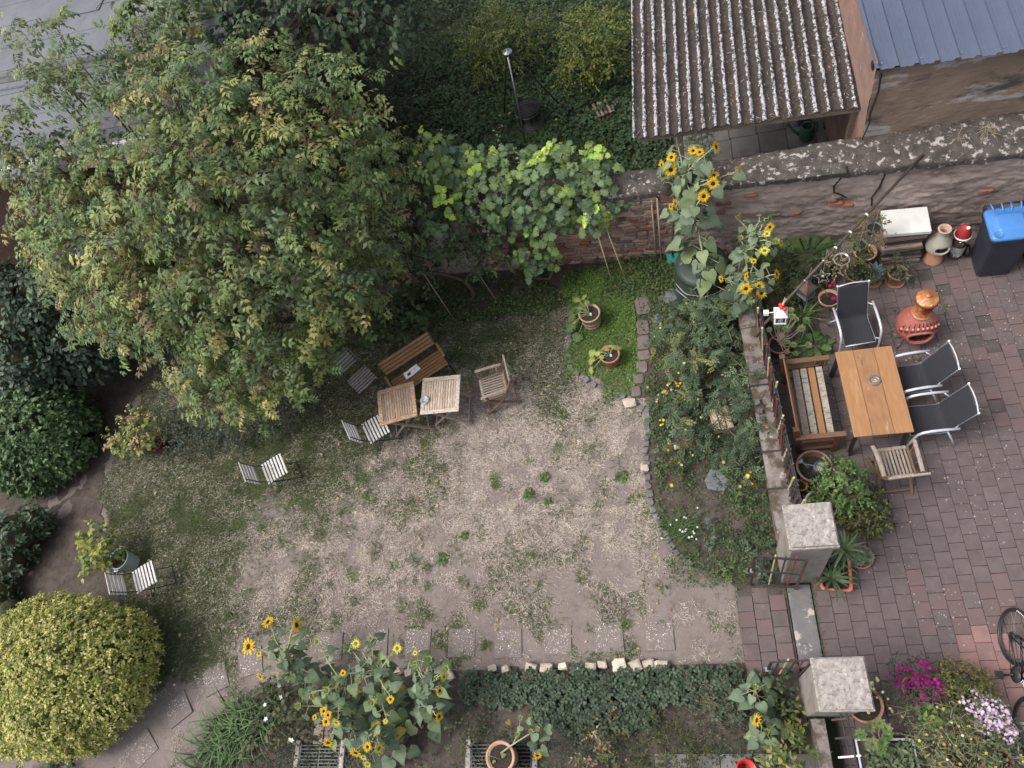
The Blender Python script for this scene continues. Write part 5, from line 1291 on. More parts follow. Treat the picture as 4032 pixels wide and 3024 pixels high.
o = slab_poly("pot_shard", [(.99, 4.22), (1.08, 4.20), (1.03, 4.33)], .525, .02, M['orange_plastic']); tag(o, "orange pot shard lying on the low wall", "shard")

# ------------------------------------------------------------------ light wells by the house
for (x, y, w, l) in ((-5.75, -.10, .62, "dark iron light-well grate below the big sunflower, bottom left"), (-3.02, -.10, .84, "dark iron light-well grate under the terracotta pot at the bottom")):
    t = thing("light_well_grate", l, "grate", (x, y, .03), 0, "light-well grates")
    mb = MB(); mb.box((0, 0, .004), (w, .52, .02)); mb.build("pit_floor", M['soot'], t)
    for i in range(11):
        mb = MB(); mb.box((0, -.23 + .046 * i, .035), (w, .016, .022)); mb.build("grate_bar", M['iron'], t)
    for xx in (-w / 2, 0, w / 2):
        mb = MB(); mb.box((xx, 0, .030), (.02, .52, .028)); mb.build("cross_bar", M['iron'], t)
    for s in (-1, 1):
        mb = MB(); mb.box((s * (w / 2 + .05), .0, .02), (.07, .6, .06)); mb.build("kerb_stone", M['concrete'], t, bev=.006)
o = thing("wooden_board", "weathered wooden planks lying above the left light-well grate", "board", (-5.72, .28, .04))
for i in range(2): slat(o, "plank", (-.08 + .17 * i, 0, .02), (.15, .26, .025), M['grey_teak'])

# ------------------------------------------------------------------ bicycle
bk = thing("bicycle", "black bicycle with white-lettered down tube leaning at the right edge of the patio", "bicycle", (3.36, .86, .036))
bk.rotation_euler = (0, 0, 0)
FWD = math.atan2(-.95, -.10); LEAN = R(15)
def bp(x, y, z):                                         # x forward, y left, z up -> leaned and turned
    v = Matrix.Rotation(-LEAN, 3, 'X') @ Vector((x, y, z)); return Matrix.Rotation(FWD, 3, 'Z') @ v
RW, FW, BB = (-.43, 0, .335), (.57, 0, .335), (.0, 0, .28)
def bt(nm, pts, r, m, n=10):
    mb = MB(); mb.tube([bp(*p) for p in pts], r, n); return mb.build(nm, M[m], bk, True)
for c, nm in ((RW, "rear"), (FW, "front")):
    w = bt("wheel", [(c[0] + .325 * math.cos(2 * PI * i / 48), 0, c[2] + .325 * math.sin(2 * PI * i / 48)) for i in range(49)], .017, 'black', 8)
    mb = MB(); mb.tube([bp(c[0] + .298 * math.cos(2 * PI * i / 40), 0, c[2] + .298 * math.sin(2 * PI * i / 40)) for i in range(41)], .011, 6, False); mb.build("rim", M['iron'], w, True)
    mb = MB(); mb.tube([bp(c[0], -.05, c[2]), bp(c[0], .05, c[2])], .022, 10); mb.build("hub", M['black'], w, True)
    for i in range(20):
        a = 2 * PI * i / 20; mb = MB(); mb.tube([bp(c[0] + .02 * math.cos(a + 1.2), .025 * (-1) ** i, c[2] + .02 * math.sin(a + 1.2)), bp(c[0] + .295 * math.cos(a), 0, c[2] + .295 * math.sin(a))], .0016, 4); mb.build("spoke", M['steel'], w)
    V = []; F = []                                        # pale print on the tyre wall
    for i in range(7):
        a0 = 2.1 + i * .09 + (0 if c is RW else .1)
        for rr in (.306, .322): 
            for aa in (a0, a0 + .06): V.append(bp(c[0] + rr * math.cos(aa), -.0185, c[2] + rr * math.sin(aa)))
        b = len(V) - 4; F.append((b, b + 1, b + 3, b + 2))
    mb = MB(); mb.add(V, F); mb.build("tyre_print", M['white'], w)
ST, HT, HB = (-.16, 0, .80), (.36, 0, .86), (.42, 0, .68)
bt("down_tube", [BB, HB], .034, 'black', 14); bt("top_tube", [(-.13, 0, .70), HT], .022, 'black'); bt("seat_tube", [BB, ST], .019, 'black')
bt("head_tube", [HB, HT], .024, 'black'); bt("seat_post", [ST, (-.185, 0, .93)], .014, 'steel')
for s in (-1, 1):
    bt("chain_stay", [(BB[0], .035 * s, BB[2]), (RW[0], .06 * s, RW[2])], .012, 'black'); bt("seat_stay", [(-.13, .03 * s, .70), (RW[0], .06 * s, RW[2])], .009, 'black')
    bt("fork_blade", [(HB[0], .04 * s, HB[2] - .02), (.52, .055 * s, .42), (FW[0], .055 * s, FW[2])], .013, 'black')
    bt("crank_arm", [(0, .07 * s, .28), (-.02 * s - .02, .085 * s, .28 + .165 * s)], .013, 'black')
    mb = MB(); mb.box((0, 0, 0), (.09, .09, .022)); o = mb.build("pedal", M['black'], bk, bev=.004); o.location = bp(-.02 * s - .02, .14 * s, .28 + .165 * s); o.rotation_euler.z = FWD
for (cx, r, nm) in ((BB, .095, "chainring"), (RW, .055, "cassette")):
    bt(nm, [(cx[0], -.042, cx[2]), (cx[0], -.050, cx[2])], r, 'iron', 28)
bt("chain", [(0, -.047, .28 + .09), (RW[0], -.047, RW[2] + .052), (RW[0] - .05, -.047, RW[2]), (RW[0], -.047, RW[2] - .05), (0, -.047, .28 - .09)], .005, 'iron', 5)
bt("handlebar", [(.40, -.22, .95), (.42, -.1, .98), (.42, .1, .98), (.40, .22, .95)], .014, 'black'); bt("stem", [HT, (.42, 0, .98)], .018, 'black')
mb = MB(); mb.ball((0, 0, 0), .09, 12, 8, (1.5, .75, .3)); o = mb.build("saddle", M['black'], bk, True); o.location = bp(-.19, 0, .95); o.rotation_euler = (0, 0, FWD)
bt("bottle_cage", [(.12, -.0, .46), (.2, -.03, .52), (.22, .03, .54), (.14, 0, .50)], .006, 'white', 6)
bt("frame_bag", [(.02, 0, .40), (-.05, 0, .62)], .04, 'white', 10)
def text(parent, body, size, mat, mtx, name="lettering"):
    cu = bpy.data.curves.new("txt", 'FONT'); cu.body = body; cu.size = size; cu.extrude = .0008; cu.align_x = 'LEFT'; cu.align_y = 'CENTER'
    tmp = bpy.data.objects.new("txt", cu); COL.objects.link(tmp); dg = bpy.context.evaluated_depsgraph_get(); dg.update()
    me = bpy.data.meshes.new_from_object(tmp.evaluated_get(dg)); bpy.data.objects.remove(tmp, do_unlink=True)
    me.materials.clear(); me.materials.append(mat)
    o = bpy.data.objects.new(name, me); link(o, parent); o.matrix_local = mtx; return o
a, b = bp(*BB), bp(*HB); d = (b - a).normalized(); sd = bp(0, -1, 0) - bp(0, 0, 0); sd = (sd - d * sd.dot(d)).normalized(); upv = sd.cross(d) * 1.0
face = (sd * .85 + Vector((0, 0, 1)) * .5); face = (face - d * face.dot(d)).normalized(); yv = face.cross(d)
o_ = a + d * .10 + face * .0352
mb = MB(); w = .030
pp = [a + d * .085 - yv * w + face * .0345, a + d * .40 - yv * w + face * .0345, a + d * .40 + yv * w + face * .0345, a + d * .085 + yv * w + face * .0345]
mtx = Matrix(((d.x, yv.x, face.x, o_.x), (d.y, yv.y, face.y, o_.y), (d.z, yv.z, face.z, o_.z), (0, 0, 0, 1)))
text(bk, "ncu", .095, M['white'], mtx)
ra = thing("bike_rack", "silver bike stand with hoops under the front wheel beside the pink flowers", "bike rack", (3.32, .2, .036))
for (x0, y0, x1, y1) in ((2.95, .34, 3.6, .34), (2.95, -.02, 3.6, -.02)):
    mb = MB(); mb.bar((x0, y0, .045), (x1, y1, .045), .03, .02); mb.build("rail", M['silver'], ra, world=True)
for x in (3.22, 3.34, 3.5):
    mb = MB(); mb.tube([(x, .34, .05), (x, .30, .22), (x, .16, .30), (x, .02, .22), (x, -.02, .05)], .010, 8); mb.build("hoop", M['silver'], ra, True, world=True)

# ================================================================== TREES AND SHRUBS
G1, G2, G3 = (.060, .105, .030), (.085, .135, .040), (.045, .085, .032)
elder = [(-9.1, 8.6, 4.4, 0.26), (-9.9, 8.0, 3.6, 0.36), (-8.62, 7.78, 4.2, 0.5), (-7.53, 8.07, 4.6, 0.58), (-6.82, 8.72, 4.6, 0.58), (-6.07, 8.14, 4.5, 0.6), (-5.6, 8.96, 4.4, 0.62), (-4.98, 8.16, 4.2, 0.6), (-4.56, 8.45, 3.8, 0.48), (-6.93, 6.97, 4.4, 0.71), (-5.86, 6.8, 4.6, 0.68), (-5.18, 6.98, 4.4, 0.69), (-4.67, 7.22, 4.0, 0.65), (-4.36, 7.86, 3.3, 0.42), (-4.19, 7.81, 3, 0.32), (-9.95, 7.55, 3.0, 0.50), (-8.58, 6.99, 3.6, 0.72), (-7.27, 6.43, 3.8, 0.74), (-6.16, 6.23, 4, 0.7), (-5.3, 6.22, 4, 0.69), (-4.79, 6.5, 3.6, 0.65), (-4.59, 7.18, 3, 0.49), (-9.21, 6.76, 2.8, 0.46), (-8.14, 6.36, 3.0, 0.65), (-6.98, 5.96, 3.2, 0.69), (-6.11, 5.9, 3.2, 0.67), (-5.49, 6.0, 3, 0.68), (-5.03, 6.21, 2.8, 0.58), (-4.76, 6.86, 2.4, 0.36), (-7.41, 5.67, 2.4, 0.58), (-6.57, 5.55, 2.4, 0.64), (-5.86, 5.61, 2.4, 0.56), (-7.49, 5.41, 1.6, 0.42), (-6.59, 5.37, 1.8, 0.44), (-5.96, 5.4, 1.9, 0.29), (-9.9, 6.78, 2.2, 0.28), (-5.32, 6.05, 2.2, 0.43), (-5.02, 6.27, 1.9, 0.3), (-4.46, 8.91, 2.6, 0.34), (-7.32, 10.08, 4.6, 0.44), (-6.85, 9.51, 4.6, 0.43), (-9.4, 8.3, 3.6, 0.4)]
EB = (-6.9, 7.5, 0)
et = thing("elder_tree", "huge spreading elder with yellowing leaves and dark berry clusters on the left", "tree", EB)
limbs(et, EB, elder, .16, et, EB, M['bark'], [(-6.8, 7.4, 1.4), (-8.4, 7.6, 2.3), (-5.6, 7.2, 2.5), (-6.8, 7.6, 3.0), (-9.4, 8.2, 2.9), (-6.6, 6.4, 2.0)])
elder += [(-4.45, 7.6, 1.8, 0.30), (-4.87, 7.09, 1.7, 0.36), (-4.71, 7.12, 2.4, 0.34), (-7.44, 10.3, 4.9, 0.29), (-6.95, 10.0, 4.9, 0.36), (-6.12, 8.69, 4.7, 0.47), (-4.61, 8.7, 4.2, 0.41), (-4.27, 8.73, 4, 0.31)]
pal = [(.125, .180, .066), (.175, .230, .080), (.110, .158, .080), (.26, .27, .10), (.36, .32, .12), (.17, .12, .07)]
cr = crown(elder, 24, 5, .36, ELDER, .178, pal, [5, 4.5, 4, 2.8, .9, .7], .18, -.5, .70, .8, .13, .14)
# shoots reaching over the felt roof
for (x, y, z) in [(-10.06, 10.82, 5), (-9.44, 9.64, 5), (-9.22, 10.54, 5), (-8.68, 9.72, 5), (-8.83, 9.15, 5), (-9.75, 8.64, 4.6), (-9.74, 8.93, 4.8), (-7.96, 9.9, 5), (-7.53, 9.26, 5), (-8.03, 9.01, 5), (-9.97, 8.2, 4.4)]:
    c2_ = crown([(x, y, z - .1, .16)], 60, 4, .3, ELDER, .20, pal[:4], [5, 5, 3, 2])
    for k in ('P', 'N', 'H', 'S', 'T'): cr[k] = np.concatenate([cr[k], c2_[k]])
    cr['TW'] += c2_['TW']
    mb = MB(); e = np.array((x, y, z)); s0 = np.array((x * .75 - 1.8, y * .72 + 2.05, 3.7)); mb.tube([s0, s0 * .5 + e * .5 + np.array((0, 0, .15)), e], [.02, .012, .005], 6); mb.v = [(a - EB[0], b - EB[1], c - EB[2]) for a, b, c in mb.v]; mb.build("shoot", M['twig'], et, True)
# yellower where the foliage thins towards the lower front
yl = smooth(.45, .7, fbm(cr['P'], .8, 91)); cr['T'] *= (1 + .28 * yl[:, None] * np.array([1.0, .6, .2]))
cr['T'] *= .68 + .7 * fbm(cr['P'], 1.5, 96)[:, None]
rest = leaf_parts(cr, ELDER, M['leaf'], et, EB, 290)
f = Fol(); add_crown(f, cr, [ELDER, ELDER2, ELDER], rest); f.build("foliage", M['leaf'], et, "stuff", EB)
twigs(cr, et, EB, M['twig'], .005, 2)
f = Fol()                                                                  # umbels of dark berries on red stalks
idx = rng.choice(len(cr['P']), 420); c = cr['P'][idx] + np.array([0, 0, .03])
for q in range(26):
    d_ = rdir(len(c)) * (1, 1, .35); f.add(leaf4(.30, .1, 0), c + d_ * .055, rdir(len(c)), rdir(len(c)), .022, pick([(.05, .018, .016), (.13, .035, .028), (.10, .06, .035)], len(c), [5, 2, 2]))
f.build("berry_clusters", M['waxy'], et, "stuff", EB)

dk = [(-7.82, 11.64, 3.94, 0.41), (-7.11, 11.42, 3.94, 0.48), (-6.42, 11.05, 3.94, 0.47), (-5.67, 10.69, 3.94, 0.5), (-5.0, 10.68, 3.94, 0.48), (-4.32, 10.45, 3.94, 0.44), (-3.76, 10.37, 3.94, 0.37), (-6.99, 11.74, 2.95, 0.43), (-6.25, 11.43, 2.81, 0.43), (-5.58, 11.35, 2.81, 0.43), (-5.21, 11.69, 2.52, 0.38), (-4.74, 11.67, 2.52, 0.26), (-7.13, 12.2, 1.81, 0.47), (-6.39, 12.5, 1.1, 0.4), (-4.3, 11.9, 2.52, 0.34), (-7.04, 11.22, 4.51, 0.61), (-5.72, 10.55, 4.65, 0.58), (-4.57, 10.25, 4.65, 0.55), (-3.65, 10.29, 4.37, 0.48)]
DB = (-5.6, 12.2, 0)
dt = thing("dark_tree", "dark green broadleaved tree with drooping branches at the top behind the elder", "tree", DB)
limbs(dt, DB, dk, .17, dt, DB, M['bark'], [(-5.6, 12.1, 1.8), (-6.6, 11.6, 3.2), (-4.9, 11.2, 3.4)])
extra = [(-5.6, 13.0, 4.2, 1.0), (-4.4, 12.6, 4.4, 1.0), (-6.9, 12.6, 4.4, 1.0), (-3.6, 11.9, 4.4, .7), (-5.0, 11.9, 5.2, .9)]
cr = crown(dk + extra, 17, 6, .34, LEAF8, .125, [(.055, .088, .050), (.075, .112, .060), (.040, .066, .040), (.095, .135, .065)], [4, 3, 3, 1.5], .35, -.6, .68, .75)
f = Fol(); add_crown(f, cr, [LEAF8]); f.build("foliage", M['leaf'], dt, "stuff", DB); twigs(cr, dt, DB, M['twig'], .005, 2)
du = [(-5.42, 12.04, 1.2, 0.65), (-4.52, 13.39, 1.3, 0.6), (-4.04, 13.9, 1.2, 0.5), (-5.2, 11.4, 0.7, 0.5), (-5.52, 10.54, 1.2, 0.52), (-6.2, 11.2, 1.2, .7), (-5.0, 12.9, 1.4, .8), (-6.0, 13.2, 1.6, .9)]
us = thing("dark_shrub", "dark shady undergrowth shrub beneath the tree in the wild garden", "shrub", (-5.2, 12, 0))
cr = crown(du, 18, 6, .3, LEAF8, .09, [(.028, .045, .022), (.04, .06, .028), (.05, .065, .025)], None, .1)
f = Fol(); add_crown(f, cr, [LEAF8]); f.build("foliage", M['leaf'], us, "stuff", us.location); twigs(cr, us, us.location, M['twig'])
# two leafy sprays of the dark tree hanging over the felt roof
for (x0, y0, z0, x1, y1, z1) in ((-8.2, 10.9, 5.0, -9.7, 11.8, 5.0), (-7.7, 10.7, 5.0, -8.0, 10.0, 4.9)):
    mb = MB(); a_, b_ = np.array((x0, y0, z0)), np.array((x1, y1, z1)); mb.tube([a_ - DB, (a_ + b_) / 2 - DB + np.array((0, 0, .15)), b_ - DB], [.015, .01, .004], 6); mb.build("bough", M['twig'], dt, True)
    n = 60; t = rng.uniform(0, 1, n); ps = a_ + (b_ - a_) * t[:, None] + rng.normal(size=(n, 3)) * .05 + np.array([0, 0, .1]) * (1 - (2 * t - 1) ** 2)[:, None]
    f = Fol(); f.add(LEAF8, ps, np.array([[0, 0, 1.]]) + rng.normal(size=(n, 3)) * .3, rdir(n) * (1, 1, .2) + np.array([0, 0, -.5]), rng.uniform(.13, .2, n), pick([(.095, .14, .055), (.14, .18, .06)], n)); f.build("bough_leaves", M['leaf'], dt, "stuff", DB)

vine = [(-4.05, 8.75, 2.0, 0.28), (-3.56, 8.86, 2.2, 0.31), (-3.44, 8.47, 2.1, 0.23), (-3.12, 8.63, 2.0, 0.35), (-2.71, 8.34, 2.0, 0.38), (-2.32, 8.54, 2.0, 0.34), (-1.94, 8.16, 2.0, 0.37), (-1.56, 8.26, 2.0, 0.37), (-1.24, 8.29, 2.05, 0.26), (-0.97, 8.12, 1.95, 0.22), (-0.80, 8.04, 1.95, 0.15), (-3.61, 7.68, 2.0, 0.19), (-3.22, 8.24, 1.9, 0.27), (-2.5, 7.99, 1.9, 0.3), (-2.07, 7.88, 1.8, 0.34), (-1.68, 7.98, 1.8, 0.3), (-1.09, 7.85, 1.8, 0.27), (-0.85, 7.80, 1.6, 0.15), (-1.22, 7.72, 1.5, 0.2), (-1.91, 7.7, 1.5, 0.3), (-2.24, 7.65, 1.1, 0.25), (-2.23, 7.55, 0.75, 0.18), (-1.37, 8.23, 2.15, 0.15), (-2.59, 7.9, 1.4, 0.28), (-0.8, 7.70, 1.35, 0.12)]
VB = (-2.4, 7.72, 0)
vt = thing("grape_vine", "grape vine with broad lobed leaves, bright yellow-green tips, sprawling over the garden wall", "vine", VB)
cr = crown(vine, 46, 3, .20, GRAPE, .118, [(.105, .165, .075), (.135, .20, .075), (.085, .135, .078), (.19, .27, .07)], [4, 4, 4, 1.6], .1, -.35, .72, .75, .1, .12, .45, (.85, 1.1))
c2_ = crown([(-2.9, 8.45, 2.3, .14), (-1.8, 8.3, 2.3, .13), (-3.7, 9.0, 2.3, 0.17), (-3.72, 9.15, 2.4, 0.15), (-2.79, 8.75, 2.3, 0.16), (-3.39, 7.93, 2.25, 0.17), (-1.02, 7.6, 1.8, 0.13), (-1.0, 8.25, 2.1, .14), (-1.5, 8.5, 2.2, .15), (-2.2, 7.62, 1.35, .12)], 34, 3, .2, GRAPE, .10, [(.32, .46, .08), (.42, .52, .11), (.26, .40, .08)], None, .1)
for k in ('P', 'N', 'H', 'S', 'T'): cr[k] = np.concatenate([cr[k], c2_[k]])
cr['TW'] += c2_['TW']
# leaves face the open side
cr['N'] = unit(cr['N'] + np.array([0, -.45, .35]))
rest = leaf_parts(cr, GRAPE, M['leaf'], vt, VB, 290)
f = Fol(); add_crown(f, cr, [GRAPE], rest); f.build("foliage", M['leaf'], vt, "stuff", VB); twigs(cr, vt, VB, M['stem'], .004)
mb = MB()
for pts in ([(-2.5, 7.75, 0), (-2.7, 7.78, .7), (-2.6, 7.85, 1.4), (-2.5, 8.0, 1.85), (-3.6, 8.4, 1.95)], [(-2.55, 7.85, 1.4), (-1.8, 7.9, 1.7), (-.9, 7.9, 1.85)], [(-2.5, 7.75, .1), (-2.1, 7.5, .35), (-1.9, 7.6, .7)]):
    mb.tube([(a - VB[0], b - VB[1], c) for a, b, c in pts], [.035, .03, .025, .02, .012][:len(pts)], 7)
mb.build("vine_stem", M['bark'], vt, True)

ap = [(-3.8, 8.30, 1.9, 0.30), (-4.3, 8.25, 1.7, 0.36), (-4.53, 8.05, 1.3, 0.37), (-3.92, 7.72, 1.5, 0.39), (-3.31, 7.82, 1.6, 0.33), (-2.8, 7.83, 1.6, 0.26), (-3.38, 7.62, 1.1, 0.28), (-2.97, 7.64, 1.1, 0.3), (-4.53, 7.78, 0.7, 0.38), (-5.0, 7.52, 0.6, 0.4), (-4.58, 7.35, 0.4, 0.3)]
AB = (-3.6, 7.5, 0)
at_ = thing("apple_tree", "small espalier apple tree with grey-green shoots mixed among the vine on the wall", "tree", AB)
limbs(at_, AB, ap, .05, at_, AB, M['bark'], [(-3.6, 7.55, .6), (-4.3, 7.7, .9), (-3.1, 7.7, 1.0)], .012)
cr = crown(ap, 55, 6, .22, LEAF, .090, [(.075, .115, .050), (.10, .145, .060), (.055, .09, .040)], None, .05, -.5, .7, .7)
for (x, y, z) in [(-3.36, 9.0, 2.75), (-3.37, 8.9, 2.5), (-2.11, 8.30, 2.75), (-2.47, 8.9, 2.6), (-2.89, 7.49, 2.5), (-2.91, 7.87, 2.65), (-1.13, 7.4, 2.0)]:
    n = 26; t = np.linspace(.1, 1, n); base = np.array((x * .9 - .2, y * .85 + 1.2, 1.6)); ps = base + (np.array((x, y, z)) - base) * t[:, None]
    cr['P'] = np.concatenate([cr['P'], ps]); cr['N'] = np.concatenate([cr['N'], rdir(n) * .5 + np.array([0, 0, 1])]); a = np.arange(n) * 2.4
    cr['H'] = np.concatenate([cr['H'], np.stack([np.cos(a), np.sin(a), 0 * a + .5], 1)]); cr['S'] = np.concatenate([cr['S'], .085 - .03 * t]); cr['T'] = np.concatenate([cr['T'], pick([(.15, .19, .12), (.21, .24, .17)], n)])
    mb = MB(); mb.tube([base - AB, np.array((x, y, z)) - AB], [.007, .003], 5); mb.build("shoot", M['twig'], at_)
f = Fol(); add_crown(f, cr, [LEAF, LEAFW]); f.build("foliage", M['leaf'], at_, "stuff", AB); twigs(cr, at_, AB, M['twig'])
rb = thing("currant_bush", "low dark currant bush with lobed leaves at the wall foot behind the lawn bench", "shrub", (-5.0, 7.1, 0))
cr = crown([(-5.1, 7.05, .45, .4), (-4.75, 7.2, .5, .35), (-4.55, 6.85, .35, .3), (-5.4, 6.9, .4, .35), (-5.0, 6.7, .25, .25), (-5.7, 7.3, .4, .4)], 40, 4, .2, GRAPE, .075, [(.06, .10, .035), (.08, .125, .04), (.045, .075, .03)], None, .05)
f = Fol(); add_crown(f, cr, [GRAPE]); f.build("foliage", M['leaf'], rb, "stuff", rb.location); twigs(cr, rb, rb.location, M['twig'])

def shrub(name, label, blobs, dens, k, twig, protos, size, pal, w=None, core_c=None, mat='leaf', cat="shrub", group=None, base=None, **kw):
    bx, by = np.mean([b[0] for b in blobs]), np.mean([b[1] for b in blobs]); B = (bx, by, 0) if base is None else base
    t = thing(name, label, cat, B, 0, group)
    cr = crown(blobs, dens, k, twig, protos[0], size, pal, w, **kw)
    f = Fol(); add_crown(f, cr, protos); f.build("foliage", M[mat], t, "stuff", B); twigs(cr, t, B, M['twig'], .003, 2)
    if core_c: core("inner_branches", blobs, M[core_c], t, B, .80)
    mb = MB()
    for q in range(5): mb.tube([(random.uniform(-.05, .05), random.uniform(-.05, .05), 0), ((blobs[q % len(blobs)][0] - bx) * .6, (blobs[q % len(blobs)][1] - by) * .6, blobs[q % len(blobs)][2] * .8)], [.02, .008], 6)
    if base is None: mb.build("stems", M['twig'], t)
    return t
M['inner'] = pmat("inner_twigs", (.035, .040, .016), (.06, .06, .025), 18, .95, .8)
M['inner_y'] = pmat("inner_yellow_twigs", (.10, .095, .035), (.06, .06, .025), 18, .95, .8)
yb = [(x - .28, y + .10, z, r * .88) for x, y, z, r in [(-9.51, 1.22, .75, 1.02), (-10.05, 1.35, .72, .98), (-9.05, 1.25, .62, .85), (-10.45, .88, .65, .92), (-9.58, .75, .62, .95), (-9.0, .9, .55, .75), (-10.3, .6, .5, .8), (-9.4, .55, .45, .7), (-10.9, .9, .6, .8)]]
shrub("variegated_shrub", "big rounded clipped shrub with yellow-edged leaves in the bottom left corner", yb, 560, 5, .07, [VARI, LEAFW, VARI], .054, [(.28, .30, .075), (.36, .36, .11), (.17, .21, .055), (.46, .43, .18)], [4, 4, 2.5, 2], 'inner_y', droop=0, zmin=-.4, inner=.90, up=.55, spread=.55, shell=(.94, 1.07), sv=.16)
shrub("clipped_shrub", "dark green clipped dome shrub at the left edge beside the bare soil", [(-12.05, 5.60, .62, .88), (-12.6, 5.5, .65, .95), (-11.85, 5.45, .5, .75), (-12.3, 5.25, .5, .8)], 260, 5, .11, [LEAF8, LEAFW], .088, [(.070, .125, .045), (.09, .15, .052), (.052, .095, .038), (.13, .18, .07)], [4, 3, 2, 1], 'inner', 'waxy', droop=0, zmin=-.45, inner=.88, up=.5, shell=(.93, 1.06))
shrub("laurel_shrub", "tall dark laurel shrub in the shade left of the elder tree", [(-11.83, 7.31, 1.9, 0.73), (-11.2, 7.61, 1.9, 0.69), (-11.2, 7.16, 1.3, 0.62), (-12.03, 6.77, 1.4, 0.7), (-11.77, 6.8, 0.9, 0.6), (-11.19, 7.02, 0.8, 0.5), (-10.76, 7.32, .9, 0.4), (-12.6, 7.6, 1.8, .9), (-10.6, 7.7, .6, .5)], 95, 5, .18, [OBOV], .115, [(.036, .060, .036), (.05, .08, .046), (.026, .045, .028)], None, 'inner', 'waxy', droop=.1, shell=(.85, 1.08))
shrub("rhododendron", "small dark rhododendron with narrow leaves at the left edge", [(-12.16, 3.62, 0.4, 0.45), (-11.96, 3.85, 0.35, 0.3), (-12.28, 3.25, 0.3, 0.42)], 75, 6, .10, [LEAF], .12, [(.036, .062, .030), (.05, .08, .038)], None, 'inner', 'waxy')
shrub("rhododendron", "very low dark shrub below the rhododendron, left of the yellow-green dome shrub", [(-12.3, 2.55, .2, .35), (-12.0, 2.3, .15, .25)], 80, 5, .1, [LEAF], .08, [(.03, .05, .028), (.045, .06, .03)], None, 'inner')
shrub("cotoneaster", "low spreading grey-green cotoneaster under the elder at the lawn edge", [(-8.6, 5.75, .4, .48), (-9.12, 5.55, .35, .32), (-8.26, 5.35, .25, .36), (-7.43, 5.60, .4, .46), (-8.9, 5.25, .18, .34), (-6.71, 5.70, .45, .38), (-9.41, 5.27, .15, .22), (-6.97, 5.48, .25, .30), (-7.9, 5.5, .35, .4), (-8.1, 6.0, .5, .6), (-7.2, 6.2, .5, .6)], 130, 9, .24, [LEAFW], .040, [(.06, .08, .056), (.08, .10, .072), (.042, .06, .044)], None, None, droop=.15, up=.6, shell=(.85, 1.15))
shrub("cotoneaster", "thin cotoneaster sprays spreading over the bare soil path beside the laurel", [(-10.0, 6.75, .12, .22), (-10.3, 6.9, .15, .2), (-9.7, 6.3, .12, .2)], 60, 9, .32, [LEAFW], .028, [(.09, .11, .085), (.07, .09, .065)], None, None, droop=.1)
shrub("privet_shrub", "yellow-green privet shrub in the wild garden behind the tripod", [(-3.08, 13.54, .7, .43), (-2.68, 13.26, .7, .43), (-2.31, 13.41, .7, .38), (-3.5, 13.6, .5, .3), (-3.0, 13.95, .8, .34), (-3.3, 13.1, .4, .3)], 110, 9, .32, [LEAFW], .058, [(.14, .17, .04), (.19, .21, .05), (.09, .125, .035)], None, None, droop=-.1, spread=.6)
shrub("privet_shrub", "bright yellow-green privet shrub beside the corrugated roof", [(-1.04, 12.74, 1.0, 0.38), (-0.69, 12.49, 1.0, 0.34), (-1.17, 12.5, .8, 0.34), (-1.32, 12.37, 0.5, 0.35), (-0.84, 12.37, 0.6, 0.32), (-1.4, 13.2, .8, 0.23), (-.75, 12.8, .9, .3)], 120, 9, .34, [LEAFW], .060, [(.19, .225, .05), (.25, .27, .06), (.12, .16, .045)], None, None, droop=-.1, spread=.6)

# ------------------------------------------------------------------ potted plants
def potted(name, label, loc, pr, ph, pm, blobs, dens, k, twig, protos, size, pal, w=None, mat='leaf', core_c=None, group=None, cat="potted plant", sauc=False, flowers=None, off=(0, 0, 0), **kw):
    t = thing(name, label, cat, loc, 0, group); pot(t, pr, ph, pm, off=off)
    if sauc:
        mb = MB(); mb.lathe([(.001, .005), (pr * .95, .005), (pr * 1.05, .03), (pr * 1.0, .03), (pr * .9, .012), (.001, .012)], 28, off); mb.build("saucer", M[pm], t, True)
    bl_ = [(loc[0] + b[0], loc[1] + b[1], loc[2] + b[2], b[3]) for b in blobs]
    if bl_:
        cr = crown(bl_, dens, k, twig, protos[0], size, pal, w, **kw)
        f = Fol(); add_crown(f, cr, protos); f.build("foliage", M[mat], t, "stuff", loc); twigs(cr, t, loc, M['twig'], .0025)
        if core_c: core("inner_branches", bl_, M[core_c], t, loc, .66)
        mb = MB()
        for b in blobs: mb.tube([(off[0] + random.uniform(-.03, .03), off[1] + random.uniform(-.03, .03), ph - .05), ((b[0] + off[0]) * .5, (b[1] + off[1]) * .5, (b[2] + ph) * .5), (b[0], b[1], b[2])], [.010, .008, .004], 5)
        mb.build("stems", M['twig'], t, True)
        if flowers:
            n, fp, fs, fpal, lift = flowers; f = Fol(); P = []
            top = cr['P'][cr['N'][:, 2] > -.2]; P = top[rng.choice(len(top), n)] + np.array([0, 0, lift]) * rng.uniform(.3, 1.2, (n, 1))
            f.add(fp, P, rdir(n) * .55 + np.array([0, 0, 1]), rdir(n), rng.uniform(.75, 1.2, n) * fs, pick(fpal, n)); f.build("blossoms", M['petal'], t, "stuff", loc)
    return t
hyp = [(.22, .25, .06), (.30, .31, .08), (.16, .21, .055), (.36, .25, .11)]
potted("potted_hydrangea", "potted hydrangea with faded cream flower heads in a brown-red pot", (-9.72, 5.22, .01), .17, .26, 'brownred_pot', [(-.50, .18, .50, .24), (-.18, .08, .46, .24), (-.62, .02, .46, .18), (-.30, .38, .58, .16), (-.02, .30, .48, .15), (-.16, -.06, .32, .15)], 95, 4, .14, [LEAF8], .095, hyp, [3, 3, 3, 1.4], flowers=(230, FLOW5, .020, [(.62, .52, .40), (.55, .42, .34)], .05))
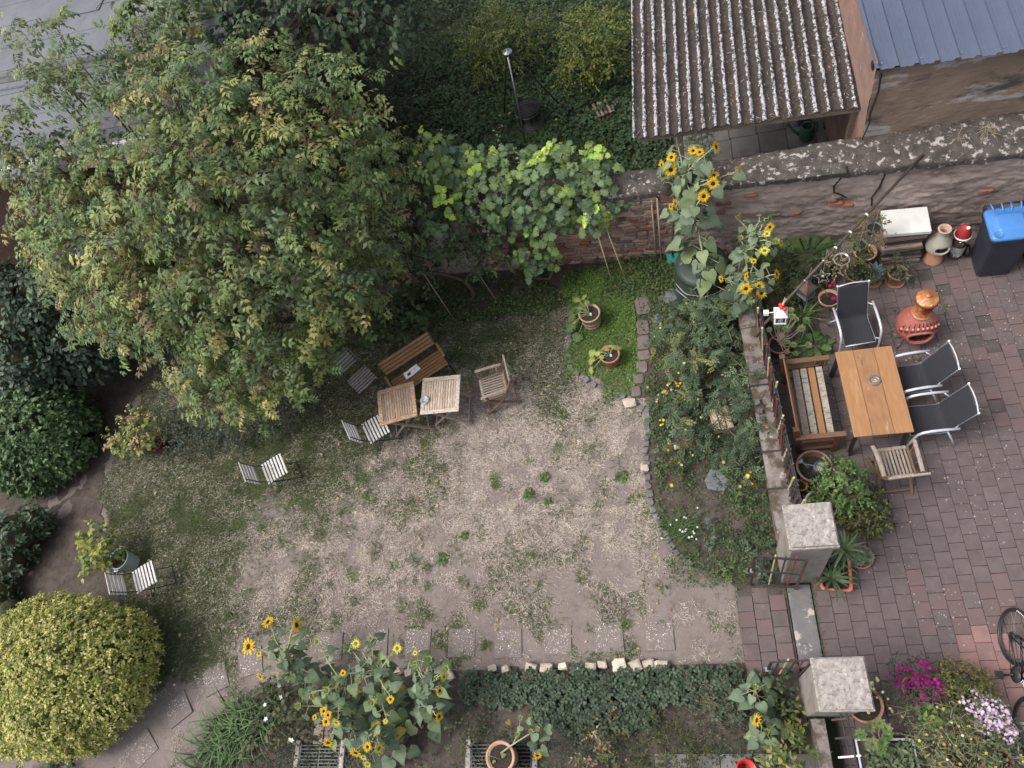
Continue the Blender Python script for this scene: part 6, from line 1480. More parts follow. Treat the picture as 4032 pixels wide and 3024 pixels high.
hb = thing("potted_hydrangea", "leggy yellow-leaved hydrangea leaning out of a mint green enamel bucket", "potted plant", (-9.80, 3.03, .0))
mb = MB(); mb.lathe([(.001, 0), (.13, 0), (.145, .03), (.175, .36), (.187, .375), (.18, .38), (.165, .36), (.16, .31), (.001, .31)], 32); mb.build("bucket", M['mint'], hb, True)
mb = MB(); mb.disc((0, 0, .325), .16, 24); mb.build("soil", M['potsoil'], hb)
for s in (-1, 1):
    mb = MB(); mb.tube([(.03, .175 * s, .34), (.03, .215 * s, .36), (-.03, .215 * s, .36), (-.03, .175 * s, .34)], .012, 8); mb.build("lug_handle", M['white'], hb, True)
bl_ = [(-10.15, 3.06, .55, .2), (-9.98, 3.13, .5, .2), (-9.90, 3.24, .5, .14), (-10.42, 3.32, .52, .13), (-10.2, 3.48, .6, .11), (-10.33, 2.95, .42, .12)]
cr = crown(bl_, 95, 5, .14, LEAF8, .095, [(.25, .28, .06), (.34, .34, .08), (.17, .22, .06)], None, .1)
f = Fol(); add_crown(f, cr, [LEAF8]); f.build("foliage", M['leaf'], hb, "stuff", hb.location); twigs(cr, hb, hb.location, M['twig'], .003)
mb = MB()
for b in bl_: mb.tube([(0, 0, .3), ((b[0] + 9.8) * .5, (b[1] - 3.03) * .5, b[2] * .5 + .2), (b[0] + 9.8, b[1] - 3.03, b[2])], [.009, .007, .004], 5)
mb.build("stems", M['twig'], hb)

def squash(label, loc, r, h, m, leaves, pal):
    t = thing("potted_squash", label, "potted plant", loc, 0, "squash pots on the green patch"); pot(t, r, h, m)
    if m == 'terra_pale':
        for z in (.10, .20): 
            mb = MB(); mb.lathe([(r * (.72 + .18 * z / (h - .05)) + .001, z), (r * (.72 + .18 * z / (h - .05)) + .012, z + .012), (r * (.73 + .18 * z / (h - .05)) + .001, z + .024)], 32); mb.build("pot_band", M[m], t, True)
    ms = [np_mesh("leaf", GRAPE.V, GRAPE.F, M['leaf'], np.clip(np.array(c) * GRAPE.T, 0, .95)) for c in pal]
    st_ = MB()
    for (x, y, z, s, k) in leaves:
        o = bpy.data.objects.new("leaf", ms[k]); link(o, t); o.location = (x, y, z); o.scale = (s,) * 3; o.rotation_euler = (random.gauss(0, .3), random.gauss(0.1, .3), math.atan2(y, x) + random.gauss(0, .5))
        st_.tube([(0, 0, h - .04), (x * .5, y * .5, (z + h) * .5 + .06), (x, y, z)], [.007, .006, .004], 5)
    st_.build("stems", M['stem'], t, True)
    mb = MB(); mb.box((.02, -.02, h - .02), (.035, .05, .006), Matrix.Rotation(.5, 3, 'Y')); mb.build("plant_label", M['white'], t)
    return t
squash("taller banded terracotta pot with a squash trailing over its left rim", (-1.43, 6.63, .03), .185, .40, 'terra_pale', [(-.22, .12, .42, .14, 0), (-.16, .20, .48, .12, 1), (-.05, .24, .50, .11, 1), (-.28, .02, .36, .15, 0), (-.32, -.10, .22, .17, 0), (-.24, -.22, .12, .17, 0), (-.12, .06, .46, .12, 0), (-.3, .14, .3, .13, 0), (-.02, .12, .46, .10, 2), (-.25, -.06, .30, .09, 1), (-.18, .28, .4, .12, 0)], [(.115, .18, .06), (.30, .34, .09), (.17, .24, .07)])
squash("smaller orange terracotta pot with yellowed squash leaves", (-1.15, 5.85, .03), .17, .31, 'terracotta', [(-.26, .06, .25, .13, 0), (-.30, -.05, .18, .14, 0), (-.32, -.14, .1, .13, 0), (-.16, .02, .33, .10, 1), (.08, .06, .34, .11, 0), (.13, .08, .35, .10, 1), (-.03, .05, .34, .09, 1), (-.1, -.05, .33, .08, 0)], [(.28, .34, .08), (.38, .40, .13)])

# patio wall pots
potted("potted_geranium", "leafy pot plant in a large terracotta pot behind the first black chair", (2.80, 6.72, .036), .20, .36, 'terracotta', [(.0, -.03, .45, .17), (.08, -.08, .42, .14), (-.06, .02, .5, .13)], 110, 6, .10, [OBOV], .06, [(.06, .10, .04), (.085, .13, .05)], None, group="pots against the wall")
ag = thing("potted_agave", "blue-green rosette succulent in a terracotta pot beside the timber stand", "potted plant", (3.04, 6.74, .036), 0, "pots against the wall"); pot(ag, .13, .24, 'terracotta')
f = Fol(); f.add(ROSF, np.array([[0, 0, .27]]), np.array([[0, -.15, 1.]]), np.array([[1, 0, 0.]]), .17, (.135, .21, .185)); f.build("rosette", M['waxy'], ag)
mb = MB(); mb.lathe([(.001, 0), (.14, 0), (.155, .03), (.14, .03), (.001, .012)], 24); mb.build("saucer", M['terracotta'], ag, True)
potted("potted_bonsai", "small bushy tree in a patterned terracotta pot with saucer", (3.37, 6.68, .036), .145, .26, 'terracotta', [(-.02, .0, .42, .14), (.05, -.02, .36, .12), (-.10, -.04, .36, .10), (.14, -.06, .22, .10), (-.16, -.02, .22, .09)], 220, 7, .12, [LEAFW], .040, [(.075, .10, .058), (.10, .125, .07)], None, group="pots against the wall", sauc=True)
potted("potted_tree", "thin-stemmed dark plant in a dull terracotta pot left of the timber stand", (2.98, 7.10, .036), .17, .32, 'terra_pale', [(.0, .05, .7, .15), (.1, 0, .6, .12)], 60, 5, .12, [LEAF], .05, [(.05, .075, .035), (.07, .09, .04)], None, group="pots against the wall")
potted("potted_cactus", "bare wiry plant with magenta flowers in a round pot beside the chair", (2.33, 6.42, .036), .16, .20, 'terra_pale', [(.0, .02, .28, .12), (-.06, .1, .3, .1)], 30, 3, .12, [LEAFN], .04, [(.10, .075, .045), (.14, .09, .06)], None, group="pots against the wall", flowers=(9, FLOW, .035, [(.45, .02, .10)], .12))
# ferns and shady bushes at the wall
def fern(label, c, n, L, pal):
    t = thing("fern", label, "fern", c); f = Fol()
    pin = []
    for i in range(15):
        x = .12 + .86 * i / 15; l = .30 * math.sin(PI * (.15 + .85 * i / 15)) + .03
        for sg in (1, -1): pin.append(xf(leaf4(.16, .03, .1), (x, 0, .35 * x - .42 * x * x), sg * R(72), l, 0))
    fr = join(pin + [Proto([(0, .008, 0), (0, -.008, 0), (.5, 0, .07), (1, 0, -.07)], [(0, 1, 2), (1, 3, 2)])])
    a = np.arange(n) * 2.4; tl = rng.uniform(.1, .6, n)
    f.add(fr, np.array(c) + np.stack([.05 * np.cos(a), .05 * np.sin(a), .02 + 0 * a], 1), np.stack([-np.cos(a) * tl, -np.sin(a) * tl, 1 + 0 * a], 1), np.stack([np.cos(a), np.sin(a), tl], 1), rng.uniform(.8, 1.15, n) * L, pick(pal, n)); f.build("fronds", M['leaf'], t, "stuff", c)
fp = [(.075, .125, .035), (.10, .155, .04), (.055, .095, .03)]
fern("green fern at the wall foot directly below the hanging pole, nearer the sunflowers", (1.72, 7.28, .03), 22, .48, fp)
fern("green fern at the wall foot, nearer the timber stand", (2.18, 7.34, .03), 22, .50, fp)
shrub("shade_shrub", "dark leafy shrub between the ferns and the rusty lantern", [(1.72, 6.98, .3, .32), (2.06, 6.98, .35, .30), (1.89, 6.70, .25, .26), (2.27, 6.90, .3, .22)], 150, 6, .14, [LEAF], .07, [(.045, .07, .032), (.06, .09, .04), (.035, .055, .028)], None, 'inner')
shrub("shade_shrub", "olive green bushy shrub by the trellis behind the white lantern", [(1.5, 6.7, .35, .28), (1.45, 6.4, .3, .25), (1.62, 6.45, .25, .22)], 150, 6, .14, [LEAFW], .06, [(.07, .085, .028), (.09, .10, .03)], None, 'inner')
sg = thing("spider_plant", "grassy spider plant with long arching leaves under the rusty lantern", "plant", (1.92, 6.22, .036)); f = Fol(); n = 90; a = rng.uniform(0, 2 * PI, n)
f.add(strap(6, .022, 1.7, 1.1), np.array([[1.92, 6.22, .06]]) + rng.normal(size=(n, 3)) * (.03, .03, 0), np.array([[0, 0, 1.]]) + rng.normal(size=(n, 3)) * .1, np.stack([np.cos(a), np.sin(a), 0 * a], 1), rng.uniform(.28, .5, n), pick([(.12, .17, .05), (.20, .25, .10), (.08, .13, .04)], n)); f.build("leaves", M['leaf'], sg, "stuff", sg.location)
ae = thing("potted_aeonium", "branching aeonium with many green rosettes in a terracotta pot by the bench", "potted plant", (1.47, 5.70, .036), 0, "aeonium plants"); pot(ae, .17, .22, 'terracotta')
ros_m = [np_mesh("rosette", ROS.V, ROS.F, M['waxy'], np.clip(np.array(c) * (1.25 - .5 * np.linalg.norm(ROS.V[:, :2], axis=1, keepdims=True) * np.array([1, .8, 1])), 0, .9)) for c in ((.17, .22, .075), (.13, .19, .065), (.22, .24, .10))]
def rosettes(t, spots, base, mats=ros_m):
    sb = MB()
    for (x, y, z, r) in spots:
        o = bpy.data.objects.new("rosette", random.choice(mats)); link(o, t); o.location = (x - t.location.x, y - t.location.y, z - t.location.z); o.scale = (r * 1.35,) * 3; o.rotation_euler = (random.gauss(0, .2), random.gauss(0, .2), random.uniform(0, 6))
        e = Vector((x - t.location.x, y - t.location.y, z - t.location.z)); b_ = Vector(base); m_ = b_ * .45 + e * .55 + Vector((0, 0, -.06)); sb.tube([b_, b_ * .6 + m_ * .4 + Vector((0, 0, .08)), m_, e], [.013, .012, .010, .009], 6)
    sb.build("branches", M['grey_teak'], t, True)
rosettes(ae, [(1.52, 6.08, 0.6, 0.04), (1.68, 6.07, 0.6, 0.045), (1.56, 5.98, 0.6, 0.05), (1.68, 5.95, 0.6, 0.05), (1.88, 5.91, 0.5, 0.055), (1.57, 5.81, 0.5, 0.055), (1.79, 5.78, 0.5, 0.055), (1.73, 5.9, 0.6, 0.04), (1.56, 5.63, 0.4, 0.045), (1.65, 5.57, 0.4, 0.05), (1.86, 5.54, 0.4, 0.05), (1.4, 5.95, 0.6, 0.04), (1.46, 5.86, 0.5, 0.04), (1.55, 5.52, 0.3, 0.04), (1.67, 5.47, 0.3, 0.04), (1.33, 5.83, 0.5, 0.04)], (0, 0, .2))
lg2 = thing("primrose_plant", "low plant with broad crinkled green leaves between bench and black chair", "plant", (1.98, 5.66, .036)); f = Fol(); n = 46; a = np.arange(n) * 2.4; rr = np.sqrt(np.arange(n) / n) * .22
f.add(OBOV, np.stack([1.98 + rr * np.cos(a) * .7, 5.66 + rr * np.sin(a) * .7, .06 + .14 * (1 - rr / .22)], 1), np.array([[0, 0, 1.]]) + rng.normal(size=(n, 3)) * .25, np.stack([np.cos(a), np.sin(a), .25 + 0 * a], 1), rng.uniform(.15, .22, n), pick([(.07, .12, .045), (.095, .15, .05)], n)); f.build("leaves", M['leaf'], lg2, "stuff", lg2.location)
shrub("ground_herb", "low dark green herb clump in front of the aeonium pot beside the bench arm", [(1.55, 5.36, .12, .14), (1.75, 5.33, .12, .14), (1.68, 5.42, .15, .12)], 130, 5, .07, [LEAFW], .035, [(.06, .10, .035), (.085, .125, .04)], None, None, cat="plant")
# hanging baskets on the pole
def hanging(label, loc, r, pm, pal, wire, bl):
    t = thing("hanging_basket", label, "hanging basket", loc, 0, "baskets hanging from the pole")
    mb = MB(); mb.lathe([(.001, -.12), (r * .7, -.12), (r, 0), (r * 1.03, .005), (r * .93, .005), (r * .66, -.10), (.001, -.10)], 24); mb.build("basket_pot", M[pm], t, True)
    mb = MB(); mb.disc((0, 0, -.02), r * .9, 18); mb.build("soil", M['potsoil'], t)
    for a in (0, 2.1, 4.2):
        mb = MB(); mb.tube([(r * math.cos(a), r * math.sin(a), 0), (0, 0, wire)], .003, 5); mb.build("hanger_wire", M['wire'], t)
    b2 = [(loc[0] + x, loc[1] + y, loc[2] + z, q) for x, y, z, q in bl]
    cr = crown(b2, 190, 6, .12, LEAFW, .042, pal, None, .3, -.7); f = Fol(); add_crown(f, cr, [LEAFW]); f.build("foliage", M['leaf'], t, "stuff", loc); twigs(cr, t, loc, M['twig'], .002)
hanging("upper hanging pot with yellow-brown leaves next to the white stone top", (2.93, 6.90, 1.24), .105, 'zinc', [(.24, .18, .05), (.16, .14, .05), (.30, .22, .08)], .42, [(0, 0, .05, .12), (-.04, .06, .12, .09)])
hanging("middle hanging pot with green-yellow trailing leaves", (2.72, 6.74, 1.10), .10, 'green_plastic', [(.17, .17, .055), (.22, .18, .06), (.11, .13, .04)], .42, [(0, 0, .04, .13), (-.08, -.03, -.05, .12), (.0, -.05, -.15, .12)])
hanging("lower hanging wire basket with dried straw-coloured plants", (2.45, 6.58, 1.02), .115, 'glass', [(.30, .22, .13), (.22, .16, .10), (.36, .28, .17)], .40, [(-.02, 0, .04, .13), (-.12, -.02, .0, .10), (.0, -.06, -.1, .11)])

# lower patio group beside the upper pillar
cpot = thing("potted_boxwood", "dense glossy green boxwood bush in a cream pot behind the upper pillar", "potted plant", (1.60, 3.06, .036)); pot(cpot, .22, .42, 'cream_pot')
bx = [(1.84, 3.34, .85, .18), (1.90, 3.18, .85, .20), (1.76, 3.26, .72, .16), (1.98, 3.08, .7, .17), (1.62, 3.16, .5, .13), (1.74, 3.06, .6, .15)]
cr = crown(bx, 300, 6, .10, OBOV, .050, [(.075, .13, .035), (.11, .175, .05), (.05, .09, .03), (.16, .22, .07)], [4, 4, 2, 1.4], 0, -.6, .82, .6, shell=(.88, 1.12)); f = Fol(); add_crown(f, cr, [LEAFW]); f.build("foliage", M['waxy'], cpot, "stuff", cpot.location); core("inner_branches", bx, M['inner'], cpot, cpot.location, .66)
mb = MB(); mb.tube([(0, 0, .35), (.1, .05, .6), (.2, .12, .85)], [.02, .015, .01], 6); mb.build("stem", M['twig'], cpot)
shrub("euonymus_shrub", "olive and yellow-green small-leaved bush right of the upper pillar", [(2.10, 2.90, .35, .24), (2.28, 2.85, .28, .17), (2.02, 3.0, .38, .2), (2.22, 3.0, .42, .17), (1.95, 2.8, .3, .15)], 240, 6, .12, [LEAFW], .046, [(.085, .10, .028), (.13, .135, .035), (.055, .07, .025)], None, 'inner', 'waxy')
shrub("nandina_plant", "slender light green plant between the boxwood and the wooden armchair", [(2.24, 3.30, .45, .14), (2.2, 3.18, .4, .12), (2.16, 3.42, .5, .1)], 120, 5, .14, [LEAFN], .06, [(.10, .15, .04), (.14, .19, .05)], None, None, cat="plant")
sp3 = thing("potted_herb", "small orange terracotta pot with dry yellow leaves by the trellis", "potted plant", (1.40, 3.39, .036)); pot(sp3, .092, .30, 'orange_plastic')
cr = crown([(1.36, 3.46, .36, .07)], 160, 5, .06, LEAFW, .025, [(.26, .2, .06), (.16, .14, .05)]); f = Fol(); add_crown(f, cr, [LEAFW]); f.build("foliage", M['leaf'], sp3, "stuff", sp3.location)
tr = thing("planter_trough", "orange plastic trough with dracaena, tucked behind the upper pillar", "planter", (1.64, 2.20, .036))
def trough(w, d, h, r=.05):
    def ring(w, d, z):
        o = []
        for (sx, sy, a0) in ((1, 1, 0), (-1, 1, 90), (-1, -1, 180), (1, -1, 270)):
            for i in range(5): a = R(a0 + 22.5 * i); o.append((sx * (w / 2 - r) + r * math.cos(a), sy * (d / 2 - r) + r * math.sin(a), z))
        return o
    rs = [ring(w * .85, d * .85, 0), ring(w, d, h), ring(w + .02, d + .02, h + .008), ring(w + .01, d + .01, h + .02), ring(w - .05, d - .05, h + .018), ring(w - .06, d - .06, h - .04)]
    k = 20; mb = MB(); mb.add([p for q in rs for p in q], [(i * k + j, i * k + (j + 1) % k, (i + 1) * k + (j + 1) % k, (i + 1) * k + j) for i in range(5) for j in range(k)]); return mb, ring(w - .055, d - .055, h - .03)
mb, sl = trough(.38, .52, .20); mb.build("trough_body", M['orange_plastic'], tr, True)
mb = MB(); mb.add(sl, [tuple(range(20))]); mb.build("soil", M['potsoil'], tr)
tr.rotation_euler.z = -.12
f = Fol(); SB = strap(6, .055, 1.5, 1.0)
for (cx, cy, cz, n, L) in ((-.05, -.10, .20, 15, .34), (.02, .12, .22, 10, .3)):
    a = np.arange(n) * 2.4; f.add(SB, np.tile([[cx, cy, cz]], (n, 1)), np.array([[0, 0, 1.]]) + rng.normal(size=(n, 3)) * .1, np.stack([np.cos(a), np.sin(a), 0 * a], 1), rng.uniform(.8, 1.2, n) * L, pick([(.06, .095, .045), (.085, .125, .06)], n))
f.build("foliage", M['waxy'], tr, "stuff")
mb = MB(); mb.tube([(-.02, .05, .18), (0, .08, .35), (.06, .16, .62)], [.022, .02, .016], 8); mb.build("trunk", M['grey_teak'], tr, True)
dl = MB(); f = Fol(); n = 20; a = np.arange(n) * 2.4; f.add(SB, np.tile([[.07, .18, .62]], (n, 1)), np.array([[0, 0, 1.]]) + rng.normal(size=(n, 3)) * .1, np.stack([np.cos(a), np.sin(a), 0 * a], 1), rng.uniform(.24, .36, n), pick([(.11, .16, .07), (.075, .115, .05), (.16, .21, .10)], n)); f.build("leaf_crown", M['waxy'], tr, "stuff")
se = thing("houseleek_clump", "cluster of grey-green houseleek rosettes on the tiles beside the orange trough", "succulent", (2.0, 2.38, .036))
sm2 = [np_mesh("rosette", ROSF.V, ROSF.F, M['waxy'], np.clip(np.array(c) * (.8 + .45 * np.linalg.norm(ROSF.V[:, :2], axis=1, keepdims=True)), 0, .9)) for c in ((.145, .19, .135), (.17, .21, .15))]
rosettes(se, [(1.93, 2.42, .22, .065), (2.03, 2.45, .2, .065), (2.10, 2.37, .18, .062), (1.97, 2.32, .2, .06), (2.06, 2.30, .16, .055), (1.9, 2.3, .17, .05), (2.0, 2.39, .25, .055), (2.1, 2.46, .14, .05)], (0, 0, .02), sm2)
mb = MB(); mb.lathe([(.001, 0), (.13, 0), (.16, .13), (.145, .13), (.12, .03), (.001, .03)], 24); mb.build("bowl", M['terracotta'], se, True)

# ------------------------------------------------------------------ lower right flower pots
ml = thing("potted_flower", "bush of magenta daisies in a pot right of the lower pillar", "potted plant", (2.27, .74, .036), 0, "flower pots at the lower patio corner"); pot(ml, .14, .22, 'terracotta')
bl_ = [(2.12, .78, .48, .17), (2.35, .82, .5, .18), (2.28, .68, .45, .18), (2.46, .72, .42, .13)]
cr = crown(bl_, 240, 7, .14, LEAF, .060, [(.06, .085, .045), (.085, .11, .06)]); f = Fol(); add_crown(f, cr, [LEAFN]); f.build("foliage", M['leaf'], ml, "stuff", ml.location)
f = Fol(); n = 150; ps = np.concatenate([np.array(b[:3]) + unit(rdir(n // 4) + np.array([-.1, .35, .9])) * b[3] * 1.12 for b in bl_]); n = len(ps); f.add(flower(9, .16), ps, rdir(n) * .5 + np.array([0, -.1, 1]), rdir(n), rng.uniform(.020, .030, n), pick([(.42, .012, .22), (.50, .02, .28), (.36, .01, .20)], n)); f.build("blossoms", M['petal'], ml, "stuff", ml.location)
potted("potted_broom", "round cushion of olive green fine foliage beside the magenta flowers", (2.76, .74, .036), .13, .2, 'terracotta', [(0, .02, .36, .23), (.12, -.04, .34, .18), (-.10, .0, .36, .16)], 300, 8, .14, [LEAF], .042, [(.13, .145, .04), (.17, .17, .05), (.10, .10, .035)], None, group="flower pots at the lower patio corner", core_c='inner', droop=-.1)
ph = thing("potted_phlox", "mound of pale pink flowers spilling over beside the bicycle", "potted plant", (2.88, .40, .036), 0, "flower pots at the lower patio corner"); pot(ph, .14, .22, 'terracotta')
bl_ = [(2.80, .54, .48, .15), (2.95, .42, .48, .18), (3.03, .26, .42, .15), (2.88, .34, .5, .16)]
cr = crown(bl_, 220, 6, .12, LEAF, .055, [(.09, .12, .06), (.12, .15, .07)]); f = Fol(); add_crown(f, cr, [LEAF]); f.build("foliage", M['leaf'], ph, "stuff", ph.location)
f = Fol(); ps = np.concatenate([np.array(b[:3]) + unit(rdir(85) + np.array([.4, .15, .9])) * b[3] * 1.12 for b in bl_]); n = len(ps); f.add(FLOW5, ps, rdir(n) * .5 + np.array([0, 0, 1]), rdir(n), rng.uniform(.016, .026, n), pick([(.72, .52, .68), (.78, .64, .76), (.62, .40, .58)], n)); f.build("blossoms", M['petal'], ph, "stuff", ph.location)
mix = thing("potted_wildflowers", "untidy pot of wiry grey-green stems with small yellow flowers in front of the magenta bush", "potted plant", (2.55, .16, .036), 0, "flower pots at the lower patio corner"); pot(mix, .22, .34, 'terracotta', off=(.08, -.12, 0))
bl_ = [(2.30, .42, .42, .20), (2.55, .34, .45, .22), (2.40, .16, .42, .22), (2.65, .12, .42, .2), (2.2, .2, .36, .18), (2.75, .3, .44, .15), (2.3, -.05, .35, .2), (2.78, -.02, .35, .18)]
cr = crown(bl_, 130, 8, .26, LEAF, .048, [(.13, .145, .075), (.18, .18, .09), (.09, .11, .055), (.26, .24, .09)], [4, 3, 3, 1.5], 0, -.5, .5, .6, spread=.9, shell=(.6, 1.2)); f = Fol(); add_crown(f, cr, [LEAFN, LEAF]); f.build("foliage", M['leaf'], mix, "stuff", mix.location); twigs(cr, mix, mix.location, M['stem'], .004)
f = Fol(); n = 46; ps = cr['P'][rng.choice(len(cr['P']), n)] + np.array([0, 0, .05]); f.add(FLOW5, ps, rdir(n) * .5 + np.array([0, 0, 1]), rdir(n), rng.uniform(.014, .026, n), pick([(.62, .50, .10), (.7, .62, .35), (.45, .12, .05)], n, [5, 3, .6])); f.build("blossoms", M['petal'], mix, "stuff", mix.location)
f = Fol(); n = 34; ps = np.array([[2.3, .42, .56]]) + rng.normal(size=(n, 3)) * (.10, .08, .03); f.add(OBOV, ps, rdir(n) * .4 + np.array([0, 0, 1]), rdir(n) * (1, 1, .2), rng.uniform(.06, .10, n), pick([(.16, .24, .05), (.11, .17, .05)], n)); f.build("broad_leaves", M['leaf'], mix, "stuff", mix.location)
potted("potted_rose", "grey-green leafy plant at the bottom right below the bike stand", (3.02, -.05, .036), .13, .2, 'terracotta', [(0, .02, .38, .17), (.15, .0, .36, .17), (-.1, -.08, .36, .16), (.25, -.12, .3, .18)], 140, 6, .18, [LEAF], .065, [(.09, .13, .065), (.12, .155, .075)], None, group="flower pots at the lower patio corner", flowers=(16, FLOW5, .02, [(.55, .45, .08)], .05))
po = potted("potted_primula", "large terracotta pot tucked behind the lower pillar with pale yellow flowers", (1.66, .56, .036), .215, .32, 'terracotta', [(.22, .14, .36, .12), (.05, .1, .36, .1)], 60, 4, .1, [LEAF], .04, [(.06, .085, .04)], None, group="flower pots at the lower patio corner", flowers=(26, FLOW5, .022, [(.75, .68, .30), (.8, .76, .48)], .14))
a2 = thing("potted_aeonium", "aeonium with leafy rosettes in a dark square planter with silver rim at the bottom", "potted plant", (1.78, .02, .036), 0, "aeonium plants")
mb = MB(); mb.box((0, -.16, .18), (.62, .62, .36)); mb.build("planter_box", M['black'], a2, bev=.006)
for (p, q) in (((-.31, .15), (.31, .15)), ((-.31, -.47), (-.31, .15)), ((.31, -.47), (.31, .15))):
    mb = MB(); mb.bar((p[0], p[1], .372), (q[0], q[1], .372), .022, .022); mb.build("planter_rim", M['silver'], a2)
mb = MB(); mb.box((0, -.16, .362), (.58, .58, .006)); mb.build("soil", M['potsoil'], a2)
rosettes(a2, [(1.52, .22, .55, .06), (1.63, .30, .6, .06), (1.74, .34, .62, .055), (1.80, .28, .6, .06), (1.62, .12, .6, .065), (1.72, .14, .65, .06), (1.70, .06, .6, .06), (1.80, .2, .62, .05)], (-.05, .1, .3))
f = Fol(); n = 560; ps = np.stack([rng.uniform(1.55, 2.08, n), rng.uniform(-.42, .12, n), rng.uniform(.40, .52, n)], 1); f.add(LEAF, ps, rdir(n) * .5 + np.array([0, 0, 1]), rdir(n) * (1, 1, .3), rng.uniform(.06, .1, n), pick([(.115, .155, .075), (.15, .19, .095), (.085, .12, .06)], n)); f.build("leaves", M['leaf'], a2, "stuff", a2.location)

# ------------------------------------------------------------------ sunflowers
def head_meshes():
    out = {}
    pet = [xf(leaf4(.17, .05, .18), (.26 * math.cos(2 * PI * j / 21), .26 * math.sin(2 * PI * j / 21), .02), 2 * PI * j / 21 + .1 * math.sin(j * 7), .72 + .1 * math.sin(j * 5), .15 + .2 * math.sin(j * 3)) for j in range(21)]
    pr = join(pet)
    for nm, c in (("y", (.80, .47, .012)), ("p", (.78, .62, .12))): out["petals_" + nm] = np_mesh("petals", pr.V, pr.F, M['petal'], np.clip(np.array(c) * pr.T, 0, .95))
    for nm, c in (("d", (.035, .018, .010)), ("g", (.13, .14, .03)), ("w", (.16, .10, .065))):
        mb = MB(); mb.lathe([(.001, .08), (.16, .07), (.27, .04), (.31, 0), (.36, -.06), (.001, -.08)], 14); V = np.array(mb.v); t = np.tile(np.array(c), (len(V), 1)); t[V[:, 2] < -.01] = (.10, .15, .05)
        me = mb.mesh("disc", M['stone'], True); at = me.attributes.new("tint", 'FLOAT_COLOR', 'POINT'); cc = np.ones((len(V), 4), np.float32); cc[:, :3] = t; at.data.foreach_set("color", cc.ravel()); out["disc_" + nm] = me
    sp_ = join([xf(leaf4(.2, .05, -.1), (.3 * math.cos(2 * PI * j / 13), .3 * math.sin(2 * PI * j / 13), -.05 * (j % 2)), 2 * PI * j / 13, .5 + .2 * (j % 2), .5) for j in range(13)])
    out["sepals"] = np_mesh("sepals", sp_.V, sp_.F, M['leaf'], np.clip(np.array((.24, .33, .08)) * sp_.T, 0, .95))
    return out
HM = head_meshes()
SL = [np_mesh("leaf", HEART.V, HEART.F, M['leaf'], np.clip(np.array(c) * HEART.T, 0, .95)) for c in ((.145, .195, .125), (.18, .235, .145), (.11, .155, .10), (.22, .28, .14), (.42, .33, .07))]
def sunflower(label, base, trunk, heads, nleaf, lsize, group="sunflowers", yellow=.0, spread=.25, off_leaf=None):
    """trunk: points from the ground to the crown; heads: (x,y,z,r,kind,facing)"""
    t = thing("sunflower", label, "sunflower", base, 0, group); B = Vector(base); tr_ = [Vector(p) for p in trunk]
    mb = MB(); mb.tube([p - B for p in tr_], [.022 * (1 - .55 * i / (len(tr_) - 1)) for i in range(len(tr_))], 8); mb.build("stem", M['stem'], t, True)
    spots = []
    for (x, y, z, r, kind, fc) in heads:
        h = Vector((x, y, z)); k = min(range(len(tr_)), key=lambda q: (tr_[q] - h).length + (0 if tr_[q].z < z - .12 else 1.5)); a = tr_[k]; nd = Vector(fc).normalized()
        m1 = a.lerp(h, .5) + Vector((0, 0, .04)); m2 = h - nd * .07 - Vector((0, 0, .0))
        mb = MB(); mb.tube([a - B, m1 - B, m2 - B, h - nd * .01 - B], [.011, .009, .007, .007], 6); mb.build("branch", M['stem'], t, True)
        q = nd.to_track_quat('Z', 'Y').to_matrix().to_4x4(); q = Matrix.Translation(h - B) @ q @ Matrix.Rotation(random.uniform(0, 6), 4, 'Z') @ Matrix.Scale(r * .86, 4)
        hd = bpy.data.objects.new("flower_head", HM["disc_" + {'y': 'd', 'p': 'g', 'b': 'g', 'w': 'w', 'd': 'd'}[kind]]); link(hd, t); hd.matrix_local = q
        if kind in 'yp': pe = bpy.data.objects.new("petals", HM["petals_" + kind]); link(pe, hd)
        pe = bpy.data.objects.new("sepals", HM["sepals"]); link(pe, hd); pe.location = (0, 0, -.05); pe.scale = (1.25 if kind in 'bpw' else .8,) * 3
        for u in (.2, .4, .6, .75, .9): spots.append((a.lerp(m1, u * 1.4) if u < .7 else m1.lerp(h, (u - .6) * 1.8), .72))
    zmax = tr_[-1].z
    for i in range(nleaf):
        u = .16 + .84 * (i + .5) / nleaf; s = u * (len(tr_) - 1); k = min(int(s), len(tr_) - 2); spots.append((tr_[k].lerp(tr_[k + 1], s - k), 1.15 - .35 * u))
    for i, (p, sz) in enumerate(spots):
        a = i * 2.4 + random.gauss(0, .4); s = lsize * sz * random.uniform(.75, 1.2); pl_ = s * random.uniform(.4, 1.0)
        d = Vector((math.cos(a), math.sin(a), random.uniform(-.05, .35))); q = p + d * pl_ - B
        o = bpy.data.objects.new("leaf", SL[4] if random.random() < yellow and i > nleaf else random.choice(SL[:4])); link(o, t)
        zr = Matrix.Rotation(a, 4, 'Z') @ Matrix.Rotation(random.uniform(.15, .95), 4, 'Y') @ Matrix.Rotation(random.gauss(0, .3), 4, 'X')
        o.matrix_local = Matrix.Translation(q) @ zr @ Matrix.Scale(s, 4)
        mb = MB(); mb.tube([p - B, q], .004, 5); mb.build("leaf_stalk", M['stem'], t)
    return t
C_ = (0, -.8, .6); UP = (0, -.1, 1); LF = (-.9, -.3, .4); RT = (.9, -.3, .4); UU = (0, .6, .6)
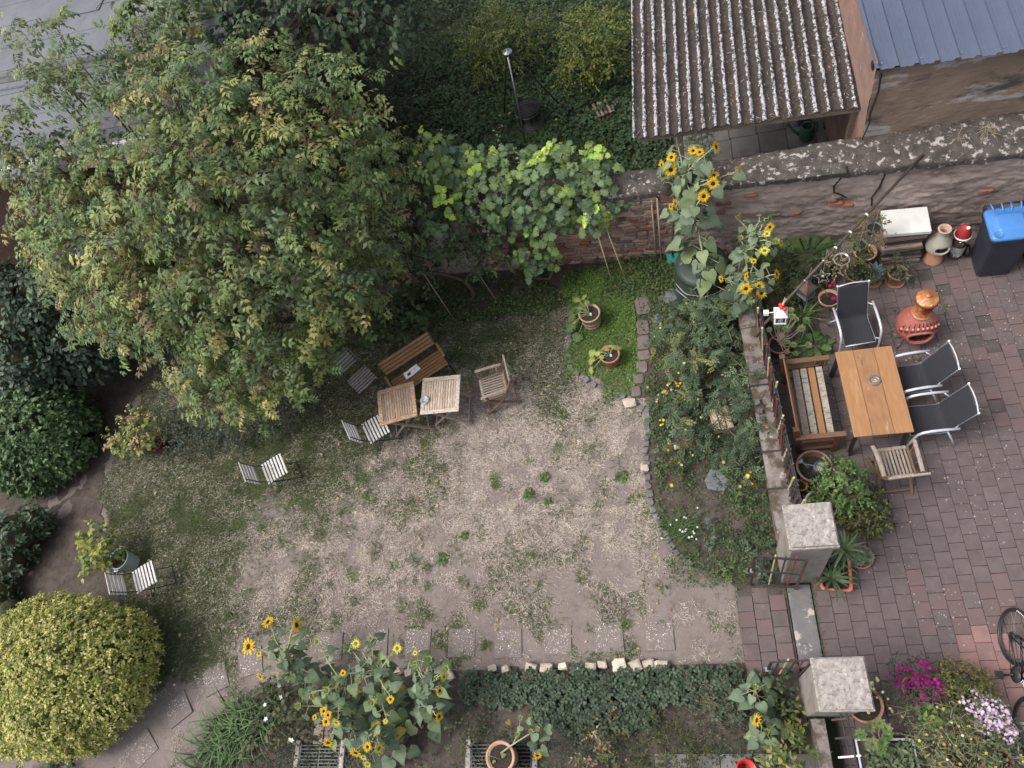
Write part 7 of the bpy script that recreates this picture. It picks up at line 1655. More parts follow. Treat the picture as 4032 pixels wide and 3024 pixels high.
sunflower("tallest sunflower with many yellow heads growing beside the composter", (.55, 6.56, .03), [(.55, 6.56, .03), (.53, 6.62, .6), (.50, 6.80, 1.1), (.45, 7.15, 1.5), (.42, 7.35, 1.75), (.38, 7.55, 1.95), (.33, 7.75, 2.1)],
          [(.18, 7.95, 2.3, .10, 'y', (-.3, -.4, .8)), (.03, 7.93, 2.2, .10, 'y', LF), (.15, 7.80, 2.2, .125, 'y', C_), (.50, 8.0, 2.3, .10, 'y', UP), (.59, 7.95, 2.3, .09, 'y', UP), (.82, 7.90, 2.4, .115, 'y', (.8, -.2, .5)), (1.12, 7.65, 2.1, .11, 'y', (.8, -.2, .5)), (.75, 7.6, 2.15, .10, 'y', UP), (.72, 7.45, 2.15, .12, 'y', C_), (.57, 7.33, 2.05, .12, 'y', C_), (.16, 7.45, 1.85, .10, 'y', LF), (.09, 7.40, 1.85, .08, 'y', LF), (.02, 7.85, 2.05, .09, 'b', C_), (.3, 8.1, 2.35, .08, 'b', UU)], 44, .28)
sunflower("branching sunflower with small pale heads leaning right toward the ferns", (1.00, 6.85, .03), [(.92, 6.75, .03), (.98, 6.8, .5), (1.04, 6.85, .95), (1.1, 6.85, 1.25), (1.2, 6.82, 1.45)],
          [(1.45, 6.89, 1.65, .085, 'y', C_), (1.39, 6.78, 1.65, .08, 'p', UP), (1.46, 7.02, 1.7, .085, 'b', RT), (1.57, 6.65, 1.55, .085, 'p', RT), (1.33, 6.56, 1.55, .095, 'p', UP), (1.03, 6.85, 1.55, .06, 'w', UP), (1.06, 7.15, 1.7, .06, 'y', RT), (1.32, 7.05, 1.75, .06, 'y', UU), (1.1, 6.55, 1.4, .06, 'b', UP), (1.5, 6.66, 1.6, .07, 'b', UP)], 12, .18)
sunflower("sunflower behind the fence end with two big drooping yellow heads above the white lantern", (1.02, 6.42, .03), [(1.02, 6.42, .03), (1.03, 6.40, .5), (1.05, 6.36, .9), (1.08, 6.32, 1.1)],
          [(1.02, 6.15, 1.25, .11, 'y', (0, -.5, .5)), (1.21, 6.18, 1.22, .10, 'y', C_), (1.23, 6.10, 1.15, .12, 'y', (.4, -.3, .6)), (1.46, 6.26, 1.35, .11, 'y', RT), (.70, 6.45, 1.15, .08, 'y', LF), (1.05, 6.34, 1.3, .08, 'y', (-.8, 0, .4)), (1.10, 6.10, 1.05, .09, 'b', C_), (1.17, 6.48, 1.45, .06, 'y', UP)], 34, .22)
sunflower("smaller sunflower clump above the daylilies with one big round yellow head on its left", (-5.80, .98, .02), [(-5.62, .92, .02), (-5.70, .98, .4), (-5.85, 1.1, .75), (-5.98, 1.25, .95)],
          [(-6.47, 1.39, 1.15, .15, 'y', (-.2, -.2, 1)), (-6.15, 1.70, 1.25, .12, 'y', (-.2, .3, .8)), (-5.69, 1.64, 1.25, .13, 'y', (.95, .1, .2)), (-6.09, 1.48, 1.1, .08, 'w', UP), (-6.37, 1.01, .9, .10, 'y', (-.3, -.6, .4)), (-6.09, 1.01, .9, .07, 'y', (-.6, -.2, .5)), (-6.35, 1.3, 1.05, .07, 'p', UP), (-5.72, 1.5, 1.1, .06, 'b', UP)], 38, .21)
hs = [(-5.18, .53, 1.15, .075, 'y', UP), (-5.11, .48, 1.15, .075, 'y', UP), (-5.13, .40, 1.15, .08, 'y', UP), (-4.98, .39, 1.15, .09, 'p', C_), (-5.12, .15, 1.05, .10, 'y', C_), (-5.36, .46, 1.05, .05, 'y', UP), (-5.41, 1.42, 1.15, .08, 'w', UP), (-5.52, .74, 1.15, .115, 'w', LF), (-5.15, .78, 1.2, .08, 'w', UP), (-5.6, .6, 1.1, .07, 'b', UP)]
sunflower("bushy withering sunflower with several seed heads, left half of the big bottom clump", (-5.22, .22, .02), [(-5.2, .22, .02), (-5.1, .4, .45), (-5.0, .6, .85), (-4.98, .85, 1.0)], hs, 44, .22, yellow=.05)
hs = [(-4.14, 1.28, 1.25, .09, 'p', UP), (-4.75, 1.36, 1.25, .09, 'p', UP), (-4.97, 1.32, 1.15, .09, 'b', LF), (-4.72, .9, 1.15, .06, 'w', UP), (-4.23, .66, 1.15, .07, 'y', UP), (-4.55, 1.42, 1.25, .06, 'b', UP), (-4.5, .62, 1.15, .08, 'w', UP), (-4.3, .4, 1.1, .05, 'p', UP), (-4.95, 1.0, 1.15, .06, 'y', UP)]
sunflower("leafy sunflower with pale budding heads in the middle of the big bottom clump", (-4.60, .50, .02), [(-4.6, .45, .02), (-4.58, .6, .4), (-4.52, .8, .8), (-4.5, 1.0, 1.0)], hs, 48, .23, yellow=.06)
hs = [(-3.50, .92, 1.15, .085, 'p', RT), (-3.55, .75, 1.15, .085, 'y', RT), (-3.58, .45, 1.05, .09, 'y', RT), (-3.92, 1.08, 1.15, .07, 'b', UP), (-3.72, 1.14, 1.15, .07, 'b', UP), (-3.48, 1.01, 1.15, .08, 'b', UP), (-3.9, 1.22, 1.2, .05, 'p', UP)]
sunflower("sunflower with yellowing lower leaves at the right of the big bottom clump", (-3.92, .50, .02), [(-4.05, .42, .02), (-4.0, .55, .4), (-3.9, .7, .8), (-3.8, .85, 1.0)], hs, 40, .22, yellow=.07)
hs = [(-4.71, .03, 1.05, .10, 'y', C_), (-4.62, -.02, 1.0, .07, 'p', C_), (-4.39, .08, 1.05, .10, 'p', RT), (-4.55, .10, 1.05, .08, 'y', UP), (-4.58, -.10, .95, .08, 'p', C_)]
sunflower("low sunflower hanging over beside the left grate at the bottom edge", (-4.45, .12, .02), [(-4.45, .12, .02), (-4.5, .2, .4), (-4.5, .28, .8)], hs, 26, .21, yellow=.08)
sunflower("young light-green sunflower without flower next to the lower gate", (.42, .70, .03), [(.42, .62, .03), (.41, .68, .3), (.40, .74, .55)], [(.40, .76, .6, .05, 'b', UP)], 13, .22, yellow=0)
sunflower("young sunflower with a single yellow head left of the lower pillar", (.48, .22, .03), [(.48, .22, .03), (.46, .25, .3), (.44, .28, .55)], [(.36, .38, .7, .105, 'y', (-.7, .3, .5)), (.46, .26, .6, .05, 'b', UP)], 14, .20, yellow=0)
wp = thing("potted_sunflower", "pale terracotta pot with a dried-up sunflower standing over the right grate", "potted plant", (-2.92, -.02, .05)); pot(wp, .20, .42, 'terra_pale', .03)
bl_ = [(-2.62, .28, .55, .12), (-2.45, .15, .5, .14), (-2.35, .3, .5, .12), (-2.6, .1, .5, .1)]
mb = MB(); mb.tube([(0, .05, .38), (.2, .15, .52), (.4, .25, .58), (.55, .32, .6)], [.012, .010, .008, .005], 6); mb.tube([(.0, -.02, .38), (-.12, .02, .5), (-.1, .1, .55)], [.008, .006, .004], 5); mb.tube([(.2, .15, .52), (.3, .3, .6), (.33, .45, .62)], [.008, .006, .004], 5); mb.build("stem", M['stem'], wp, True)
for (x, y, z, k, s) in [(.32, .3, .58, 3, .13), (.5, .28, .55, 1, .18), (.62, .2, .5, 0, .18), (.55, .1, .45, 1, .17), (.7, .32, .5, 0, .16), (.42, .12, .5, 2, .15), (.45, .42, .58, 1, .12), (.15, .42, .62, 4, .08), (.02, .02, .42, 3, .08), (-.08, -.06, .42, 3, .06)]:
    o = bpy.data.objects.new("leaf", SL[k]); link(o, wp); o.location = (x, y, z); o.scale = (s,) * 3; o.rotation_euler = (random.gauss(0, .3), random.uniform(.1, .5), random.uniform(0, 6))
for (x, y, z, k) in [(.33, .46, .63, 'w'), (.28, .26, .6, 'w'), (.55, .33, .6, 'w'), (.46, .3, .6, 'w')]:
    hd = bpy.data.objects.new("seed_head", HM["disc_w"]); link(hd, wp); hd.location = (x, y, z); hd.scale = (.05,) * 3; pe = bpy.data.objects.new("sepals", HM["sepals"]); link(pe, hd)
hd = bpy.data.objects.new("flower_head", HM["disc_d"]); link(hd, wp); hd.location = (.52, .02, .5); hd.scale = (.07,) * 3; hd.rotation_euler = (.9, .4, 0); pe = bpy.data.objects.new("petals", HM["petals_y"]); link(pe, hd)

# ================================================================== GROUND PLANTS
def stuff_obj(fol, name, mat, label=None, cat=None, kind="stuff"):
    o = fol.build(name, mat, None, kind)
    if label: o["label"] = label; o["category"] = cat
    return o
# ---- lawn: living and dried grass
def lawn_fields(x, y):
    P = np.stack([x, y, 0 * x], 1)
    s = (x + 8.6) * -.55 + (y - 1.9) * .835
    n1 = fbm(P, .55, 101, 4) - .5; n2 = fbm(P, 1.6, 105, 4) - .5; n3 = fbm(P, 4.5, 108, 3) - .5
    green = smooth(-.7, .9, s + 2.6 * n1 + 2.4 * n2)
    patch = .42 * smooth(.13, .24, n2 + .6 * n3) * smooth(-3.4, -1, s + 3)
    zone = green; green = np.maximum(green, patch)
    dry = smooth(-.25, .10, n2 + .9 * n3 + .35 * n1) * smooth(1.7, 3.3, y + 2.0 * n1 + np.clip((x + 3) * -.02, -.3, .3))
    dry = np.maximum(dry, .40 * smooth(.0, .2, n3 + .6 * n2)) * (1 - .80 * zone)
    return green, dry
def inside(x, y):
    ok = (x > border_edge(y) + .15 * np.sin(y * 5.3)) & (x < np.where(y > 1.9, bed_edge(y) - .03, .30)) & (y > -1.4) & (y < 7.3 - .05 * (x + 3))
    ok &= ~((x > -1.86) & (y > 5.75)) & ~((x > -.66) & (y > 2.6)) & ~((x > -1.2) & (y > 5.15))
    ok &= (y > low_edge(x) + .02)
    for ch_ in path.children:
        if True: ok &= ~((np.abs(x - ch_.location.x) < .17) & (np.abs(y - ch_.location.y) < .17) & (rng.uniform(size=len(x)) < .9))
    return ok
def blades(n, pal_, L, w_, lean, seed, weight, bx=(-11.0, .35, -1.4, 7.4)):
    x = rng.uniform(bx[0], bx[1], n); y = rng.uniform(bx[2], bx[3], n)
    keep = inside(x, y); x, y = x[keep], y[keep]
    g, d = lawn_fields(x, y); p = weight(g, d, x, y); k = rng.uniform(size=len(x)) < p; x, y = x[k], y[k]; n = len(x)
    a = rng.uniform(0, 2 * PI, n); tl = np.abs(rng.normal(0, lean, n))
    return x, y, n, a, tl
GB = strap(1, .05, .5, .70); DB_ = strap(1, .045, .5, .35)
f = Fol()
x, y, n, a, tl = blades(900000, None, 0, 0, .5, 1, lambda g, d, x, y: np.clip(g * .85, 0, 1))
f.add(GB, np.stack([x, y, .004 + 0 * x], 1), np.stack([np.cos(a * 1.7) * .4, np.sin(a * 1.7) * .4, 1 + 0 * a], 1), np.stack([np.cos(a), np.sin(a), 0 * a], 1), rng.uniform(.045, .085, n), pick([(.066, .105, .030), (.092, .128, .040), (.15, .125, .072), (.046, .075, .024)], n, [4, 3, 2, 2.4], .18))
stuff_obj(f, "green_grass", M['straw'], "patchy green lawn grass, thickest on the left and under the tables", "grass")
f = Fol()
x, y, n, a, tl = blades(1300000, None, 0, 0, .3, 2, lambda g, d, x, y: np.clip(d * .70, 0, 1) * (.35 + .65 * smooth(1.3, 3.2, y)))
f.add(DB_, np.stack([x, y, .006 + rng.uniform(0, .015, n)], 1), np.stack([np.cos(a * 1.7) * .25, np.sin(a * 1.7) * .25, 1 + 0 * a], 1), np.stack([np.cos(a), np.sin(a), 0 * a], 1), rng.uniform(.035, .085, n), pick([(.48, .405, .345), (.39, .325, .275), (.60, .52, .45), (.28, .23, .19)], n, [4, 3.4, 3, 1.6], .15))
stuff_obj(f, "dry_grass", M['straw'], "dried straw-coloured grass covering the middle of the lawn", "grass")
# tufts and weed rosettes on the dry part
f = Fol(); P = []
for q in range(210):
    cx, cy = rng.uniform(-8, -.6), rng.uniform(1.0, 6); k = int(rng.uniform(12, 60)); r = rng.uniform(.03, .11)
    if cy < 1.9 and cx > -5.6: k = int(k * 1.3)
    P.append(np.stack([rng.normal(cx, r, k), rng.normal(cy, r, k), np.full(k, .005)], 1))
P = np.concatenate(P); P = P[inside(P[:, 0], P[:, 1])]; n = len(P); a = rng.uniform(0, 2 * PI, n)
f.add(strap(3, .04, 1.1, 1.0), P, np.array([[0, 0, 1.]]) + rng.normal(size=(n, 3)) * .2, np.stack([np.cos(a), np.sin(a), 0 * a], 1), rng.uniform(.05, .11, n), pick([(.075, .11, .040), (.10, .14, .05), (.14, .15, .06)], n)); stuff_obj(f, "grass_tufts", M['straw'], "scattered green grass tufts on the bare part of the lawn", "grass")
for (x, y, r, wl) in [(-1.12, 3.85, .10, 'closest to the white cobble of the edging'), (-4.0, 2.75, .10, 'leftmost of all, on the bare soil'), (-3.65, 3.1, .08, 'just right of the leftmost one'), (-2.35, 3.95, .09, 'topmost of the central group of three'), (-2.6, 3.7, .10, 'leftmost of the central group of three'), (-2.3, 3.55, .07, 'lowest and smallest of the central group'), (-2.0, 5.0, .09, 'nearest the wooden armchair')]:
    B = (x, y, .01); n = 26; a = np.arange(n) * 2.4; rr = np.sqrt(np.arange(n) / n) * r * .6; f = Fol()
    f.add(LEAF8, np.stack([x + rr * np.cos(a), y + rr * np.sin(a), .02 + .02 * (1 - rr / r)], 1), np.array([[0, 0, 1.]]) + rng.normal(size=(n, 3)) * .3, np.stack([np.cos(a), np.sin(a), .3 + 0 * a], 1), rng.uniform(.45, .8, n) * r, pick([(.085, .14, .045), (.12, .18, .06), (.07, .11, .045)], n)); o = f.build("lawn_weed", M['leaf'], None, None, B); o.location = B
    tag(o, "green weed rosette in the dried lawn, " + wl, "weed", "weed rosettes in the lawn")
# fallen leaves
f = Fol(); n = 260; x = rng.uniform(-10.3, -.6, n); y = rng.uniform(.2, 7.4, n)
f.add(LEAFW, np.stack([x, y, np.full(n, .035)], 1), rdir(n) * .3 + np.array([0, 0, 1]), rdir(n) * (1, 1, .1), rng.uniform(.035, .085, n), pick([(.45, .36, .22), (.36, .22, .11), (.5, .42, .15), (.42, .33, .26)], n)); stuff_obj(f, "fallen_leaves", M['leaf'], "pale fallen leaves scattered over the lawn", "leaves")
# leaf litter on the wild garden
f = Fol(); n = 170; x = rng.uniform(-5.5, 0, n); y = rng.uniform(9, 13.5, n)
f.add(LEAFW, np.stack([x, y, np.full(n, .10)], 1), rdir(n) * .3 + np.array([0, 0, 1]), rdir(n) * (1, 1, .1), rng.uniform(.06, .10, n), pick([(.5, .36, .15), (.45, .40, .12), (.42, .25, .11)], n)); stuff_obj(f, "fallen_leaves", M['leaf'], "yellow fallen leaves lying in the wild garden behind the wall", "leaves")

def cover(name, label, n, box, proto, size, hgt, pal_, dens, mat='leaf', seed=200, w=None, sub=None, cat="ground cover"):
    x = rng.uniform(box[0], box[1], n); y = rng.uniform(box[2], box[3], n); P = np.stack([x, y, 0 * x], 1)
    k = rng.uniform(size=n) < dens(x, y, fbm(P, 1.2, seed, 4), fbm(P, 4, seed + 5, 3)); x, y = x[k], y[k]; n = len(x)
    P = np.stack([x, y, 0 * x], 1); hh = hgt * (.35 + 1.1 * fbm(P, 2.2, seed + 9, 3)) * rng.uniform(.5, 1.1, n); P[:, 2] = .03 + hh
    c = pick(pal_, n, w) * (.75 + .5 * fbm(P, 1.7, seed + 13)[:, None])
    f = Fol(); f.add(proto, P, rdir(n) * .45 + np.array([0, 0, 1]), rdir(n) * (1, 1, .3), rng.uniform(.7, 1.3, n) * size, c)
    return stuff_obj(f, name, M[mat], label, cat)
GC = [(.050, .088, .036), (.068, .115, .046), (.036, .064, .028)]
cover("ground_cover", "low leafy green ground cover carpeting the wild garden behind the wall", 90000, (-9, 3.2, 8.2, 19), LEAFW, .085, .13, GC, lambda x, y, a, b: np.clip(.45 + 1.3 * (a - .42) + .9 * (b - .5), .05, .95) * np.where(((x > .25) & (x < 2.95) & (y > 9.2) & (y < 11.4)) | ((x + 2.46) ** 2 + (y - 11.55) ** 2 < .2) | ((x + .98) ** 2 + (y - 11.5) ** 2 < .09), 0, 1))
cover("ground_cover", "darker round-leaved ground ivy in the wild garden near the tripod", 9000, (-5, .2, 8.3, 14), TRI, .10, .15, [(.05, .09, .042), (.065, .115, .05)], lambda x, y, a, b: np.clip(2.2 * (b - .42), 0, .9) * ((x + 2.46) ** 2 + (y - 11.55) ** 2 > .25), seed=230)
# long grass in the wild garden
n = 24000; x = rng.uniform(-5, 1, n); y = rng.uniform(8.4, 15, n); k = fbm(np.stack([x, y, 0 * x], 1), .9, 240) > .52; x, y = x[k], y[k]; n = len(x); a = rng.uniform(0, 2 * PI, n)
f = Fol(); f.add(strap(3, .035, 1.2, 1.1), np.stack([x, y, 0 * x], 1), np.array([[0, 0, 1.]]) + rng.normal(size=(n, 3)) * .15, np.stack([np.cos(a), np.sin(a), 0 * a], 1), rng.uniform(.12, .26, n), pick([(.06, .11, .035), (.085, .14, .045), (.05, .085, .03)], n)); stuff_obj(f, "long_grass", M['straw'], "long dark green grass in the wild garden around the fire drum", "grass")
# bright green patch
def gz(x, y, a, b):
    m = (x > -1.84 + .12 * np.sin(y * 4)) & (y > 5.55 + np.clip(-x - 1.35, 0, .3) * .5) & (y < 7.75) & (x < .15) & ~((x > -.70) & (x < -.48) & (y > 5.1) & (y < 7.02))
    m |= (x > -1.35) & (y > 5.22) & (x < -.82) & (y < 5.8)
    m &= ~(((x + 1.43) ** 2 + (y - 6.63) ** 2) < .15 ** 2) & ~(((x + 1.15) ** 2 + (y - 5.85) ** 2) < .13 ** 2)
    return np.where(m, np.clip(.62 + .8 * (a - .5) + .5 * (b - .5), .1, 1) * np.where(x > -.5, .35, 1), 0)
cover("ground_cover", "bright green creeping ground cover around the two squash pots", 52000, (-2.0, .2, 5.1, 7.8), LEAFW, .034, .055, [(.105, .19, .035), (.14, .235, .045), (.075, .14, .03), (.18, .26, .06)], gz, seed=260, w=[4, 4, 2, 1])
cover("ground_cover", "dull green weeds along the foot of the garden wall behind the lawn", 16000, (-6.2, .2, 7.0, 7.95), LEAFW, .055, .14, [(.055, .09, .035), (.075, .12, .04), (.10, .14, .05), (.16, .12, .05)], lambda x, y, a, b: np.clip(.2 + 1.6 * (a - .4) + (b - .5), 0, .9) * smooth(7.05, 7.35, y + .3 * a), seed=280, w=[4, 4, 2, .6])
cover("ground_cover", "sparse small weeds between the lawn and the border of the wall", 9000, (-5, -1.7, 6.2, 7.4), LEAFW, .035, .03, [(.07, .10, .035), (.10, .13, .05)], lambda x, y, a, b: np.clip(1.4 * (b - .45), 0, .6), seed=290)
cover("ground_cover", "low weeds covering the soil of the right flower bed", 26000, (-.62, .96, 2.1, 7.6), LEAFW, .040, .06, [(.055, .095, .038), (.08, .125, .045), (.045, .075, .035), (.12, .15, .05)], lambda x, y, a, b: np.clip(.12 + 1.8 * (a - .42) + .9 * (b - .5), 0, .75) * smooth(2.2, 3.6, y + 1.4 * a), seed=300)
cover("ground_cover", "grey-green low weeds on the dark soil of the lower bed", 26000, (-6.9, .9, -1.4, .75), LEAF, .045, .06, [(.06, .085, .045), (.085, .115, .055), (.045, .065, .035)], lambda x, y, a, b: np.clip(.05 + 1.7 * (a - .45) + (b - .5) + .35 * (x > -2.6), 0, .8), seed=320)
cover("moss_joints", "green weeds growing along the threshold and tile joints", 2600, (-.05, 1.42, 1.0, 2.1), LEAFN, .035, .03, [(.06, .11, .035), (.085, .13, .045)], lambda x, y, a, b: np.where((np.abs(x - 1.335) < .03 + .02 * a) | ((x > .15) & (x < .34)) | ((y > 1.98) & (x < 1.1)), np.clip(2.2 * (a - .35), 0, .9), 0), seed=340)
n = 90; f = Fol(); ts = [(3.25, 6.15), (3.05, 6.0), (3.9, 6.3), (3.92, 6.05), (3.1, 5.75), (3.4, 5.3), (3.88, 6.2)]
for (x, y) in ts:
    k = 22; f.add(LEAFN, np.stack([rng.normal(x, .04, k), rng.normal(y, .06, k), rng.uniform(.04, .07, k)], 1), rdir(k) * .5 + np.array([0, 0, 1]), rdir(k) * (1, 1, .3), rng.uniform(.03, .06, k), pick([(.065, .10, .035), (.09, .13, .05)], k))
stuff_obj(f, "joint_weeds", M['leaf'], "small weeds growing in the patio tile joints near the chimeneas", "weeds")
# lichen specks and litter on the tiles
f = Fol(); n = 1500; x = rng.uniform(2.0, 5.0, n); y = rng.uniform(.9, 6.4, n); k = fbm(np.stack([x, y, 0 * x], 1), 1.3, 350) > .47; x, y = x[k], y[k]; n = len(x)
spk = Proto([(1, 0, 0), (.3, .8, 0), (-.8, .5, 0), (-.7, -.6, 0), (.4, -.9, 0), (0, 0, .12)], [(0, 1, 5), (1, 2, 5), (2, 3, 5), (3, 4, 5), (4, 0, 5)])
f.add(spk, np.stack([x, y, np.full(n, .0385)], 1), np.array([[0, 0, 1.]]), rdir(n) * (1, 1, 0) + np.array([.01, 0, 0]), rng.uniform(.004, .015, n), pick([(.26, .22, .21), (.33, .29, .28), (.22, .19, .18)], n)); f.build("lichen_specks", M['stone'], patio, "stuff")

# ---- strawberries: every plant a thing
proto_plants = []
for q in range(5):
    f = Fol(); n = 18; a = rng.uniform(0, 2 * PI, n); rr = rng.uniform(.015, .105, n)
    f.add(TRI, np.stack([rr * np.cos(a), rr * np.sin(a), rng.uniform(.06, .15, n)], 1), np.stack([np.cos(a) * .35, np.sin(a) * .35, 1 + 0 * a], 1) + rng.normal(size=(n, 3)) * .2, np.stack([np.cos(a), np.sin(a), 0 * a], 1), rng.uniform(.07, .105, n), pick([(.062, .092, .056), (.085, .12, .07), (.048, .072, .046), (.16, .11, .065)], n, [5, 4, 3, .1]))
    proto_plants.append(f.mesh("strawberry_plant", M['leaf']))
SBX = []
for i in range(34):
    for j in range(5):
        x = -3.55 + .112 * i + random.gauss(0, .04); y = .96 - .135 * j + random.gauss(0, .04)
        if j > 2 and (x > -.95 and x < -.05 or x < -2.6): continue
        if x < -2.95 and j > 3: continue
        SBX.append((x, y))
for (x, y) in SBX:
    o = bpy.data.objects.new("strawberry_plant", random.choice(proto_plants)); link(o); o.location = (x, y, .03); o.rotation_euler.z = random.uniform(0, 6); o.scale = (random.uniform(.85, 1.2),) * 3
    tag(o, "dark green strawberry plant in the dense bed below the limestone edging", "strawberry plant", "strawberry plants in the bed")
# small shrubs of the lower bed
def low_plant(name, label, blobs, dens, k, twig, proto, size, pal_, w=None, mat='leaf', flowers=None, cat="plant", group=None, **kw):
    B = (float(np.mean([b[0] for b in blobs])), float(np.mean([b[1] for b in blobs])), .03); t = thing(name, label, cat, B, 0, group)
    cr = crown(blobs, dens, k, twig, proto, size, pal_, w, **kw); f = Fol(); add_crown(f, cr, [proto]); f.build("foliage", M[mat], t, "stuff", B); twigs(cr, t, B, M['twig'], .003)
    if flowers:
        for (n, fp, fs, fpal, lift) in flowers:
            top = cr['P'][np.argsort(-cr['P'][:, 2])[:max(n * 3, 10)]]; P = top[rng.choice(len(top), n)] + np.array([0, 0, lift]) * rng.uniform(.5, 1.3, (n, 1)); f = Fol(); f.add(fp, P, rdir(n) * .45 + np.array([0, 0, 1]), rdir(n), rng.uniform(.75, 1.2, n) * fs, pick(fpal, n)); f.build("blossoms", M['petal'], t, "stuff", B)
    return t
low_plant("withered_shrub", "brown-leaved withering small shrub in front of the strawberries", [(-1.55, .28, .2, .22), (-1.75, .10, .2, .2), (-1.4, .05, .2, .2), (-1.6, -.15, .15, .2)], 90, 6, .16, LEAFW, .05, [(.10, .115, .05), (.20, .15, .085), (.30, .23, .15), (.07, .085, .04)])
low_plant("box_shrub", "yellow-green fine-leaved small shrub right of the withered one at the bottom", [(-.85, .30, .22, .2), (-.65, .05, .25, .25), (-.95, .0, .2, .2), (-.7, -.25, .2, .22), (-.35, -.05, .18, .16)], 170, 7, .12, LEAF, .032, [(.085, .10, .035), (.12, .13, .045), (.06, .075, .03)])
low_plant("heather_bush", "faded brown-grey bush beside the young sunflowers", [(-.05, .60, .22, .2), (-.2, .45, .2, .2), (.05, .42, .2, .18), (-.25, .72, .15, .15), (.1, .78, .15, .14)], 120, 7, .20, LEAFN, .035, [(.16, .13, .085), (.22, .175, .12), (.095, .09, .05)], spread=.8)
low_plant("photinia_bush", "yellow-green glossy pointed-leaf bush at the bottom beside the low wall", [(.72, .15, .35, .2), (.80, -.1, .35, .22), (.62, -.28, .3, .22), (.82, .38, .3, .15), (.55, -.05, .25, .18)], 75, 6, .15, LEAF, .085, [(.13, .155, .04), (.18, .185, .045), (.085, .115, .035)], mat='waxy')
low_plant("peony_plant", "low dark leaves beside the lower gate and pillar", [(.72, .82, .15, .18), (.85, .62, .15, .16), (.6, .55, .12, .15)], 60, 4, .12, LEAF8, .075, [(.05, .08, .04), (.065, .10, .045)])
low_plant("rose_bush", "small reddish-green bush above the light well in the lower bed", [(-3.55, .30, .2, .2), (-3.3, .15, .2, .18), (-3.75, .1, .18, .2)], 60, 5, .18, LEAFW, .045, [(.075, .105, .045), (.10, .13, .055)])
low_plant("hibiscus_bush", "dim bush with withered stems and white blossoms left of the sunflowers", [(-6.4, .55, .3, .25), (-6.15, .75, .35, .25), (-6.55, .25, .25, .22), (-6.1, .35, .3, .25), (-6.7, .8, .25, .2)], 50, 5, .22, LEAF8, .075, [(.055, .075, .035), (.08, .09, .045), (.12, .115, .06)], None, flowers=[(7, FLOW5, .035, [(.72, .73, .70)], .04)])
low_plant("grey_santolina", "grey-green fine low plant below the white-flowered bush at the bottom edge", [(-6.35, -.15, .1, .25), (-6.1, -.02, .1, .2), (-6.6, -.3, .1, .25)], 130, 6, .12, LEAFN, .04, [(.085, .10, .075), (.06, .075, .055)])
low_plant("climber", "white-edged leafy plant at the very bottom left under the yellow shrub", [(-10.6, -.15, .15, .25), (-10.2, -.3, .12, .2)], 60, 5, .15, LEAF8, .08, [(.30, .32, .24), (.06, .09, .045)])
dl_ = thing("daylily_clump", "clump of long arching grassy green leaves at the bottom left", "plant", (-7.2, .30, .02)); f = Fol(); n = 420; x = rng.normal(-7.15, .30, n); y = rng.normal(.30, .20, n) + (x + 7.15) * .45; a = rng.uniform(0, 2 * PI, n)
f.add(strap(6, .020, 1.7, 1.25), np.stack([x, y, .02 + 0 * x], 1), np.array([[0, 0, 1.]]) + rng.normal(size=(n, 3)) * .12, np.stack([np.cos(a) - .5, np.sin(a) - .2, 0 * a], 1), rng.uniform(.34, .60, n), pick([(.075, .135, .045), (.10, .17, .06), (.06, .105, .04)], n)); f.build("leaves", M['leaf'], dl_, "stuff", dl_.location)
ga = thing("chive_clump", "clump of thin green leaves with small white flowers beside the cobble edging", "plant", (-.30, 2.92, .03)); f = Fol(); n = 260; x = rng.normal(-.28, .11, n); y = rng.normal(2.92, .11, n); a = rng.uniform(0, 2 * PI, n)
f.add(strap(4, .014, 1.3, 1.35), np.stack([x, y, .03 + 0 * x], 1), np.array([[0, 0, 1.]]) + rng.normal(size=(n, 3)) * .12, np.stack([np.cos(a), np.sin(a), 0 * a], 1), rng.uniform(.2, .34, n), pick([(.08, .13, .045), (.11, .165, .06)], n)); f.build("leaves", M['leaf'], ga, "stuff", ga.location)
f = Fol(); n = 16; f.add(FLOW, np.stack([rng.normal(-.26, .12, n), rng.normal(2.95, .12, n), rng.uniform(.2, .32, n)], 1), rdir(n) * .3 + np.array([0, 0, 1]), rdir(n), rng.uniform(.015, .022, n), (.72, .72, .70)); f.build("blossoms", M['petal'], ga, "stuff", ga.location)
# ---- right bed: tomatoes, marigolds and others
tomato = [(-0.13, 6.05, 0.35, 0.26), (0.31, 6.09, 0.45, 0.32), (0.67, 6.12, 0.45, 0.28), (0.04, 5.6, 0.35, 0.3), (0.53, 5.56, 0.45, 0.32), (0.82, 5.85, 0.4, 0.24), (0.29, 5.38, 0.35, 0.26), (0.03, 4.92, 0.25, 0.24), (0.80, 5.09, 0.4, 0.26), (0.28, 4.98, 0.25, 0.2), (0.80, 4.63, 0.38, 0.26), (0.04, 4.30, 0.25, 0.27), (-0.11, 4.28, 0.2, 0.24), (0.70, 4.08, 0.28, 0.2), (0.82, 4.25, 0.36, 0.22), (0.28, 4.05, 0.2, 0.2), (0.68, 3.87, 0.28, 0.22), (-0.1, 6.45, 0.25, 0.22), (0.42, 6.45, 0.35, 0.24), (0.79, 6.51, 0.35, 0.24)]
TOM = join([xf(leaf4(.26, .08, .2), (.2 + .22 * i, 0, -.05 * i), sg * R(58), .38) for i in range(3) for sg in (1, -1)] + [xf(leaf4(.26, .06, .2), (.8, 0, -.12), 0, .42)])
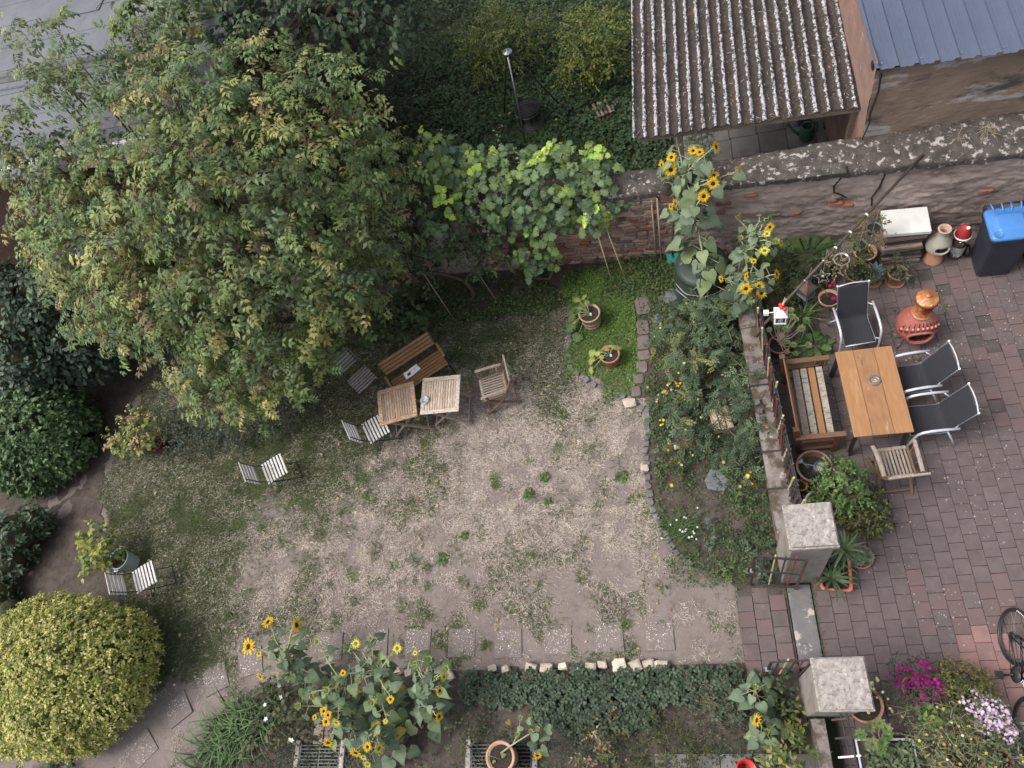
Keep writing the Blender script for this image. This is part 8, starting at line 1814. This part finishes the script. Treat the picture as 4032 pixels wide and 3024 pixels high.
for i, b in enumerate(tomato):
    t = thing("tomato_plant", "sprawling grey-green tomato plant with some yellowed leaves in the right flower bed", "tomato plant", (b[0], b[1], .03), 0, "tomato plants in the bed")
    c = [(b[0] + random.gauss(0, .07), b[1] + random.gauss(0, .07), max(.1, b[2] + random.gauss(0, .06)), b[3] * random.uniform(.6, .9)) for _ in range(3)]
    cr = crown(c, 40, 5, .22, TOM, .125, [(.085, .125, .070), (.11, .155, .082), (.062, .095, .055), (.24, .24, .09), (.17, .12, .07)], [5, 5, 4, .9 + .5 * (i % 3 == 0), .6], .1, -.4, .7, .7, spread=.8, shell=(.5, 1.15)); f = Fol(); add_crown(f, cr, [TOM]); f.build("foliage", M['leaf'], t, "stuff", t.location); twigs(cr, t, t.location, M['stem'], .004)
    if i % 3 == 0:
        for q in range(3):
            p = cr['P'][rng.integers(len(cr['P']))]; mb = MB(); mb.ball((p[0] - b[0], p[1] - b[1], p[2]), random.uniform(.016, .03), 10, 7); mb.build("tomato", pmat("tomato_%d_%d" % (i, q), *random.choice([((.42, .46, .14), (.36, .40, .12)), ((.55, .47, .16), (.5, .42, .15))]), 5, .35, 0), t, True)
def marigold(label, x, y, r, z, fl):
    low_plant("marigold_plant", label, [(x, y, z, r), (x + r * .5, y - r * .3, z * .8, r * .7), (x - r * .5, y + r * .2, z * .8, r * .7)], 90, 6, .12, LEAF, .055, [(.075, .125, .045), (.10, .16, .055), (.06, .095, .04)], None, flowers=fl)
YF = [(.75, .52, .02), (.70, .40, .015), (.72, .62, .16)]
FL12 = flower(12, .14)
marigold("flowering plant with faded cream and orange-yellow blooms at the corner of the small stone path", -.36, 5.10, .24, .14, [(26, FL12, .022, [(.62, .52, .36), (.55, .42, .26)], .06), (9, FL12, .030, YF, .07)])
marigold("small plant with two yellow blooms right beside the cobbles, middle of the bed", -.50, 4.52, .13, .09, [(4, FL12, .026, YF, .05)])
marigold("plant with several yellow and cream blooms near the middle cobbles of the bed", -.28, 4.02, .17, .14, [(12, FL12, .028, YF + [(.7, .66, .45)], .06)])
marigold("plant with small red blooms low down beside the yellow flowers by the cobbles", -.34, 3.70, .17, .12, [(5, FL12, .020, [(.5, .02, .015)], .05), (2, FL12, .03, YF, .05)])
marigold("plant with three round yellow blooms against the low wall near the slate", .72, 3.45, .20, .16, [(6, FL12, .032, YF, .06)])
low_plant("squash_plant", "big broad-leaved green plant beside the small slate at the stone path", [(-.15, 6.55, .22, .16), (-.05, 6.42, .2, .12)], 22, 3, .12, HEART, .15, [(.095, .14, .085), (.12, .17, .10)])
low_plant("columbine_plant", "low blue-green leafy plant at the lower end of the flower bed", [(.05, 3.05, .08, .14), (.12, 2.75, .08, .13)], 80, 4, .08, TRI, .05, [(.095, .14, .10), (.12, .17, .12)])
low_plant("parsley_plant", "bright green curly herb in the bed just left of the upper gate", [(.34, 2.26, .12, .14), (.22, 2.38, .1, .1)], 170, 5, .08, LEAFW, .035, [(.10, .17, .05), (.13, .21, .06)])
low_plant("heuchera_plant", "low dark rounded-leaf plant at the foot of the upper pillar", [(.60, 2.22, .1, .12), (.80, 2.3, .12, .12), (.72, 2.65, .12, .14)], 60, 4, .09, TRI, .075, [(.06, .09, .055), (.08, .115, .065)])
low_plant("herb_plant", "dark green small herb in the middle of the lower bed end", [(.40, 2.72, .1, .13), (.55, 2.95, .1, .14)], 90, 4, .09, LEAFW, .05, [(.05, .08, .04), (.07, .10, .05)])
# dry grass rings on the wall coping
for (x, y, l) in ((4.10, 7.80, "dry wiry tuft on the wall top, left one of two"), (4.50, 7.80, "dry wiry tuft on the wall top, right one of two")):
    t = thing("dry_tuft", l, "plant", (x, y, 1.80)); f = Fol(); n = 60; a = rng.uniform(0, 2 * PI, n)
    f.add(strap(6, .010, 3.0, 1.2), np.stack([x + rng.normal(0, .04, n), y + rng.normal(0, .03, n), np.full(n, 1.80)], 1), np.array([[0, 0, 1.]]) + rng.normal(size=(n, 3)) * .3, np.stack([np.cos(a), np.sin(a), 0 * a], 1), rng.uniform(.16, .30, n), pick([(.40, .32, .22), (.30, .24, .16)], n)); f.build("stalks", M['straw'], t, "stuff", t.location)
wg = thing("wall_vent", "small rusty iron grille fixed on the garden wall near the vine", "grille", (-.72, wy(-.72) - .03, 1.15))
for i in range(7):
    mb = MB(); mb.box((-.07 + .023 * i, 0, 0), (.008, .012, .16)); mb.build("grille_bar", M['rust_iron'], wg)
for z in (-.06, .06):
    mb = MB(); mb.box((0, -.004, z), (.18, .01, .01)); mb.build("grille_rail", M['rust_iron'], wg)
for i, (a, b) in enumerate((((-1.05, 7.45, 0), (-1.14, 7.75, 1.2)), ((-.80, 7.42, 0), (-.98, 7.75, 1.25)), ((-3.1, 7.3, 0), (-3.35, 7.6, 1.0)), ((-3.95, 7.1, 0), (-4.2, 7.5, 1.1)))):
    t = thing("bamboo_cane", "thin pale cane leaning on the wall behind the vine, %s" % ("second from right", "rightmost of four", "third from right", "leftmost of four")[i], "cane", a); mb = MB(); mb.tube([a, b], .010, 6); mb.build("cane_shaft", M['bamboo'] if i < 2 else M['wood_raw'], t, True, world=True)
